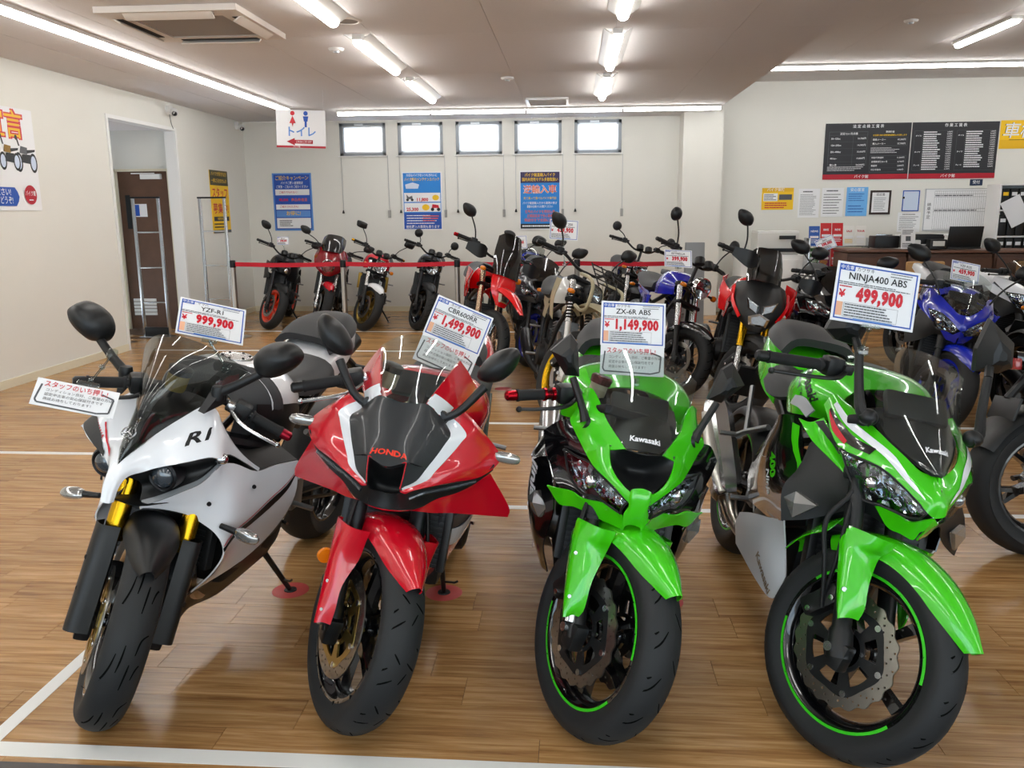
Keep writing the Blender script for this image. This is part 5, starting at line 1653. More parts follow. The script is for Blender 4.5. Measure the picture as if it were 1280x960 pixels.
NIN = {
    'upper': [
        [(-0.395, -0.203, 0.889), (-0.393, -0.186, 0.926), (-0.387, -0.16, 0.92)],
        [(-0.338, -0.203, 0.86), (-0.336, -0.183, 0.907), (-0.329, -0.145, 0.907)],
        [(-0.28, -0.204, 0.829), (-0.282, -0.18, 0.881), (-0.272, -0.137, 0.896)],
        [(-0.231, -0.189, 0.804), (-0.216, -0.165, 0.858), (-0.215, -0.12, 0.883)],
        [(-0.161, -0.16, 0.805), (-0.15, -0.134, 0.841), (-0.161, -0.099, 0.864)],
        [(-0.106, -0.116, 0.799), (-0.103, -0.098, 0.827), (-0.112, -0.07, 0.843)],
        [(-0.055, -0.07, 0.771), (-0.055, -0.061, 0.803), (-0.082, -0.035, 0.819)],
        [(-0.024, -0.04, 0.747), (-0.026, -0.031, 0.78), (-0.067, -0.008, 0.816)],
        [(-0.003, -0.022, 0.73), (-0.005, -0.018, 0.768), (-0.063, -0.003, 0.815)],
        [(-0.004, 0, 0.72), (-0.006, 0, 0.772), (-0.04, 0, 0.82)],
    ],
    'lens': [
        [(-0.231, -0.184, 0.798), (-0.23, -0.191, 0.797), (-0.231, -0.187, 0.803)],
        [(-0.19, -0.162, 0.741), (-0.181, -0.169, 0.769), (-0.178, -0.165, 0.799)],
        [(-0.149, -0.13, 0.695), (-0.139, -0.141, 0.747), (-0.137, -0.142, 0.8)],
        [(-0.104, -0.087, 0.697), (-0.102, -0.105, 0.746), (-0.108, -0.115, 0.796)],
        [(-0.055, -0.047, 0.696), (-0.052, -0.062, 0.731), (-0.057, -0.068, 0.768)],
        [(-0.022, -0.027, 0.707), (-0.011, -0.029, 0.718), (-0.007, -0.022, 0.731)],
    ],
    'chin': [
        [(-0.124, -0.093, 0.681), (-0.124, -0.099, 0.687)],
        [(-0.108, -0.057, 0.641), (-0.106, -0.085, 0.695)],
        [(-0.083, -0.031, 0.638), (-0.083, -0.066, 0.693)],
        [(-0.059, -0.006, 0.635), (-0.055, -0.036, 0.683)],
        [(-0.042, -0.005, 0.664), (-0.019, -0.022, 0.702)],
        [(-0.03, 0, 0.675), (-0.004, 0, 0.718)],
    ],
    'arm': [
        [(-0.395, -0.264, 0.833), (-0.379, -0.234, 0.831), (-0.362, -0.205, 0.856)],
        [(-0.338, -0.234, 0.789), (-0.313, -0.205, 0.792), (-0.288, -0.193, 0.819)],
        [(-0.264, -0.189, 0.756), (-0.256, -0.177, 0.761), (-0.239, -0.18, 0.782)],
        [(-0.194, -0.151, 0.728), (-0.194, -0.155, 0.734), (-0.194, -0.16, 0.741)],
    ],
    'black': [
        [(-0.126, -0.099, 0.687), (-0.12, -0.076, 0.663), (-0.115, -0.056, 0.641)],
        [(-0.153, -0.127, 0.692), (-0.149, -0.112, 0.673), (-0.149, -0.097, 0.653)],
        [(-0.197, -0.15, 0.727), (-0.19, -0.145, 0.685), (-0.178, -0.126, 0.65)],
        [(-0.268, -0.186, 0.753), (-0.243, -0.195, 0.668), (-0.223, -0.162, 0.611)],
        [(-0.338, -0.228, 0.786), (-0.288, -0.24, 0.656), (-0.256, -0.21, 0.571)],
        [(-0.329, -0.24, 0.708), (-0.321, -0.281, 0.633), (-0.297, -0.267, 0.538)],
    ],
    'side': [
        [(-0.74, -0.2, 0.74), (-0.53, -0.273, 0.806), (-0.44, -0.243, 0.832)],
        [(-0.82, -0.21, 0.6), (-0.566, -0.274, 0.677), (-0.377, -0.221, 0.697)],
        [(-0.84, -0.21, 0.5), (-0.584, -0.249, 0.554), (-0.377, -0.256, 0.615)],
        [(-0.82, -0.19, 0.42), (-0.53, -0.219, 0.467), (-0.35, -0.243, 0.52)],
    ],
    'belly': [
        [(-0.35, -0.239, 0.523), (-0.368, -0.199, 0.421), (-0.35, -0.182, 0.347)],
        [(-0.485, -0.236, 0.48), (-0.458, -0.226, 0.402), (-0.368, -0.193, 0.26)],
        [(-0.638, -0.234, 0.434), (-0.602, -0.238, 0.38), (-0.494, -0.21, 0.257)],
        [(-0.746, -0.236, 0.393), (-0.746, -0.239, 0.349), (-0.71, -0.232, 0.289)],
    ],
}
# ------------------------------------------------------------------ green sport bike with white belly
def nin_muffler(root):
    MB().tube([(-.80, -.12, .24), (-1.0, -.16, .27), (-1.12, -.175, .34)], [.024, .026, .04], 12, 4).build('exhaust_pipe', M_steel, root)
    o = MB().tube([(-1.08, -.185, .34), (-1.12, -.19, .37), (-1.42, -.205, .56), (-1.50, -.205, .60)], [.05, .064, .066, .05], 8, 2, flat=1.1).build('muffler', M_silver, root)
    MB().tube([(-1.05, -.205, .36), (-1.20, -.235, .46), (-1.40, -.245, .58)], [.03, .045, .04], 8, 3, flat=.4).build('heat_shield', mat('satin_silver', '#c9c6bf', .35, .7), o)
ni, niS, niP, nid = sport_bike('sport_motorcycle', .7886, 2.0945, -86.5, 12.2, 31, 'lime green sport motorcycle with a white belly fairing and twin slanted headlights', wb=1.37, Rt=.293, tw=.11, rw=.15, Rr=.31, tread='arrow', up=M_mblack, low=M_mblack,
    split=.62, petal=True, discs=(-.062,), stand=(1.02, 2.98, 0), muffler=nin_muffler, carrier=M_mblack, ty=-.07, stripe=mat('rim_green', '#35c21a', .4), spokes=5, style='i', fork_L=.66, body_up=.023, body_low=.026, dash=(-.27, .95))
upn = panel('upper_fairing', NIN['upper'], M_green_p, ni, 4, 4, .005)
head_lamp(ni, NIN['lens'], .03)
panel('chin', NIN['chin'], M_green_p, ni, 4, 4, .005)
arn = panel('fairing_arm', NIN['arm'], M_green_p, ni, 4, 4, .005)
panel('side_cowl', NIN['black'], M_mblack, ni, 4, 4, .005, smooth=25)
sdn = panel('side_fairing', NIN['side'], M_gblack, ni, 4, 4, .005)
bln = panel('belly_fairing', NIN['belly'], M_white_p, ni, 4, 4, .005)
E_ = [(-.05, -.012, .824), (-.10, -.053, .841), (-.18, -.105, .88), (-.28, -.135, .955), (-.345, -.155, 1.0), (-.40, -.178, 1.047)]
panel('windscreen', screen_grid(E_, [(-.04, .825), (-.085, .87), (-.16, .945), (-.26, 1.035), (-.325, 1.075), (-.39, 1.102)]), M_clearscr, ni, 4, 5, .003, center=True)
panel('dash_cover', [[(-.06, -.014, .815), (-.055, 0, .818)], [(-.12, -.06, .835), (-.12, 0, .86)], [(-.20, -.105, .87), (-.20, 0, .91)], [(-.29, -.12, .92), (-.29, 0, .945)]], M_mblack, ni, 3, 3, .003, center=True)
for i, s in enumerate((-1, 1)):
    piv = Vector((-.21, s * .150, .91)); neck = Vector((-.30, s * .19, 1.075))
    mb = MB().tube([piv + Vector((.01, -s * .012, -.01)), piv + Vector((-.01, s * .02, .012)), piv.lerp(neck, .4) + Vector((-.01, s * .012, 0)), neck], [.018, .016, .0135, .0125], 8, 3)
    mb.tube([neck, neck + Vector((-.035, s * .012, .04))], .012, 8)
    mb.ell(piv, (.025, .028, .024), 12, 8)
    mb.build('mirror_stalk', M_mblack, ni)
    ol = [(s * y, z) for y, z in ((.172, 1.238), (.262, 1.184), (.28, 1.112), (.243, 1.087), (.175, 1.08), (.160, 1.146))]
    pod(ol, [(.94, -.375), (1.0, -.366), (.97, -.35), (.45, -.312), (.2, -.305)], M_mblack, 'mirror', ni, smooth=20, face=(.9, -.376))
    sg = [(-.28, s * .254, .640), (-.232, s * .203, .624), (-.275, s * .245, .562), (-.31, s * .272, .608)]
    o = Vector((.5, s * .8, 0)).normalized() * .012
    cc = sum((Vector(q) for q in sg), Vector()) / 4 + o * 1.6
    MB().add([Vector(q) + o * .3 for q in sg] + [cc] + [Vector(q) - o for q in sg], [(0, 1, 4), (1, 2, 4), (2, 3, 4), (3, 0, 4), (0, 1, 6, 5), (1, 2, 7, 6), (2, 3, 8, 7), (3, 0, 5, 8)]).build('turn_signal', mat('clear_signal', '#a9a7a3', .12, .7, 1.0), ni, smooth=20)
    g = lambda P: [(x, s * y, z) for x, y, z in P]
    strip('white_line', g([(-.36, .175, .905), (-.28, .155, .87), (-.20, .125, .85), (-.12, .085, .825), (-.05, .062, .79), (-.02, .038, .76)]), g([(-.36, .183, .895), (-.28, .166, .858), (-.20, .138, .838), (-.12, .097, .812), (-.052, .068, .778), (-.02, .038, .757)]), [upn[i]], M_white_p, ni)
    strip('black_flash', g([(-.36, .188, .885), (-.29, .175, .86), (-.22, .150, .835), (-.16, .118, .828)]), g([(-.36, .192, .877), (-.29, .190, .84), (-.22, .172, .818), (-.16, .132, .812)]), [upn[i]], M_gblack, ni)
    strip('red_flash', g([(-.36, .191, .879), (-.29, .184, .848), (-.23, .172, .824)]), g([(-.35, .194, .87), (-.29, .195, .835), (-.23, .182, .814)]), [upn[i]], mat('print_red', '#c80f26', .4), ni, lift=.0036)
    strip('dark_slot', g([(-.37, .222, .838), (-.31, .203, .808), (-.25, .18, .775)]), g([(-.355, .207, .85), (-.29, .195, .815), (-.245, .18, .78)]), [arn[i]], M_black, ni)
    strip('green_inlay', g([(-.42, .262, .80), (-.40, .262, .74), (-.355, .25, .69)]), g([(-.45, .275, .80), (-.43, .275, .74), (-.375, .262, .69)]), [sdn[i]], M_green_p, ni)
    decal('lettering', '400', .052, (-.51, s * .255, .647), (.28, -s * .05, -.55) if s < 0 else (-.28, -s * .05, .55), (.6, 0, .35) if s < 0 else (-.6, 0, -.35), [sdn[i]], M_green_p, ni, bold=.05)
    decal('lettering', 'Ninja', .040, (-.525, s * .245, .585), (.28, -s * .05, -.55) if s < 0 else (-.28, -s * .05, .55), (.6, 0, .35) if s < 0 else (-.6, 0, -.35), [sdn[i]], mat('print_white', '#e9eaec', .5), ni, bold=.03, shear=.2)
    decal('lettering', 'Kawasaki', .040, (-.45, s * .215, .30), (.55, 0, -.35) if s < 0 else (-.55, 0, .35), (.3, 0, .6) if s < 0 else (-.3, 0, -.6), [bln[i]], mat('print_brown', '#8d7a63', .5), ni, bold=.03)
# steered
fender(ni, niS, .293, .115, R(34), R(132), M_green_p, gap=.028)
panel('rear_flare', [[(-.20, -.075, .545), (-.20, -.03, .60), (-.20, 0, .605)], [(-.27, -.065, .49), (-.27, -.025, .54), (-.27, 0, .548)], [(-.33, -.03, .42), (-.33, -.015, .45), (-.33, 0, .455)]], M_green_p, ni, 3, 3, .003, center=True, M=niS)
for s in (-1, 1):
    a = Vector((.012, s * .112, .293))
    G = []
    for t, w0, w1 in ((.09, -.02, .034), (.13, -.012, .05), (.20, -.004, .056), (.27, .0, .058), (.30, .0, .085), (.335, -.05, .11)):
        c = a + nid * t
        G.append([c + Vector((-w0, s * .030, -.004)), c + Vector((.024, s * .036, .002)), c + Vector((w1, s * .014, .014)), c + Vector((w1 + .012, -s * .034 if t > .25 else -s * .006, .016))])
    G = np.array([[tuple(q) for q in r] for r in G])
    MB().shell(dense(G, 4, 4), .004).build('fork_cover', M_green_p, ni, niS, smooth=30)
    screw(ni, [a + nid * .17 + Vector((.03, s * .036, 0))], .008, M_silver, (.6, s * .8, .2)).matrix_local = niS
    clip_on(ni, niS, s, (-.406, .175, .966), (-.471, .359, .916))
MB().tube([(-.09, -.10, .36), (-.12, -.135, .47), (-.17, -.15, .58), (-.16, -.12, .68), (-.22, -.06, .78)], .007, 8, 5).build('brake_hose', M_hose, ni, niS)
MB().tube([(-.10, -.10, .38), (-.10, -.13, .50), (-.12, -.14, .60), (-.20, -.08, .74)], .006, 8, 5).build('abs_cable', M_hose, ni, niS)
tkn = tank_of(ni, [[(-.42, -.13, .84), (-.42, -.14, .90), (-.42, -.10, .945), (-.42, 0, .965)], [(-.53, -.195, .82), (-.53, -.205, .91), (-.53, -.14, .985), (-.53, 0, 1.0)], [(-.64, -.20, .80), (-.64, -.215, .90), (-.64, -.14, .985), (-.64, 0, 1.0)], [(-.76, -.17, .79), (-.76, -.185, .87), (-.76, -.12, .94), (-.76, 0, .955)], [(-.84, -.12, .79), (-.84, -.13, .84), (-.84, -.09, .89), (-.84, 0, .90)]], M_green_p, (-.62, 0, 1.002))
decal('lettering', 'Kawasaki', .056, (-.56, -.20, .925), (.12, -.02, -.10), (.10, .09, .12), [tkn], mat('print_black', '#0b0b0c', .4), ni, bold=.035)
decal('lettering', 'Racing Team', .028, (-.585, -.213, .89), (.12, -.02, -.10), (.10, .09, .12), [tkn], mat('print_black', '#0b0b0c', .4), ni, bold=.01)
panel('knee_cover', [[(-.40, -.225, .865), (-.42, -.235, .835)], [(-.50, -.222, .88), (-.50, -.235, .845)], [(-.58, -.225, .87), (-.58, -.235, .84)]], mat('grey_satin', '#7f8285', .3, .5), ni, 4, 3, .004)
rear_seat_tail(ni, M_green_p, M_seat,
    [[(-.80, -.12, .82), (-.80, -.09, .875), (-.80, 0, .885)], [(-.90, -.17, .79), (-.90, -.14, .855), (-.90, 0, .865)], [(-1.02, -.165, .82), (-1.02, -.13, .88), (-1.02, 0, .888)]],
    [[(-1.05, -.125, .93), (-1.05, -.09, .975), (-1.05, 0, .983)], [(-1.18, -.135, .955), (-1.18, -.105, 1.005), (-1.18, 0, 1.015)], [(-1.31, -.10, .975), (-1.31, -.07, 1.015), (-1.31, 0, 1.02)]],
    [[(-.96, -.15, .76), (-.96, -.15, .86), (-.96, -.09, .90), (-.96, 0, .905)], [(-1.10, -.165, .80), (-1.10, -.16, .91), (-1.10, -.10, .945), (-1.10, 0, .95)], [(-1.30, -.135, .87), (-1.30, -.13, .97), (-1.30, -.08, .99), (-1.30, 0, .995)], [(-1.46, -.05, .95), (-1.46, -.045, .985), (-1.46, -.03, .995), (-1.46, 0, 1.0)]])
decal('lettering', 'Kawasaki', .022, (-.10, 0, .875), (0, 1, 0), (-.5, 0, .8), [o for o in ni.children if o.name.startswith('windscreen')], mat('print_white', '#e9eaec', .5), ni, bold=.03, lift=.002)
# ------------------------------------------------------------------ the other motorcycles of the showroom
def fin_cylinder(root, c, w, d, h, n, m, tilt=0):
    mb = MB().box((0, 0, 0), (d * .8, w * .8, h))
    for i in range(n): mb.box((0, 0, -h / 2 + h * (i + .5) / n), (d, w, h / n * .45))
    return mb.build('engine_cylinder', m, root, Matrix.Translation(c) @ Matrix.Rotation(tilt, 4, 'Y'), smooth=0)

def mirror_on(root, SM, s, foot, head, shape, m=None, size=1.0):
    foot, head = Vector(foot), Vector(head)
    st = MB().tube([foot, foot.lerp(head, .45) + Vector((0, -s * .012, .01)), head], .006, 8, 4).build('mirror_stalk', m or M_mblack, root, SM)
    z = head.z + .03 * size
    y = head.y + s * .02
    if shape == 'round': O = [(y + .055 * size * math.cos(a), z + .055 * size * math.sin(a)) for a in np.linspace(0, 2 * PI, 14, endpoint=False)]
    elif shape == 'rect': O = [(y + s * q[0] * size, z + q[1] * size) for q in ((-.06, -.03), (.05, -.035), (.075, .0), (.07, .04), (-.05, .045), (-.065, .02))]
    else: O = [(y + s * q[0] * size, z + q[1] * size) for q in ((-.055, -.025), (-.01, -.045), (.05, -.03), (.085, .02), (.07, .05), (.0, .055), (-.05, .025))]
    x = head.x
    pod(O, [(.9, x - .024), (1.0, x - .018), (.95, x), (.6, x + .02), (.25, x + .025)], m or M_mblack, 'mirror', root, SM, n=3 if shape != 'round' else None, face=(.88, x - .025))
    return st

def road_bike(name, X, Y, head, lean, delta, label, group, wb=1.42, rake=25, Rt=.30, tw=.12, rw=.16, Rr=.31, rim=.2159, rim_r=None, rim_m=None, wire=False, spokes=5, style='y', discs=(-.068,), petal=False,
              up=None, low=None, split=.45, fork_L=.66, boots=False, fender_m=None, fender_kind='road', tank_m=None, tank=(.86, .155), seat_z=.80, tail_m=None, lamp='round', lamp_z=.84, lamp_x=-.13, lamp_r=.085, lamp_m=None,
              bar_z=1.02, bar_w=.37, mirror='oval', mirror_z=1.17, mirror_y=.34, engine_m=None, fins=False, rad=True, signal=True, signal_m=None, muffler_m=None, grip_end=None, tread=None, stand=True, carrier=None, gauges=True, body_low=.022, body_up=.026, side_m=None, grab=False):
    rim_m = rim_m or M_gblack; tank_m = tank_m or M_gblack; engine_m = engine_m or M_engine; fender_m = fender_m or M_mblack; tail_m = tail_m or tank_m
    SM, d, p = steer_matrix(Rt, R(rake), .035, R(delta))
    pose = bike_pose(X, Y, head, lean)
    WM = SM @ Matrix.Translation((0, 0, Rt))
    gap = lowest(cached(('tyre', Rt, tw, rim, 36), lambda: MB().lathe(tyre_prof(Rt, tw, rim), n=44).mesh('tyre', M_rubber, 60)), pose @ WM)
    pose = pose @ Matrix.Translation((-wb, 0, 0)) @ Matrix.Rotation(math.atan2(gap, wb), 4, 'Y') @ Matrix.Translation((wb, 0, 0))
    root = empty(name, M=pose)
    tag(root, label, 'motorcycle', group)
    make_wheel(root, 'front_wheel', WM, Rt, tw, rim, rim_m, spokes, style, tread, discs, petal, .148, None, carrier, None, False, wire, M_cast if wire else None)
    for s in (-1, 1):
        fork_leg(root, SM, Rt, R(rake), s * .098, fork_L, (body_up, up or M_dark), (body_low, low or M_mblack), split)
        if boots:
            a = Vector((.012, s * .098, Rt)); pts, rr = [], []
            for i in range(19):
                pts.append(a + d * (fork_L * split + i * .012)); rr.append(.03 if i % 2 else .024)
            MB().tube(pts, rr, 12).build('fork_boot', M_hose, root, SM)
    for y in discs: caliper(root, SM, Rt, y * 1.15, 2.5, .13)
    if fender_kind == 'road': fender(root, SM, Rt, tw * 1.06, R(50), R(142), fender_m, gap=.024)
    else:
        top = Rt * 2 + .17
        panel('front_fender', [[(.36, -.012, top - .13), (.37, -.006, top - .12), (.375, 0, top - .12)], [(.22, -.06, top - .05), (.22, -.04, top - .02), (.22, 0, top - .01)], [(.05, -.085, top - .01), (.05, -.06, top + .025), (.05, 0, top + .035)], [(-.12, -.075, top - .02), (-.12, -.05, top + .01), (-.12, 0, top + .02)], [(-.26, -.05, top - .10), (-.27, -.03, top - .08), (-.28, 0, top - .07)]], fender_m, root, 4, 4, .004, center=True, M=SM)
    top = Vector((.012, 0, Rt)) + d * (fork_L - .02)
    for t in (0, -.16): MB().cbox(top + d * t, (.07, .26, .032), .01, Matrix.Rotation(-R(rake), 3, 'Y')).build('fork_clamp', M_dark, root, SM)
    cx = top.x
    MB().tube([(cx - .07, -bar_w + .10, bar_z), (cx - .035, -bar_w * .55, bar_z - .005), (cx, -.10, bar_z - .06), (cx, 0, bar_z - .065), (cx, .10, bar_z - .06), (cx - .035, bar_w * .55, bar_z - .005), (cx - .07, bar_w - .10, bar_z)], .0115, 10, 4).tube([top, (cx, 0, bar_z - .065)], .016, 8).build('handlebar', M_mblack, root, SM)
    for s in (-1, 1):
        grip_set(root, SM, (cx - .068, s * (bar_w - .12), bar_z), (-.22, s * 1, -.02), s, L=.12, end=grip_end)
        mirror_on(root, SM, s, (cx - .05, s * (bar_w - .16), bar_z + .01), (cx - .05, s * mirror_y, mirror_z), mirror)
        if signal: turn_signal(root, (lamp_x - .03, s * .16, lamp_z - .03), (0, s, 0), M_mblack, signal_m or M_amber, .06, .024, .06, SM)
    if gauges:
        for y in (-.055, .055): 
            g = MB().lathe([(0, .03), (.036, .03), (.042, .02), (.042, -.03), (0, -.035)], (0, 0, 0), 'z', 18).build('gauge', M_mblack, root, SM @ Matrix.Translation((cx + .06, y, bar_z - .03)) @ Matrix.Rotation(R(-25), 4, 'Y'))
            MB().lathe([(0, .0305), (.034, .0305)], (0, 0, 0), 'z', 18).build('gauge_face', M_white, g)
    if lamp == 'round':
        h = MB().lathe([(.02, -.10), (.06, -.085), (lamp_r * .95, -.04), (lamp_r, 0), (lamp_r * .97, .008), (lamp_r * .9, .004)], (lamp_x, 0, lamp_z), 'x', 28).build('headlight', lamp_m or M_chrome, root, SM)
        MB().lathe([(.01, -.05), (lamp_r * .6, -.03), (lamp_r * .92, .0)], (lamp_x, 0, lamp_z), 'x', 24).build('lamp_bowl', M_reflect, h)
        MB().lathe([(0, .018), (lamp_r * .5, .014), (lamp_r * .93, .002)], (lamp_x, 0, lamp_z), 'x', 24).build('lamp_lens', M_lens, h)
        MB().tube([(lamp_x - .06, -.098, lamp_z + .01), (lamp_x - .05, -.07, lamp_z), (lamp_x - .05, .07, lamp_z), (lamp_x - .06, .098, lamp_z + .01)], .012, 8).build('lamp_bracket', M_dark, root, SM)
    zt, wt = tank
    tank_of(root, [[(-.30, -.07, zt - .12), (-.30, -.075, zt - .05), (-.30, -.05, zt - .015), (-.30, 0, zt)], [(-.42, -wt * .95, zt - .14), (-.42, -wt, zt - .05), (-.42, -wt * .65, zt + .045), (-.42, 0, zt + .06)], [(-.56, -wt, zt - .15), (-.56, -wt * 1.02, zt - .06), (-.56, -wt * .65, zt + .04), (-.56, 0, zt + .055)], [(-.68, -wt * .75, zt - .15), (-.68, -wt * .8, zt - .08), (-.68, -wt * .5, zt), (-.68, 0, zt + .01)], [(-.76, -wt * .55, zt - .15), (-.76, -wt * .58, zt - .1), (-.76, -wt * .4, zt - .05), (-.76, 0, zt - .045)]], tank_m, (-.50, 0, zt + .058))
    panel('seat', [[(-.74, -.10, seat_z - .01), (-.74, -.08, seat_z + .025), (-.74, 0, seat_z + .03)], [(-.86, -.14, seat_z - .03), (-.86, -.11, seat_z + .01), (-.86, 0, seat_z + .015)], [(-1.02, -.14, seat_z - .01), (-1.02, -.11, seat_z + .03), (-1.02, 0, seat_z + .036)], [(-1.20, -.12, seat_z + .03), (-1.20, -.09, seat_z + .065), (-1.20, 0, seat_z + .07)], [(-1.36, -.09, seat_z + .04), (-1.36, -.06, seat_z + .07), (-1.36, 0, seat_z + .075)]], M_seat, root, 3, 3, .05, center=True)
    panel('tail_cowl', [[(-.80, -.125, seat_z - .15), (-.80, -.13, seat_z - .05), (-.80, -.10, seat_z - .035), (-.80, 0, seat_z - .03)], [(-1.10, -.13, seat_z - .08), (-1.10, -.13, seat_z), (-1.10, -.09, seat_z + .012), (-1.10, 0, seat_z + .015)], [(-1.42, -.08, seat_z + .0), (-1.42, -.08, seat_z + .05), (-1.42, -.05, seat_z + .06), (-1.42, 0, seat_z + .062)], [(-1.55, -.03, seat_z + .05), (-1.55, -.03, seat_z + .07), (-1.55, -.02, seat_z + .078), (-1.55, 0, seat_z + .08)]], tail_m, root, 3, 3, .004, center=True)
    MB().cbox((-1.56, 0, seat_z + .03), (.03, .12, .05), .01).build('tail_light', mat('red_lens', '#8d0a12', .15, coat=1.0), root)
    pl = MB().cbox((-1.58, 0, seat_z - .16), (.012, .19, .10), .004, Matrix.Rotation(R(20), 3, 'Y')).tube([(-1.45, 0, seat_z + .02), (-1.57, 0, seat_z - .12)], .018, 8).build('plate_hanger', M_mblack, root)
    panel('side_cover', [[(-.74, -.13, seat_z - .06), (-.78, -.145, seat_z - .18)], [(-.90, -.145, seat_z - .07), (-.90, -.15, seat_z - .17)], [(-1.05, -.12, seat_z - .06), (-1.02, -.12, seat_z - .12)]], side_m or tail_m, root, 3, 3, .004)
    # rear wheel and running gear
    RWM = Matrix.Translation((-wb, 0, Rr))
    make_wheel(root, 'rear_wheel', RWM, Rr, rw, rim_r or rim, rim_m, spokes, style, None, (-.07,), False, .11, .075, None, None, False, wire, M_cast if wire else None)
    for s in (-1, 1):
        MB().tube([(-.84, s * .09, .42), (-.98, s * (rw / 2 + .03), .41), (-wb - .04, s * (rw / 2 + .035), Rr)], [.028, .028, .02], 8, 3, flat=.6).build('swingarm', M_dark, root)
        MB().tube([(-.24, s * .03, .84), (-.34, s * .10, .60), (-.42, s * .13, .30), (-.62, s * .13, .22), (-.86, s * .12, .30)], .017, 8, 4).build('frame_tube', M_mblack, root)
        MB().tube([(-.24, s * .03, .88), (-.55, s * .10, .74), (-.82, s * .11, .62), (-.86, s * .11, .36)], .018, 8, 4).build('frame_tube', M_mblack, root)
        MB().tube([(-.80, s * .10, .68), (-1.15, s * .10, seat_z - .05), (-1.45, s * .06, seat_z)], .013, 8).build('subframe_tube', M_mblack, root)
        MB().tube([(-.84, s * .12, .34), (-.84, s * .24, .33)], .012, 8).tube([(-.84, s * .13, .34), (-.70, s * .16, .30), (-.68, s * .19, .31)], .006, 6).build('footpeg', M_cast, root)
        MB().tube([(-1.05, s * .11, .62), (-1.0, s * .13, .48)], .01, 6).tube([(-1.05, s * .13, .53), (-1.05, s * .22, .53)], .01, 6).build('pillion_peg', M_cast, root)
        MB().lathe([(0, s * .045), (.05, s * .045), (.078, s * .035), (.088, 0), (.088, -s * .02)], (-.62, s * .135, .37), 'y', 22).build('engine_cover', engine_m, root)
        if signal: turn_signal(root, (-1.38, s * .12, seat_z - .02), (0, s, 0), M_mblack, signal_m or M_amber, .055, .022, .05)
    MB().tube([(-wb, -rw / 2 - .05, Rr), (-wb, rw / 2 + .05, Rr)], .012, 10).build('rear_axle', M_silver, root)
    MB().tube([(-.88, rw / 2, .43), (-wb, rw / 2, Rr + .08)], .008, 6).build('chain', M_dark, root)
    MB().cbox((-.62, 0, .36), (.40, .26, .24), .03).cbox((-.78, 0, .48), (.16, .2, .16), .03).build('engine_block', engine_m, root)
    fin_cylinder(root, (-.50, 0, .56), .24 if not fins else .19, .17, .20, 9, engine_m if not fins else M_cast, R(-12))
    hb = MB()
    for y in ((-.06, .06) if fins else (-.09, -.03, .03, .09)): hb.tube([(-.42, y, .58), (-.33, y, .50), (-.34, y * .9, .32), (-.46, y * .6 - .03, .18), (-.75, -.08, .17)], .018, 8, 4)
    hb.build('exhaust_header', M_steel, root)
    MB().tube([(-.74, -.08, .17), (-.92, -.15, .22), (-1.05, -.19, .30), (-1.42, -.20, .40), (-1.48, -.20, .415)], [.022, .03, .05, .052, .035], 12, 3).build('muffler', muffler_m or M_dark, root)
    MB().tube([(-.98, -.115, .42), (-1.04, -.115, .70)], .022, 10).tube([(-.98, .115, .42), (-1.04, .115, .70)], .022, 10).build('rear_shocks', M_dark, root)
    if rad: radiator(root, (-.27, 0, .56), .28, .28, R(-14), 12)
    rf = []
    for a in np.linspace(R(55), R(150), 5): rf.append([(-wb + (Rr + dr) * math.cos(a), -rw * yy, Rr + (Rr + dr) * math.sin(a)) for yy, dr in ((.6, -.01), (.5, .02), (0, .03))])
    panel('rear_fender', rf, M_mblack, root, 3, 3, .003, center=True)
    if grab: MB().tube([(-1.15, -.13, seat_z + .03), (-1.45, -.10, seat_z + .11), (-1.5, 0, seat_z + .115), (-1.45, .10, seat_z + .11), (-1.15, .13, seat_z + .03)], .011, 8, 4).build('grab_rail', M_silver, root)
    if stand:
        f = pose @ Vector((-.74, .27, 0)); side_stand(root, pose, (-.74, .11, .25), (f.x, f.y, 0))
    return root, SM, d, pose

BACK = 'motorcycles behind the belt barrier'
MID = 'motorcycles in the middle rows'
M_orange = mat('orange_rim', '#ee3b16', .3, coat=1.0)
M_goldrim = mat('gold_rim', '#8d7434', .3, .8)
M_sgrey = paint('slate_paint', '#353b42')
M_cloud = mat('clear_signal', '#a9a7a3', .12, .7, 1.0)

# --- row behind the belt
n1, s1, d1, p1 = road_bike('naked_motorcycle', -3.93, 10.45, -80, 11, 34, 'black naked motorcycle with bright orange wheels behind the belt', BACK, rim_m=M_orange, tank_m=mat('dark_tank', '#1d1f22', .35, coat=.6), lamp=None, lamp_z=.80, mirror_z=1.2, tank=(.88, .17), signal=False, petal=False, low=M_mblack, up=M_dark, carrier=M_dark)
panel('air_scoop', [[(-.16, -.10, .66), (-.18, -.14, .76), (-.22, -.13, .85)], [(-.28, -.20, .62), (-.30, -.215, .74), (-.32, -.19, .86)], [(-.42, -.20, .66), (-.45, -.205, .74), (-.46, -.18, .82)]], M_mblack, n1, 3, 3, .005)
pod([(-.07, .74), (.07, .74), (.085, .80), (.05, .86), (-.05, .86), (-.085, .80)], [(1, -.22), (.95, -.10), (.6, -.06)], M_mblack, 'headlight_cowl', n1, s1, smooth=30)
MB().ell((-.07, 0, .79), (.02, .035, .035), 14, 10).build('headlight', M_reflect, n1, s1)
n2, s2, d2, p2 = road_bike('half_faired_motorcycle', -3.30, 10.55, -82, 11, 20, 'dark red half-faired motorcycle with black screen behind the belt', BACK, tank_m=M_red_p, fender_m=M_red_p, low=M_silver, up=M_silver, lamp=None, lamp_z=.84, mirror_z=1.12, mirror_y=.40, tank=(.90, .17), signal=False, gauges=False)
M_dkred = paint('dark_red_paint', '#7a0713')
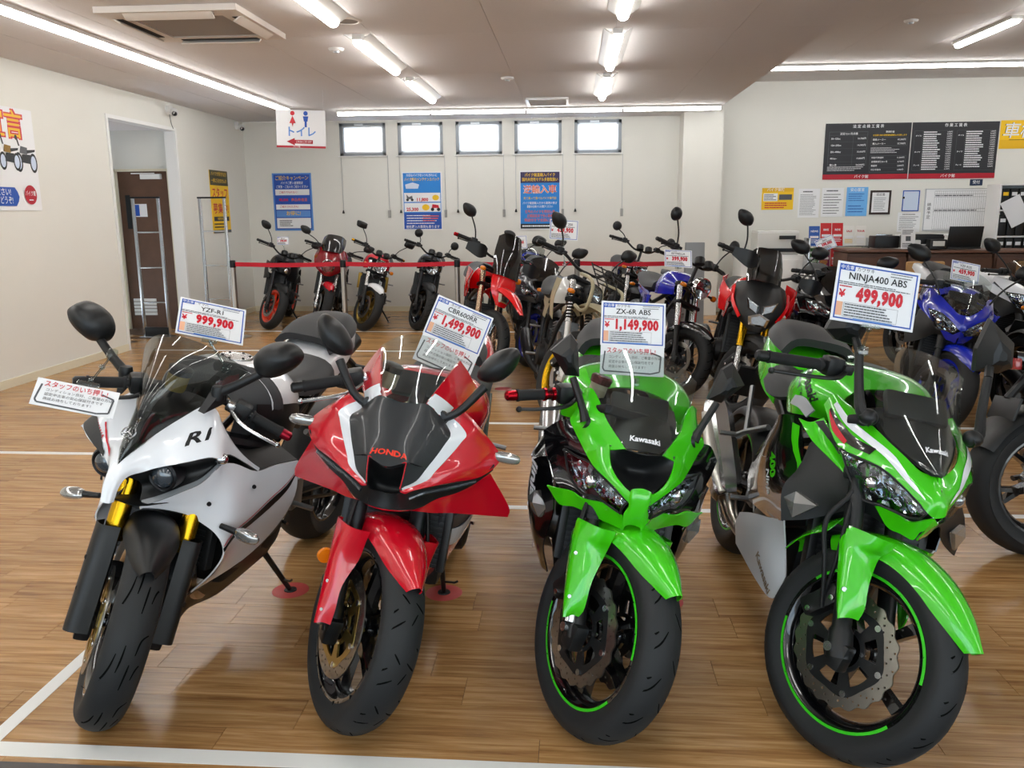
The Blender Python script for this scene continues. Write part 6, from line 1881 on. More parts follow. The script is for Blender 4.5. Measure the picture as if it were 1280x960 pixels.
panel('half_fairing', [[(-.05, -.06, .70), (-.03, -.03, .69), (-.02, 0, .69)], [(-.10, -.17, .78), (-.03, -.10, .80), (.0, 0, .80)], [(-.18, -.21, .90), (-.10, -.14, .93), (-.06, 0, .95)], [(-.30, -.20, .98), (-.22, -.15, 1.03), (-.18, 0, 1.06)]], M_dkred, n2, 4, 4, .004, center=True)
panel('windscreen', [[(-.17, -.13, .98), (-.11, -.08, 1.0), (-.085, 0, 1.0)], [(-.26, -.15, 1.08), (-.20, -.10, 1.12), (-.17, 0, 1.13)], [(-.36, -.14, 1.16), (-.32, -.09, 1.20), (-.30, 0, 1.21)]], M_gblack, n2, 4, 4, .003, center=True)
h = MB().lathe([(.0, -.05), (.08, -.03), (.085, 0), (.075, .01)], (.0, 0, .82), 'x', 26).build('headlight', M_reflect, n2)
MB().lathe([(0, .022), (.05, .018), (.08, .004)], (.0, 0, .82), 'x', 26).build('lamp_lens', M_lens, h)
n3, s3, d3, p3 = road_bike('naked_motorcycle', -2.66, 10.35, -82, 11, 33, 'white and red naked motorcycle with gold wheels and twin gauges', BACK, rim_m=M_goldrim, tank_m=M_red_p, tail_m=M_white_p, fender_m=M_white_p, low=M_mblack, up=M_silver, mirror='rect', mirror_z=1.2, tank=(.90, .165), grip_end=M_gold, lamp_z=.84, discs=(-.068, .068), engine_m=M_engine)
for s in (-1, 1): MB().lathe([(0, .03), (.03, .03), (.034, .0), (.02, -.05)], (-.06, s * .055, .70), 'x', 16).build('horn', M_dark, n3, s3)
for s in (-1, 1): MB().cbox((-.30, s * .17, .60), (.05, .05, .20), .01).build('radiator_guard', M_goldrim, n3)
n4, s4, d4, p4 = road_bike('naked_motorcycle', -1.98, 10.42, -84, 11, 25, 'black naked motorcycle with round lamp and paired mirrors', BACK, tank_m=M_gblack, tread='block', mirror='round', mirror_z=1.13, mirror_y=.24, lamp_z=.80, tank=(.88, .16), signal=False, lamp_m=M_mblack)
n10, s10, d10, p10 = road_bike('naked_motorcycle', .60, 9.6, -84, 11, 15, 'black classic naked motorcycle behind the blue one, chrome lamp', BACK, tank_m=M_gblack, mirror='round', mirror_z=1.2, bar_z=1.1, lamp_z=.84, low=M_silver, up=M_silver, muffler_m=M_chrome)

# --- dual sport with tall smoked screen
M_racered = paint('race_red', '#e00a12')
n5, s5, d5, p5 = road_bike('dual_sport_motorcycle', -.84, 6.95, -80, 10, 30, 'bright red dual-sport motorcycle with tall smoked screen and hand guards', MID, Rt=.345, tw=.09, rim=.2667, Rr=.33, rim_r=.2286, rw=.12, rim_m=M_mblack, tread='block', wire=True, up=mat('fork_bronze', '#b39a83', .25, .9), low=mat('fork_bronze', '#b39a83', .25, .9), fender_kind='enduro', fender_m=M_racered, tank_m=M_racered, lamp=None, fork_L=.74, bar_z=1.17, bar_w=.40, mirror_z=1.36, mirror_y=.36, gauges=False, signal=False, seat_z=.87, tank=(.94, .14), grip_end=mat('red_anodised', '#a30f1e', .2, .9), tail_m=M_racered)
panel('lamp_mask', [[(.02, -.05, .74), (.04, -.03, .73), (.045, 0, .73)], [(-.02, -.12, .84), (.02, -.08, .85), (.03, 0, .85)], [(-.06, -.13, .95), (-.02, -.08, .97), (-.01, 0, .97)], [(-.11, -.10, 1.02), (-.07, -.06, 1.04), (-.06, 0, 1.045)]], M_racered, n5, 4, 4, .004, center=True, M=s5)
hl = pod([(-.07, .84), (-.045, .76), (.045, .76), (.07, .84), (.04, .885), (-.04, .885)], [(1, -.02), (1, .035), (.7, .055)], M_reflect, 'headlight', n5, s5, smooth=25)
panel('windscreen', [[(-.06, -.13, .97), (-.01, -.09, .98), (.0, 0, .98)], [(-.13, -.145, 1.12), (-.08, -.10, 1.15), (-.06, 0, 1.15)], [(-.20, -.12, 1.29), (-.17, -.08, 1.33), (-.16, 0, 1.34)]], M_darkscr, n5, 4, 4, .003, center=True, M=s5)
panel('tank_shroud', [[(-.10, -.16, .98), (-.14, -.20, .86), (-.20, -.19, .74)], [(-.30, -.19, 1.0), (-.32, -.21, .86), (-.34, -.19, .74)], [(-.50, -.16, .98), (-.52, -.17, .88), (-.5, -.16, .80)]], M_racered, n5, 3, 3, .005)
for s in (-1, 1):
    panel('hand_guard', [[(-.17, -.20, 1.15), (-.15, -.20, 1.08)], [(-.13, -.28, 1.17), (-.12, -.29, 1.05)], [(-.18, -.40, 1.15), (-.18, -.40, 1.08)]], M_mblack, n5, 4, 4, .004, both=False, M=s5 if s < 0 else s5 @ Matrix.Scale(-1, 4, (0, 1, 0)))
    turn_signal(n5, (-.14, s * .17, .985), (0, s, 0), M_mblack, M_amber, .05, .026, .06, s5)

# --- trail bike with bull-bar lamp guard
M_sand = mat('sand_plastic', '#a39a7e', .4)
n7, s7, d7, p7 = road_bike('trail_motorcycle', -.08, 5.75, -82, 10, 34, 'sand-coloured trail motorcycle with gold spoked wheel and tubular lamp guard', MID, Rt=.34, tw=.08, rim=.2667, Rr=.32, rim_r=.2286, rw=.12, rim_m=M_gold, wire=True, up=M_silver, low=mat('fork_grey_alu', '#c9c9c7', .35, .6), split=.55, boots=True, fork_L=.74, fender_kind='enduro', fender_m=M_sand, tank_m=mat('silver_white', '#c6c7c4', .3, coat=1.0), lamp='round', lamp_z=.93, lamp_x=-.12, lamp_r=.075, lamp_m=M_mblack, bar_z=1.13, bar_w=.42, mirror='oval', mirror_z=1.28, mirror_y=.34, rad=False, fins=True, seat_z=.82, gauges=False, tail_m=M_sand, tank=(.94, .14), signal=True)
for s in (-1, 1):
    MB().tube([(-.20, s * .12, 1.04), (-.06, s * .16, 1.03), (.0, s * .15, .98), (.0, s * .13, .84), (-.08, s * .10, .80), (-.16, s * .10, .82)], .013, 10, 4).build('lamp_guard', M_sand, n7, s7)
    panel('tank_shroud', [[(-.16, -.15, 1.0), (-.18, -.18, .86), (-.22, -.16, .70)], [(-.28, -.17, 1.0), (-.30, -.19, .86), (-.32, -.17, .72)]], M_sand, n7, 3, 3, .005, both=False, M=Matrix() if s < 0 else Matrix.Scale(-1, 4, (0, 1, 0)))
rk = MB()
for i in range(5): rk.tube([(-.02 - .035 * i, -.10, 1.02 + .028 * i), (-.02 - .035 * i, .10, 1.02 + .028 * i)], .005, 6)
for s in (-1, 0, 1): rk.tube([(.0, s * .10, 1.0), (-.17, s * .10, 1.14)], .005, 6)
rk.build('front_rack', M_mblack, n7, s7)

# --- blue classic roadster with saddlebag-less round lamp
M_violet = mat('violet_blue_paint', '#1820a8', .2, coat=1.0)
n9, s9, d9, p9 = road_bike('classic_motorcycle', .80, 6.6, -80, 11, 30, 'blue classic motorcycle with chrome round headlight and amber signals', MID, tread='block', rim_m=M_mblack, wire=True, up=M_silver, low=M_mblack, tank_m=M_violet, tail_m=M_violet, fender_m=M_gblack, lamp_z=.90, lamp_x=-.10, lamp_r=.09, bar_z=1.13, bar_w=.41, mirror='round', mirror_z=1.33, mirror_y=.36, rad=False, fins=True, tank=(.92, .15), muffler_m=M_chrome)
MB().cbox((-.60, 0, .955), (.26, .20, .05), .02).build('tank_pad', M_grey, n9)

# --- red and black adventure bike
n11, s11, d11, p11 = road_bike('adventure_motorcycle', 1.16, 5.95, -95, 11, 30, 'red and black adventure motorcycle with gold fork tubes and short dark screen', MID, wb=1.43, rim_m=M_mblack, up=M_gold, low=M_silver, split=.36, fork_L=.66, body_up=.03, petal=True, lamp=None, tank_m=M_racered, bar_z=1.10, bar_w=.42, mirror_z=1.30, mirror_y=.33, gauges=False, signal=False, fender_m=M_mblack, tank=(.92, .17), tail_m=M_racered, discs=(-.07,))
panel('front_cowl', [[(.03, -.05, .66), (.06, -.03, .65), (.065, 0, .65)], [(-.02, -.15, .74), (.05, -.09, .73), (.07, 0, .73)], [(-.10, -.20, .84), (-.02, -.13, .87), (.02, 0, .88)], [(-.20, -.17, .95), (-.12, -.10, .98), (-.09, 0, .99)]], M_mblack, n11, 4, 4, .005, center=True)
for s in (-1, 1):
    hl = pod([(s * .012, .76), (s * .085, .80), (s * .11, .875), (s * .06, .85), (s * .012, .83)], [(1, .0), (1, .052), (.7, .066)], M_reflect, 'headlight', n11, smooth=25)
pod([(-.06, .69), (.06, .69), (.075, .75), (.0, .78), (-.075, .75)], [(1, .03), (1, .078), (.7, .088)], M_reflect, 'headlight', n11, smooth=25)
panel('windscreen', [[(-.12, -.12, .97), (-.06, -.08, .99), (-.04, 0, .99)], [(-.20, -.12, 1.08), (-.15, -.08, 1.11), (-.13, 0, 1.12)], [(-.28, -.10, 1.19), (-.25, -.07, 1.215), (-.24, 0, 1.22)]], M_darkscr, n11, 4, 4, .003, center=True)
panel('tank_shroud', [[(-.10, -.20, .87), (-.12, -.225, .81), (-.16, -.22, .73)], [(-.26, -.27, .95), (-.27, -.29, .86), (-.28, -.26, .74)], [(-.44, -.22, .98), (-.48, -.23, .89), (-.46, -.21, .81)]], M_racered, n11, 4, 3, .006)
panel('red_flash', [[(.02, -.13, .72), (.03, -.12, .74)], [(-.06, -.195, .82), (-.05, -.18, .84)], [(-.14, -.20, .92), (-.13, -.18, .93)]], M_racered, n11, 3, 2, .006)
for s in (-1, 1):
    panel('hand_guard', [[(-.19, -.20, 1.11), (-.17, -.20, 1.05)], [(-.13, -.30, 1.14), (-.12, -.30, 1.02)], [(-.19, -.42, 1.12), (-.19, -.42, 1.06)]], M_mblack, n11, 4, 4, .004, both=False, M=s11 if s < 0 else s11 @ Matrix.Scale(-1, 4, (0, 1, 0)))
    sh = [o for o in n11.children if o.name.startswith('tank_shroud')][0 if s < 0 else 1]
    decal('lettering', '400', .075, (-.27, s * .285, .85), (.8, 0, -.4) if s < 0 else (-.8, 0, .4), (.4, 0, .8) if s < 0 else (.4, 0, .8), [sh], M_pr_white, n11, bold=.03, shear=.3)

# --- faired bikes reusing the sport-bike running gear
def faired(name, X, Y, head, lean, delta, label, data, main, second, screen, screen_m, wheel_m, tankrows=None, fend=None, group=MID, mir='oval', wb=1.40, tail=None):
    root, SM, pose, d = sport_bike(name, X, Y, head, lean, delta, label, wb=wb, tread=None, up=M_mblack, low=M_mblack, rim_m=wheel_m, spokes=5, style='i', discs=(-.062,), dash=(-.33, .90))
    root['group'] = group
    for key, nm, m in data[1]: panel(nm, data[0][key], {'a': main, 'b': second, 'k': M_mblack}[m], root, 3, 3, .005, center=(key in ('nose', 'intake', 'nose_black')))
    head_lamp(root, data[0]['lens'], .03)
    panel('windscreen', screen_grid(*screen), screen_m, root, 3, 4, .003, center=True)
    fender(root, SM, .30, .12, R(45), R(138), fend or main, gap=.026)
    for s in (-1, 1):
        mirror_on(root, Matrix(), s, (-.24, s * .15, .90), (-.33, s * .30, 1.10), mir, size=1.1)
        clip_on(root, SM, s, (-.36, .19, .93), (-.41, .34, .89))
    tank_of(root, [[(-.46, -.12, .80), (-.46, -.13, .86), (-.46, -.09, .90), (-.46, 0, .92)], [(-.56, -.18, .78), (-.56, -.195, .87), (-.56, -.13, .945), (-.56, 0, .96)], [(-.68, -.185, .77), (-.68, -.20, .86), (-.68, -.14, .94), (-.68, 0, .955)], [(-.80, -.14, .77), (-.80, -.155, .83), (-.80, -.11, .895), (-.80, 0, .915)], [(-.88, -.10, .78), (-.88, -.11, .81), (-.88, -.08, .845), (-.88, 0, .855)]], tail or main, (-.64, 0, .957))
    rear_seat_tail(root, tail or main, M_seat,
        [[(-.86, -.10, .80), (-.86, -.08, .835), (-.86, 0, .845)], [(-.97, -.14, .80), (-.97, -.11, .84), (-.97, 0, .845)], [(-1.10, -.14, .83), (-1.10, -.11, .87), (-1.10, 0, .878)]],
        [[(-1.14, -.11, .885), (-1.14, -.08, .92), (-1.14, 0, .928)], [(-1.28, -.11, .92), (-1.28, -.085, .955), (-1.28, 0, .962)], [(-1.42, -.07, .95), (-1.42, -.05, .975), (-1.42, 0, .98)]],
        [[(-1.04, -.13, .76), (-1.04, -.125, .83), (-1.04, -.08, .85), (-1.04, 0, .855)], [(-1.22, -.145, .80), (-1.22, -.14, .88), (-1.22, -.09, .91), (-1.22, 0, .915)], [(-1.42, -.12, .87), (-1.42, -.115, .935), (-1.42, -.07, .955), (-1.42, 0, .96)], [(-1.60, -.05, .93), (-1.60, -.045, .965), (-1.60, -.03, .975), (-1.60, 0, .98)]])
    f = pose @ Vector((-.80, .28, 0)); side_stand(root, pose, (-.78, .10, .24), (f.x, f.y, 0))
    return root, SM
NINSET = (NIN, (('upper', 'upper_fairing', 'a'), ('chin', 'chin', 'a'), ('arm', 'fairing_arm', 'a'), ('black', 'side_cowl', 'k'), ('side', 'side_fairing', 'b'), ('belly', 'belly_fairing', 'b')))
NINSCR = ([(-.05, -.012, .824), (-.10, -.053, .841), (-.18, -.105, .88), (-.28, -.135, .955), (-.36, -.15, 1.02)], [(-.04, .825), (-.085, .87), (-.16, .945), (-.26, 1.03), (-.35, 1.08)])
ZXSET = (ZX, (('upper', 'upper_fairing', 'a'), ('arm', 'nose_arm', 'a'), ('nose', 'nose', 'a'), ('chin', 'chin', 'a'), ('lampcowl', 'lamp_surround', 'b'), ('side', 'side_fairing', 'b'), ('intake', 'air_intake', 'k')))
ZXSCR = ([(-.105, -.054, .832), (-.155, -.082, .858), (-.21, -.111, .885), (-.30, -.14, .925), (-.40, -.165, .97)], [(-.10, .828), (-.15, .872), (-.215, .925), (-.31, .99), (-.42, 1.04)])
faired('sport_motorcycle', -.42, 7.85, -84, 10, 24, 'slate grey sport motorcycle with blue rims beside the red dual-sport', ZXSET, M_sgrey, M_sgrey, ZXSCR, M_darkscr, M_blue_p, fend=M_sgrey)
faired('sport_motorcycle', -.62, 10.5, -80, 10, 10, 'blue sport motorcycle with tinted screen half hidden near the back wall', NINSET, M_blue_p, M_gblack, NINSCR, M_smoke, M_gblack, group=BACK)
faired('sport_motorcycle', 1.86, 6.45, -98, 11, 24, 'black sport motorcycle standing between the adventure bike and the blue one', ZXSET, M_gblack, M_gblack, ZXSCR, M_darkscr, M_gblack)
faired('sport_motorcycle', 2.33, 5.45, -106, 11, 24, 'blue and white sport motorcycle with clear screen before the counter', NINSET, M_blue_p, M_gblack, NINSCR, M_clearscr, M_blue_p)
faired('sport_motorcycle', 3.5, 6.6, -75, 11, 20, 'white sport motorcycle with black stripes beyond the blue and white one', NINSET, M_white_p, M_gblack, NINSCR, M_smoke, M_gblack, tail=M_white_p)
# black roadsters at the edge of the picture
n15, s15, d15, p15 = road_bike('naked_motorcycle', 3.10, 4.55, -90, 11, 22, 'black naked motorcycle with amber signals behind the tall green-bike mirror', MID, tank_m=M_gblack, tank=(.90, .17), lamp_z=.82, mirror_z=1.15, bar_z=1.02, engine_m=M_engine)
n14, s14, d14, p14 = road_bike('naked_motorcycle', 3.42, 3.60, 4, 8, 5, 'black motorcycle seen side-on whose rear wheel shows at the picture edge', 'motorcycles in the front aisle', tank_m=M_gblack, tank=(.90, .17), rw=.18, Rr=.315, wb=1.42, lamp_z=.82, spokes=5)
# ------------------------------------------------------------------ price cards and other printed things
PW = mat('print_white', '#e9eaec', .5)
PB = mat('print_blue', '#1c4fae', .45)
PLB = mat('print_light_blue', '#5b8fd6', .45)
PR = M_pr_red
PK = mat('print_black', '#0b0b0c', .4)
PG = mat('print_grey', '#55575b', .5)
PY = mat('print_yellow', '#f2c416', .45)
PO = mat('print_orange', '#e0641a', .45)
PS = mat('print_sky', '#1f7fd0', .45)
PP = mat('print_pale', '#c9d6ea', .5)
M_clip = clear_mat('clear_clip', '#e6eeee', .14)

def price_card(ctr, u, v, W, maker, model, price, label, group, clip_to=None, pop=False, small=False):
    Hh = W * .705
    root = empty('price_card', M=frame_M(ctr, u, v)); tag(root, label, 'price card', group)
    MB().box((0, 0, 0), (W, Hh, .0016)).build('card', PW, root, smooth=0)
    c = Card()
    k = W / .21
    c.frame(-W / 2 + .006 * k, -Hh / 2 + .006 * k, W / 2 - .006 * k, Hh / 2 - .006 * k, .0035 * k, PB)
    c.rect(-.099 * k, .053 * k, -.060 * k, .0665 * k, PB)
    c.text('中古車', -.0795 * k, .0595 * k, .0115 * k, PW, .01)
    c.text(maker, -.033 * k, .0585 * k, .0115 * k, PK)
    c.text(model, 0, .040 * k, .024 * k, PK, .012)
    c.text(price, .010 * k, -.004 * k, .044 * k, PR, .06, wid=.74, space=1.12)
    c.text('¥', -.085 * k, -.006 * k, .026 * k, PR, .03)
    if not small:
        c.lines(.03 * k, .050 * k, .095 * k, .064 * k, 2, PG, .3, 5)
        c.lines(-.098 * k, .017 * k, .098 * k, .026 * k, 2, PG, .45, 3)
        c.lines(-.094 * k, .010 * k, -.06 * k, .016 * k, 1, PR, .5, 4)
        c.rect(-.096 * k, -.060 * k, -.080 * k, -.026 * k, mat('print_salmon', '#e7b08e', .5))
        c.frame(-.077 * k, -.062 * k, .060 * k, -.026 * k, .0006 * k, PG)
        c.lines(-.074 * k, -.061 * k, .058 * k, -.027 * k, 5, PG, .45, 8)
    else:
        c.lines(-.09 * k, .016 * k, .09 * k, .026 * k, 1, PG, .5, 3)
        c.lines(-.09 * k, -.060 * k, .06 * k, -.028 * k, 3, PG, .5, 8)
    c.rect(-.05 * k, -.0665 * k, .05 * k, -.063 * k, PLB)
    c.build('print', root)
    if pop:
        b = MB().box((0, -Hh / 2 - .048 * k, .002), (W * .98, .098 * k, .0012)).build('staff_note', PW, root, smooth=0)
        note_print(b, 0, -Hh / 2 - .048 * k, W * .96, .094 * k, .003)
    if clip_to is not None:
        q = root.matrix_world.inverted() @ Vector(clip_to)
        foot = Vector((0, -Hh / 2 - (.09 * k if pop else 0), -.006))
        MB().cbox(foot, (.05 * k, .012, .014), .003).build('card_clip', M_clip, root)
        st = MB().tube([foot, foot.lerp(q, .5), q], .004, 8)
        for t in (.12, .88): st.ell(foot.lerp(q, t), (.009, .009, .009), 10, 8)
        st.cbox(q, (.03, .026, .03), .006).build('clip_stalk', M_clip, root)
    return root

def note_print(parent, u0, v0, W, H, z):
    c = Card(); c.z = z
    bw = .004 * W / .2
    pts = [(-.44, .30), (-.47, -.30), (-.44, -.40), (.30, -.44), (.44, -.36), (.46, .18), (.30, .30)]
    for (a, b), (d, e) in zip(pts, pts[1:]):
        p, q = Vector((u0 + a * W, v0 + b * H)), Vector((u0 + d * W, v0 + e * H))
        n = (q - p).orthogonal().normalized() * bw * .6
        c.poly([tuple(p - n), tuple(q - n), tuple(q + n), tuple(p + n)], PG)
    c.text('スタッフのいち押し!', u0 - .02 * W, v0 + .32 * H, .105 * W, PR, .03, fit=.78 * W)
    rows = ['コンディション良好、ご希望の方は', '認定中古車の安心保証付きです', '商談お待ちしております！']
    for i, t in enumerate(rows): c.text(t, u0 - .38 * W, v0 + (.10 - .17 * i) * H, .052 * W, PK, 0, align='LEFT')
    return c.build('note_print', parent)

FRONT = 'price cards on the front row'
price_card((-1.181, 2.631, 1.122), (.857, .443, -.264), (-.143, .696, .704), .21, 'ヤマハ', 'YZF-R1', '999,900', 'price card reading 999,900 above the white sport bike', FRONT, clip_to=(-1.13, 2.60, .97))
price_card((-.395, 2.845, 1.081), (.9, .134, -.414), (.333, .403, .853), .21, 'ホンダ', 'CBR600RR', '1,499,900', 'tilted price card reading 1,499,900 behind the red bike screen', FRONT, clip_to=(-.43, 2.62, .90), pop=True)
price_card((.198, 2.716, 1.104), (.997, .047, -.055), (.034, .366, .93), .21, 'カワサキ', 'ZX-6R ABS', '1,149,900', 'price card reading 1,149,900 above the green and black bike', FRONT, clip_to=(.20, 2.62, .93), pop=True)
price_card((.836, 2.364, 1.23), (.983, .075, -.166), (.145, .232, .962), .235, 'カワサキ', 'NINJA400 ABS', '499,900', 'price card reading 499,900 clipped to a mirror of the green bike', FRONT, clip_to=(.815, 2.377, 1.075))
sn = empty('staff_note', M=frame_M((-1.375, 2.156, .968), (.882, .371, -.29), (-.081, .726, .683))); tag(sn, 'handwritten staff note hanging from the mirror of the white bike', 'note')
b = MB().box((0, 0, 0), (.21, .088, .0012)).build('card', PW, sn, smooth=0)
note_print(sn, 0, 0, .205, .085, .0012)
q = sn.matrix_world.inverted() @ Vector((-1.419, 2.435, 1.042))
st = MB().tube([(.02, .05, 0), q.lerp(Vector((.02, .05, 0)), .5), q], .0035, 8)
for t in (.1, .55, .95): st.ell(Vector((.02, .055, 0)).lerp(q, t), (.009, .009, .009), 10, 8)
st.cbox(q, (.03, .03, .03), .006).build('clip_stalk', M_clip, sn)
MB().cbox((.02, .052, 0), (.06, .014, .012), .003).build('card_clip', M_clip, sn)
ROWC = 'price cards on the bikes behind'
price_card((-.067, 6.2, 1.335), (.996, .06, -.065), (.031, .206, .978), .21, 'ヤマハ', 'SEROW 250', '439,900', 'price card reading 439,900 on the sand-coloured trail bike', ROWC, clip_to=(-.06, 6.10, 1.09), small=True)
price_card((.80, 6.45, 1.11), (.996, .06, -.063), (.069, .523, .849), .21, 'カワサキ', 'ESTRELLA', '399,900', 'price card reading 399,900 on the blue classic motorcycle', ROWC, clip_to=(.84, 6.93, 1.05), small=True)
price_card((-.55, 8.35, 1.17), (.95, .1, .05), (-.1, .3, .95), .19, 'スズキ', 'GSX-R', '689,000', 'price card behind the red dual-sport screen', ROWC, clip_to=(-.52, 8.3, 1.0), small=True)
price_card((2.56, 5.66, 1.06), (.97, .05, -.2), (.12, .35, .93), .19, 'ヤマハ', 'YZF-R25', '459,900', 'price card inside the clear screen of the blue and white bike', ROWC, clip_to=(2.59, 5.72, .95), small=True)
price_card((2.02, 6.9, 1.20), (.9, .1, .35), (-.3, .3, .9), .15, 'ホンダ', '400X', '598,000', 'small tilted price tag by the black sport bike mirror', ROWC, clip_to=(1.98, 6.95, 1.06), small=True)
price_card((-3.78, 10.75, 1.12), (.98, .1, 0), (0, .2, .97), .15, 'ヤマハ', 'MT-07', '598,000', 'small price card on the tank of the orange-wheeled bike', ROWC, clip_to=(-3.78, 10.8, .98), small=True)

# red pads under the side stands
for (x, y, l) in ((-1.109, 2.99, 'the white sport bike'), (-.496, 3.003, 'the red sport bike'), (.36, 2.98, 'the green and black bike'), (1.02, 2.98, 'the green bike with white belly'), (-.58, 6.85, 'a bike in the second row')):
    tag(MB().lathe([(0, .0016), (.068, .0016), (.072, .0003), (0, .0003)], (0, 0, 0), 'z', 32).build('stand_pad', mat('red_pad', '#b8403c', .5, vary=(30, .12)), loc=(x, y, .0003)), 'round red pad under the side stand of %s' % l, 'pad', 'stand pads on the floor')

# posters: board in its own plane, print on top
def board(name, ctr, u, v, W, H, m, label, cat, group=None, t=.006):
    r = empty(name, M=frame_M(ctr, u, v)); tag(r, label, cat, group)
    MB().box((0, 0, -t / 2 + .0008), (W, H, t)).build('board', m, r, smooth=0)
    return r
X1, ZU, Y1 = (1, 0, 0), (0, 0, 1), (0, 1, 0)
WY = YB - .0075
POST = 'posters on the back wall'
# 1 campaign poster
p = board('poster', (-4.185, WY, 1.636), X1, ZU, .594, .841, PLB, 'blue and white campaign poster on the back wall near the corner', 'poster', POST)
c = Card()
c.rect(-.275, -.40, .275, .40, PB)
c.text('ご紹介キャンペーン', 0, .345, .07, PY, .03, fit=.50)
c.text('バイクご購入者様限定', 0, .275, .045, PW, .02, fit=.34)
c.text('ご家族・ご友人をご紹介ください', 0, .22, .045, PW, .02, fit=.48)
c.rect(-.26, .10, .26, .185, PW); c.text('ご紹介でもれなく!', -.06, .14, .035, PR, .01)
c.rect(-.26, -.02, .26, .075, PB); c.text('¥5,000', -.14, .03, .05, PR, .03); c.text('商品券進呈', .10, .03, .05, PO, .03)
c.rect(-.26, -.11, .26, -.035, PW); c.text('ご紹介された方も!', -.06, -.07, .035, PR, .01)
c.rect(-.26, -.22, .26, -.125, PLB); c.text('お得に!', 0, -.17, .07, PY, .03)
c.rect(-.26, -.385, .26, -.235, PW); c.lines(-.22, -.36, .0, -.26, 4, PK, .45, 4)
c.build('print', p)
# 2 maintenance poster
p = board('poster', (-2.228, WY, 1.633), X1, ZU, .594, .841, PW, 'blue poster with scooter and bike pictures on the back wall', 'poster', POST)
c = Card()
c.rect(-.28, -.405, .28, .405, PS)
c.text('大切なバイクをいつもきれいに', 0, .37, .045, PW, .02, fit=.46)
c.text('バイク館のメンテナンスパック', 0, .31, .055, PY, .02, fit=.52)
c.poly([(-.24, .18), (-.06, .18), (-.04, .24), (-.14, .27), (-.25, .24)], PP)
c.rect(-.27, -.01, .27, .12, PW); c.rect(-.27, -.155, .27, -.025, PW)
c.disc(-.22, .02, .02, .02, PK); c.disc(-.15, .02, .02, .02, PK); c.poly([(-.23, .03), (-.14, .03), (-.15, .08), (-.20, .06), (-.235, .10)], PG)
c.text('11,800', 0, .02, .065, PR, .04); c.disc(.20, .05, .05, .04, PY)
c.text('25,300', -.15, -.12, .065, PR, .04); c.disc(.05, -.09, .055, .045, PY)
c.disc(.15, -.12, .025, .025, PK); c.disc(.24, -.12, .025, .025, PK); c.poly([(.14, -.10), (.25, -.10), (.24, -.06), (.19, -.05), (.15, -.045)], PR)
c.rect(-.28, -.405, .28, -.17, PB)
c.lines(-.24, -.34, .24, -.19, 4, PW, .35, 9); c.lines(.0, -.30, .26, -.20, 3, PO, .4, 2)
c.text('他社購入の車両も承ります', 0, -.375, .05, PW, .03, fit=.5)
c.build('print', p)
# 3 import bike poster
p = board('poster', (-.487, WY, 1.63), X1, ZU, .594, .841, PW, 'blue poster with large orange characters on the back wall', 'poster', POST)
c = Card()
c.rect(-.285, -.405, .285, .405, PS); c.rect(-.285, .25, .285, .405, mat('print_navy', '#2b2350', .5))
c.text('バイク館直輸入バイク', 0, .36, .055, PY, .03, fit=.44)
c.text('国内未発売モデル多数取扱い', 0, .295, .055, PY, .03, fit=.52)
[c.text('逆輸入車', dx, .15, .13, PW, .01, fit=.48) for dx in (-.006, .006)]; c.text('逆輸入車', 0, .15, .13, PO, .01, fit=.48)
c.text('見て乗って選べるバイク専門店', 0, .03, .04, PY, .02, fit=.48)
c.text('バイク館直輸入だから実現の安さ', 0, -.04, .04, PW, .02, fit=.50); c.text('豊富な在庫からお選びください', 0, -.09, .04, PW, .02, fit=.38)
c.text('世界のバイクを特別価格', 0, -.165, .05, PO, .03, fit=.44); c.text('正規認証店で安心整備', 0, -.225, .05, PO, .03, fit=.38); c.text('保証付きで全国に納車', 0, -.285, .05, PO, .03, fit=.46)
c.rect(-.285, -.405, .285, -.335, PK); c.lines(-.26, -.385, .2, -.35, 1, PW, .6, 3)
c.build('print', p)
# yellow recruiting poster on the side wall
p = board('poster', (XL + .0075, 11.44, 1.632), Y1, ZU, .594, .841, PY, 'yellow staff-wanted poster on the side wall near the corner', 'poster')
c = Card()
c.rect(-.295, .22, .295, .42, mat('print_olive', '#4f4a30', .5)); c.text('バイクが好きな方', 0, .37, .06, PY, .02, fit=.5); c.text('一緒に働きませんか', 0, .28, .06, PY, .02, fit=.5)
c.text('スタッフ', 0, .11, .15, PR, .04, fit=.5); c.text('募集中!', 0, -.10, .15, PR, .04, fit=.5)
c.rect(-.25, -.26, .25, -.20, PK); c.text('未経験者大歓迎', 0, -.23, .04, PY, .02)
c.lines(-.25, -.36, .25, -.28, 2, mat('print_olive', '#4f4a30', .5), .5, 5); c.rect(-.295, -.42, .295, -.38, PG)
c.build('print', p)
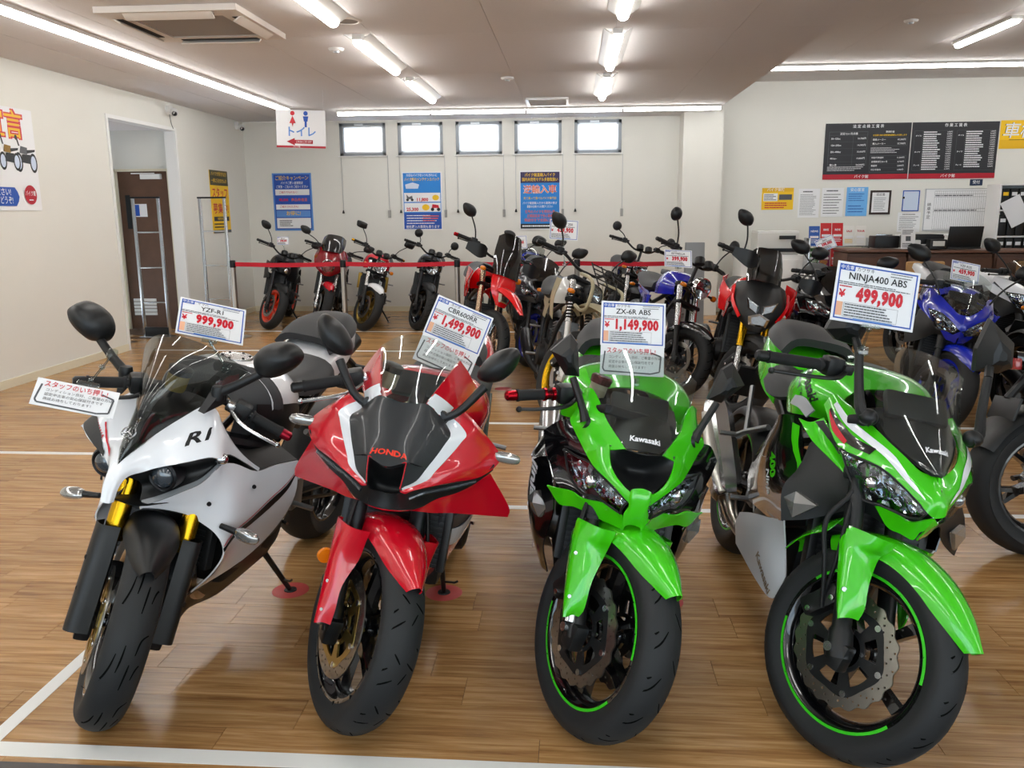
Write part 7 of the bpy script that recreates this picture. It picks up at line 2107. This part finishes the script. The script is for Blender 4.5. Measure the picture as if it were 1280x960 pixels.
# big white poster on the side wall
p = board('poster', (XL + .0075, 6.86, 1.948), Y1, ZU, 1.22, .876, PW, 'large white poster with motorcycle picture on the side wall', 'poster')
c = Card()
[c.text('買取宣言', -.02 + dx, .28 + dy, .25, PR, .01, fit=.97) for dx in (-.012, .012) for dy in (-.012, .012)]; c.text('買取宣言', -.02, .28, .25, mat('print_amber', '#e6b41a', .5), .01, fit=.95)
for bx_, bs, cl in ((.46, 1.0, PG), (.24, .9, mat('print_bronze', '#8a6a22', .5)), (-.05, .9, PR)):
    for dx in (-.10, .10): c.disc(bx_ + dx * bs, -.02, .052 * bs, .085 * bs, PK); c.disc(bx_ + dx * bs, -.02, .036 * bs, .062 * bs, PP)
    c.poly([(bx_ - .07 * bs, -.02), (bx_ + .06 * bs, -.03), (bx_ + .07 * bs, .05), (bx_ - .05 * bs, .05)], PK)
    c.poly([(bx_ - .08 * bs, .06), (bx_ + .02 * bs, .05), (bx_ + .03 * bs, .11), (bx_ - .06 * bs, .12)], cl)
    c.poly([(bx_ + .02 * bs, .06), (bx_ + .13 * bs, .08), (bx_ + .14 * bs, .10), (bx_ + .02 * bs, .09)], PK)
    c.poly([(bx_ - .09 * bs, .12), (bx_ - .07 * bs, .12), (bx_ - .09 * bs, .18), (bx_ - .11 * bs, .18)], PK); c.disc(bx_ - .11 * bs, .19, .018, .022, PK)
c.poly([(-.55, -.40), (.25, -.40), (.285, -.36), (.30, -.32), (.285, -.28), (.25, -.24), (-.55, -.24)], PB)
c.text('お気軽にご相談ください!', -.14, -.285, .07, PW, .02, fit=.66); c.text('査定無料 スタッフまでどうぞ!', -.14, -.355, .07, PW, .02, fit=.70)
c.disc(.46, -.30, .085, .085, mat('print_crimson', '#b0182c', .5)); c.text('バイク館', .46, -.29, .05, PW, .03, fit=.14); c.rect(.43, -.35, .49, -.34, PW)
c.build('print', p)
# hanging toilet sign
p = board('hanging_sign', (-2.99, 9.3, 2.375), (.999, .04, -.035), (0.03, 0, 1), .545, .40, PW, 'white hanging toilet sign with red and blue figures', 'sign', t=.004)
c = Card()
for x, m in ((-.09, PR), (.055, PB)):
    c.disc(x, .165, .024, .024, m)
c.poly([(-.09, .14), (-.055, .06), (-.125, .06)], PR); c.poly([(-.10, .06), (-.08, .06), (-.09, .02)], PR)
c.poly([(.025, .135), (.085, .135), (.075, .08), (.035, .08)], PB); c.rect(.043, .02, .067, .085, PB)
c.text('トイレ', .0, -.035, .115, PB, .05); c.text('トイレ', .0, -.035, .115, PLB, .02)
c.poly([(-.16, -.135), (-.07, -.175), (-.07, -.155), (.13, -.155), (.13, -.115), (-.07, -.115), (-.07, -.095)], mat('print_crimson', '#b0182c', .5)); c.text('こちらにございます', .03, -.136, .028, PW, .02, fit=.17)
c.rect(-.27, -.198, .27, -.160, mat('print_crimson', '#b0182c', .5)) if False else c.rect(-.2725, -.20, .2725, -.178, mat('print_crimson', '#b0182c', .5))
c.text('バイク館', -.05, -.189, .02, PW, .03)
c.build('print', p)
for x in (-.25, .25): MB().tube([(x, .20, 0), (x, .415, 0)], .0015, 5).build('hanging_string', PW, p)

# price boards over the counter
M_board = mat('board_charcoal', '#2c2d31', .45)
M_crim = mat('print_crimson', '#b0182c', .5)
def price_board(x, label, title, left):
    W, H = 1.17, .765
    p = board('price_board', (x, WY, 2.267), X1, ZU, W, H, M_board, label, 'price board', 'price boards over the counter')
    c = Card()
    c.rect(-W / 2, -H / 2, W / 2, -H / 2 + .07, M_crim); c.text('バイク館', -.05, -H / 2 + .035, .05, PW, .03)
    c.text(title, .0, H / 2 - .045, .05, PW, .03, space=1.5)
    if left:
        c.frame(-.53, -.19, .0, .27, .004, PG); c.text('法定12ヶ月点検', -.26, .24, .035, PW, .02)
        for i, (a, b_) in enumerate((('50~125cc', '10,780円'), ('126~250cc', '14,080円'), ('251~400cc', '15,400円'), ('401cc~', '19,800円'), ('輸入車', '24,200円'))):
            y = .175 - .09 * i
            c.rect(-.53, y + .045, .0, y + .047, PG); c.text(a, -.50, y, .032, PW, .02, align='LEFT'); c.text(b_, -.02, y, .032, PW, .03, align='RIGHT')
        c.rect(-.20, -.19, -.197, .215, PG); c.lines(-.53, -.27, .0, -.20, 3, PW, .3, 2)
        c.text('車検料金', .30, .26, .03, PW, .02); c.text('お見積り無料!国家資格整備士が点検します', .30, .215, .026, PY, .02, fit=.46)
        c.frame(.05, .07, .54, .19, .004, PG); c.text('国産メーカー', .16, .155, .03, PW, .02); c.text('47,300円', .52, .155, .03, PW, .03, align='RIGHT'); c.text('輸入メーカー', .16, .10, .03, PW, .02); c.text('57,700円', .52, .10, .03, PW, .03, align='RIGHT')
        c.lines(.05, -.03, .45, .055, 4, PW, .3, 7)
        c.frame(.05, -.29, .54, -.06, .004, PG)
        for i, (a, b_) in enumerate((('印紙代検査料', '11,000円'), ('自賠責保険24ヶ月', '8,760円'), ('重量税', '3,800円'), ('代行手数料', '1,900円'))):
            y = -.09 - .055 * i
            c.text(a, .07, y, .028, PW, .02, align='LEFT'); c.text(b_, .52, y, .028, PW, .03, align='RIGHT'); c.rect(.05, y - .029, .54, y - .027, PG)
    else:
        for k, (u0, u1) in enumerate(((-.55, -.03), (.02, .55))):
            c.frame(u0, -.27, u1, .27, .003, PG); c.rect(u0 + .11, -.27, u0 + .113, .27, PG)
            for i in range(18 if k == 0 else 17):
                y = .25 - .0295 * i
                c.rect(u0 + .11, y - .0145, u1, y - .0135, PG, 0)
                c.lines(u0 + .125, y - .011, u0 + .37, y + .009, 1, PW, .75, 20 + i + 40 * k); c.text('%d,%d00円' % (1 + (i * 7) % 9, (i * 3) % 10), u1 - .01, y, .022, PW, .03, align='RIGHT')
            for y, t in ((.20, 'オイル'), (-.02, 'タイヤ'), (-.2, 'ブレーキ')): c.text(t, u0 + .055, y, .024, PW, .02, fit=.08)
    c.build('print', p)
price_board(4.118, 'charcoal inspection price board on the wall, nearer the pillar', '法定点検工賃表', True)
price_board(5.302, 'charcoal workshop price board on the wall, beside the yellow banner', '作業工賃表', False)
p = board('banner', (6.53, WY, 2.47), X1, ZU, 1.25, .38, PY, 'yellow banner with white characters beside the price boards', 'banner')
c = Card(); c.rect(-.625, -.19, .625, -.07, mat('print_amber', '#d9a21a', .5)); c.text('車検受付中', -.02, .04, .22, PK, .05, shear=.15, fit=1.17); c.text('車検受付中', -.02, .04, .22, PW, .02, shear=.15, fit=1.15); c.rect(-.5, -.075, .5, -.068, PK); c.build('print', p)

# notices above the counter
def notice(x0, x1, z0, z1, m, label, fn=None, cat='notice', t=.003):
    p = board('notice', ((x0 + x1) / 2, YB - t - .001, (z0 + z1) / 2), X1, ZU, x1 - x0, z1 - z0, m, label, cat, 'notices on the wall above the counter', t)
    c = Card(); W, H = x1 - x0, z1 - z0
    fn(c, W, H)
    c.build('print', p)
    return p
def f_yel(c, W, H):
    c.rect(-W / 2, H * .32, W / 2, H / 2, mat('print_amber', '#d9a21a', .5)); c.text('バイク保険', -.03, H * .41, .05, PW, .03); c.rect(-W * .45, -H * .1, 0, H * .25, PW); c.lines(-W * .43, -H * .08, -.01, H * .22, 4, PG, .5, 1); c.rect(.02, -H * .05, W * .45, H * .2, PG); c.lines(-W * .4, -H * .45, W * .4, -H * .15, 3, PR, .5, 6)
notice(2.702, 3.147, 1.471, 1.777, PY, 'yellow insurance notice on the wall beside the pillar', f_yel)
def f_doc(n, s):
    return lambda c, W, H: (c.lines(-W * .3, H * .36, W * .35, H * .44, 1, PG, .5, s), c.lines(-W * .42, -H * .42, W * .42, H * .32, n, PG, .28, s + 1))
notice(3.219, 3.514, 1.356, 1.761, PW, 'white printed sheet next to the yellow notice', f_doc(14, 2))
notice(3.545, 3.849, 1.365, 1.770, PW, 'white printed sheet next to the light blue poster', f_doc(8, 5))
def f_blu(c, W, H):
    c.rect(-W / 2, -H / 2, W / 2, H / 2, mat('print_cyan', '#6fb2ec', .5)); c.text('安心宣言', 0, H * .40, .05, PW, .02); c.lines(-W * .4, H * .0, W * .4, H * .3, 4, PB, .3, 3); c.lines(-W * .4, -H * .4, W * .4, -H * .1, 3, PB, .3, 9)
notice(3.886, 4.183, 1.374, 1.778, PW, 'light blue rounded poster above the leaflet rack', f_blu)
def f_cert(c, W, H):
    c.frame(-W / 2, -H / 2, W / 2, H / 2, .03, mat('frame_brown', '#2e1c16', .4)); c.text('認証書', 0, H * .32, .04, PK); c.lines(-W * .3, -H * .36, W * .3, H * .22, 8, PG, .25, 4)
notice(4.211, 4.503, 1.394, 1.730, PW, 'certificate in a dark brown frame on the wall', f_cert, 'certificate', .014)
def f_clip(c, W, H):
    c.frame(-W / 2, -H / 2, W / 2, H / 2, .014, PB); c.rect(-W / 2, H * .1, -W / 2 + .03, H * .2, PK)
notice(4.663, 4.898, 1.436, 1.726, PP, 'blue-edged clipboard hanging on the wall', f_clip, 'clipboard', .008)
notice(4.622, 4.935, 1.145, 1.420, PW, 'white sheets pinned below the clipboard', f_doc(8, 9))
def f_wb(c, W, H):
    c.frame(-W / 2, -H / 2, W / 2, H / 2, .012, M_alu); c.text('納', -W * .43, H * .12, .055, PK); c.text('車', -W * .43, H * .02, .055, PK); c.text('予', -W * .43, -H * .08, .055, PK); c.text('定', -W * .43, -H * .18, .055, PK)
    for i in range(26): x = -W * .36 + i * W * .032; c.rect(x, -H * .46, x + .002, H * .44, PG, 0)
    for y in (.44, .37, .30, .02, -.05, -.46): c.rect(-W * .36, H * y, W * .45, H * y + .003, PG, 0)
    c.lines(-W * .35, H * .31, W * .44, H * .36, 1, PG, .5, 2); c.lines(-W * .35, -H * .04, W * .44, H * .01, 1, PG, .5, 5)
notice(4.969, 5.88, 1.162, 1.746, PW, 'whiteboard with a ruled schedule above the desk', f_wb, 'whiteboard', .02)
notice(5.567, 5.739, 1.785, 1.87, mat('print_navy2', '#1c2f4d', .5), 'small dark blue plate under the price board', lambda c, W, H: c.text('受付', 0, 0, .05, PW, .02), 'plate')
# ------------------------------------------------------------------ belt barrier, security gates, counter and its things
M_belt = mat('red_belt', '#c3112a', .6)
M_post = mat('brushed_steel', '#b4aea6', 0.28, 1.0)
BY = 9.72
posts = [-4.05, -2.71, -1.35, .05, 1.35]
for i, x in enumerate(posts):
    r = empty('barrier_post', (x, BY, 0)); tag(r, 'steel belt barrier post, %s from the side wall' % ords[i], 'barrier post', 'posts of the belt barrier')
    MB().lathe([(0, 0), (.16, 0), (.16, .008), (.12, .018), (.03, .024), (.03, .02)], (0, 0, 0), 'z', 28).build('base', M_post, r)
    MB().lathe([(.031, .02), (.031, .84)], (0, 0, 0), 'z', 20).build('post', M_post, r)
    MB().lathe([(.034, .84), (.036, .85), (.036, .915), (.03, .925), (0, .925)], (0, 0, 0), 'z', 20).build('belt_head', M_dark, r)
    if i + 1 < len(posts):
        L = posts[i + 1] - x
        g = [[(x + .03 + (L - .06) * t, BY - .004, .905 - .012 * math.sin(PI * t)), (x + .03 + (L - .06) * t, BY - .004, .855 - .012 * math.sin(PI * t))] for t in np.linspace(0, 1, 9)]
        tag(MB().shell(np.array(g), .002).build('barrier_belt', M_belt), 'red belt stretched between barrier posts %s and %s' % (ords[i], ords[i + 1]), 'belt', 'belts of the barrier')
def gate(x, y, rz, label):
    r = empty('security_gate', (x, y, 0)); r.rotation_euler = (0, 0, rz); tag(r, label, 'security gate', 'anti-theft gates at the doorway')
    for s in (-1, 1): MB().cbox((s * .155, 0, .83), (.035, .03, 1.66), .008).build('upright', M_silver, r)
    for z in (.42, .84, 1.26): MB().cbox((0, 0, z), (.29, .018, .016), .004).build('crossbar', M_silver, r)
    MB().cbox((0, 0, 1.665), (.36, .035, .02), .006).build('top_cap', M_dark, r)
    MB().cbox((0, 0, .06), (.30, .05, .12), .01).build('base_box', M_mblack, r)
    MB().cbox((0, 0, .006), (.40, .14, .012), .004).build('foot_plate', M_silver, r)
gate(-5.06, 9.73, 0, 'silver anti-theft gate standing in front of the brown door')
gate(-4.42, 10.12, .0, 'silver anti-theft gate by the side wall in front of the yellow poster')

# service counter
M_ctr = mat('counter_brown', '#5a3d2f', .5, vary=(6, .08))
M_ctrtop = mat('counter_top', '#6a4a3a', .4)
def unit(x0, x1, y0, y1, h, label):
    r = empty('counter_unit', ((x0 + x1) / 2, (y0 + y1) / 2, 0)); tag(r, label, 'counter', 'units of the service counter')
    W, D = x1 - x0, y1 - y0
    MB().cbox((0, .02, h / 2 - .02), (W - .01, D - .06, h - .04), .004).build('body', M_ctr, r)
    MB().cbox((0, -D / 2 + .012, h / 2 - .03), (W - .03, .018, h - .12), .004).build('front_panel', M_ctr, r)
    MB().cbox((0, 0, h - .012), (W, D, .03), .005).build('top', M_ctrtop, r)
unit(3.38, 4.10, 10.6, 11.2, .975, 'brown counter unit nearest the pillar')
unit(4.12, 5.12, 10.6, 11.2, .965, 'wide brown counter unit under the laptop')
unit(5.14, 6.30, 10.6, 11.2, .965, 'brown counter unit at the picture edge')
lp = empty('laptop', (4.84, 10.82, .98)); tag(lp, 'open black laptop seen from behind on the counter', 'laptop')
MB().cbox((0, .10, .008), (.40, .26, .016), .005).build('base', M_mblack, lp)
MB().cbox((0, -.02, .145), (.41, .010, .26), .005, Matrix.Rotation(R(10), 3, 'X')).build('lid', M_mblack, lp)
MB().cbox((0, .10, .0165), (.34, .12, .002), .0008).build('keyboard', M_dark, lp)
def box_thing(name, loc, dims, m, label, cat, parts=()):
    r = empty(name, loc); tag(r, label, cat)
    MB().cbox((0, 0, dims[2] / 2), dims, .012).build('body', m, r)
    for nm, cc, dd, mm in parts: MB().cbox(cc, dd, .004).build(nm, mm, r)
    return r
M_lgrey = mat('light_grey_case', '#d3d3ce', .5)
cab = box_thing('side_cabinet', (2.78, 12.0, 0), (.95, .6, .86), M_white, 'low white cabinet against the wall beside the pillar', 'cabinet', (('door', (-.24, -.305, .42), (.44, .012, .76), M_white), ('door', (.24, -.305, .42), (.44, .012, .76), M_white)))
box_thing('printer', (2.80, 11.95, .86), (.56, .42, .30), M_lgrey, 'light grey copier on the low white cabinet', 'printer', (('scanner_lid', (0, 0, .31), (.55, .41, .03), M_white), ('paper_tray', (0, -.22, .07), (.46, .06, .05), M_dark), ('control_panel', (.12, -.21, .24), (.22, .03, .05), M_mblack)))
box_thing('drawer_chest', (3.66, 12.05, 0), (.75, .5, .98), mat('cream_steel', '#d9d5c4', .45), 'cream steel drawer chest behind the leaflet rack', 'drawer chest', tuple(('drawer', (0, -.255, .12 + .21 * i), (.70, .012, .19), mat('cream_steel', '#d9d5c4', .45)) for i in range(4)))
# leaflet rack with magazines
rk = empty('leaflet_rack', (3.50, 11.48, 0)); tag(rk, 'metal leaflet rack full of colourful booklets by the counter', 'rack')
for s in (-1, 1): MB().cbox((s * .38, 0, .55), (.025, .25, 1.10), .005).build('upright', M_silver, rk)
for i, z in enumerate((.45, .72, .99)): MB().cbox((0, .02 + .0 * i, z), (.74, .20, .012), .003).build('shelf', M_silver, rk)
rng = random.Random(11)
cols = ['#c81d22', '#2a2b30', '#e4e2dc', '#2456a8', '#d98a1e', '#3f7d3c', '#8c2f5a']
ci = 0
for i, z in enumerate((.456, .726, .996)):
    for j in range(5):
        x = 3.50 - .30 + j * .15
        colr = '#c81d22' if (i == 2 and j in (1, 2)) else ('#e4e2dc' if i == 2 and j > 2 else cols[ci % 7])
        ci += 1
        hgt = .24 if i < 2 else (.30 if j in (1, 2) else .26)
        mk = mat('booklet_%s' % colr.strip('#'), colr, .4)
        bk = empty('booklet', (x, 11.45, z)); tag(bk, '%s booklet on the %s shelf of the leaflet rack, %s along' % ({'#c81d22': 'red', '#2a2b30': 'charcoal', '#e4e2dc': 'white', '#2456a8': 'blue', '#d98a1e': 'orange', '#3f7d3c': 'green', '#8c2f5a': 'plum'}[colr], ['lower', 'middle', 'top'][i], ords[j]), 'booklet', 'booklets in the leaflet rack')
        Mx = Matrix.Rotation(R(-8), 4, 'X')
        MB().cbox((0, 0, hgt / 2), (.14, .012, hgt), .002).build('cover', mk, bk, Mx)
        c = Card(); c.rect(-.055, -.03, .055, .0, PW); c.lines(-.055, -.10, .055, -.04, 3, PY if j % 2 else PW, .4, j + i * 5); c.text(['NEWS', 'BIKE', 'RIDE', 'SALE', 'TOUR'][j], 0, .06, .035, PW if colr != '#e4e2dc' else PR, .03)
        c.build('print', bk).matrix_local = Mx @ frame_M((0, -.0062, hgt / 2), X1, ZU)
box_thing('file_box', (3.92, 10.95, .99), (.30, .24, .15), M_mblack, 'black open file box on the counter', 'box', (('handle', (0, 0, .16), (.20, .01, .02), M_silver),))
box_thing('printer', (4.40, 11.0, .98), (.42, .34, .16), M_mblack, 'black inkjet printer on the counter beside the laptop', 'printer', (('paper_tray', (0, -.18, .05), (.30, .08, .012), M_lgrey), ('lid', (0, 0, .165), (.40, .32, .02), M_dark)))
box_thing('card_terminal', (4.47, 10.72, .98), (.20, .14, .12), M_mblack, 'small payment terminal in front of the black printer', 'terminal', (('screen', (0, -.072, .07), (.14, .004, .06), M_lgrey),))
pop_ = board('counter_sign', (4.12, 10.70, 1.11), X1, (0, .15, 1), .17, .25, PW, 'white acrylic notice standing on the counter edge', 'sign', t=.003)
c = Card(); c.lines(-.07, .05, .07, .11, 3, PG, .5, 2); c.rect(-.03, -.03, .03, .03, PG); c.lines(-.07, -.11, .07, -.05, 3, PG, .5, 4); c.build('print', pop_)
box_thing('pen_stand', (4.26, 10.78, .98), (.07, .07, .11), M_white, 'white pen holder on the counter', 'pen holder', tuple(('pen', (-.02 + .02 * i, 0, .13), (.008, .008, .10), M_mblack) for i in range(3)))
box_thing('desk_shelf', (5.03, 12.05, 0), (1.0, .45, 1.12), M_white, 'low white shelf under the whiteboard', 'shelf', (('shelf_gap', (0, -.228, .95), (.9, .01, .2), mat('slot_dark', '#4c4642', .8)),))
# bookcase with binders
bc = empty('bookcase', (5.98, 11.75, 0)); tag(bc, 'tall white bookcase holding black binders at the picture edge', 'bookcase')
for x in (-.40, .40): MB().cbox((x, 0, .89), (.025, .36, 1.78), .004).build('side_panel', M_white, bc)
for z in (.02, .42, .80, 1.10, 1.44, 1.77): MB().cbox((0, 0, z), (.79, .36, .022), .004).build('shelf', M_white, bc)
MB().cbox((0, .175, .89), (.80, .01, 1.76), .003).build('back_panel', M_white, bc)
for i, z in enumerate((.812, 1.112, 1.452)):
    for j in range(7):
        if i == 0 and j > 4: continue
        bd_ = empty('binder', (5.98 - .335 + j * .11, 11.68, z)); tag(bd_, 'black binder with white label on the %s bookcase shelf, %s along' % (['lower', 'middle', 'upper'][i], ords[j]), 'binder', 'binders in the white bookcase')
        MB().cbox((0, 0, .135), (.095, .22, .27), .006).build('cover', M_mblack, bd_)
        MB().cbox((0, -.111, .20), (.066, .003, .045), .001).build('spine_label', PY if (i == 2 and j == 0) else PW, bd_)
ph = board('hanging_paper', (5.78, 11.55, 1.43), (.88, 0, .47), (-.47, .05, .88), .26, .36, PW, 'white paper hanging crooked from the bookcase side', 'paper', t=.002)
# chairs behind the counter: tan seat backs
for i, (x, l) in enumerate(((3.95, 'first'), (5.15, 'second'))):
    ch = empty('stool', (x, 9.9, 0)); tag(ch, 'tan upholstered customer stool before the counter, %s from the pillar' % l, 'stool', 'customer stools')
    MB().cbox((0, 0, .46), (.42, .40, .07), .025).build('seat', mat('tan_vinyl', '#b58a55', .5), ch)
    MB().cbox((0, -.19, .72), (.42, .05, .34), .025).build('backrest', mat('tan_vinyl', '#b58a55', .5), ch)
    for sx in (-1, 1):
        for sy in (-1, 1): MB().tube([(sx * .17, sy * .16, .43), (sx * .19, sy * .18, 0)], .012, 8).build('leg', M_silver, ch)
# easel board by the pillar
ez = empty('display_stand', (1.30, 9.1, 0)); tag(ez, 'narrow grey A-frame stand behind the blue classic motorcycle', 'display stand')
for s in (-1, 1): MB().cbox((0, s * .10, .58), (.20, .015, 1.12), .005, Matrix.Rotation(R(8 * s), 3, 'X')).build('panel', mat('grey_panel', '#8f9193', .5), ez)
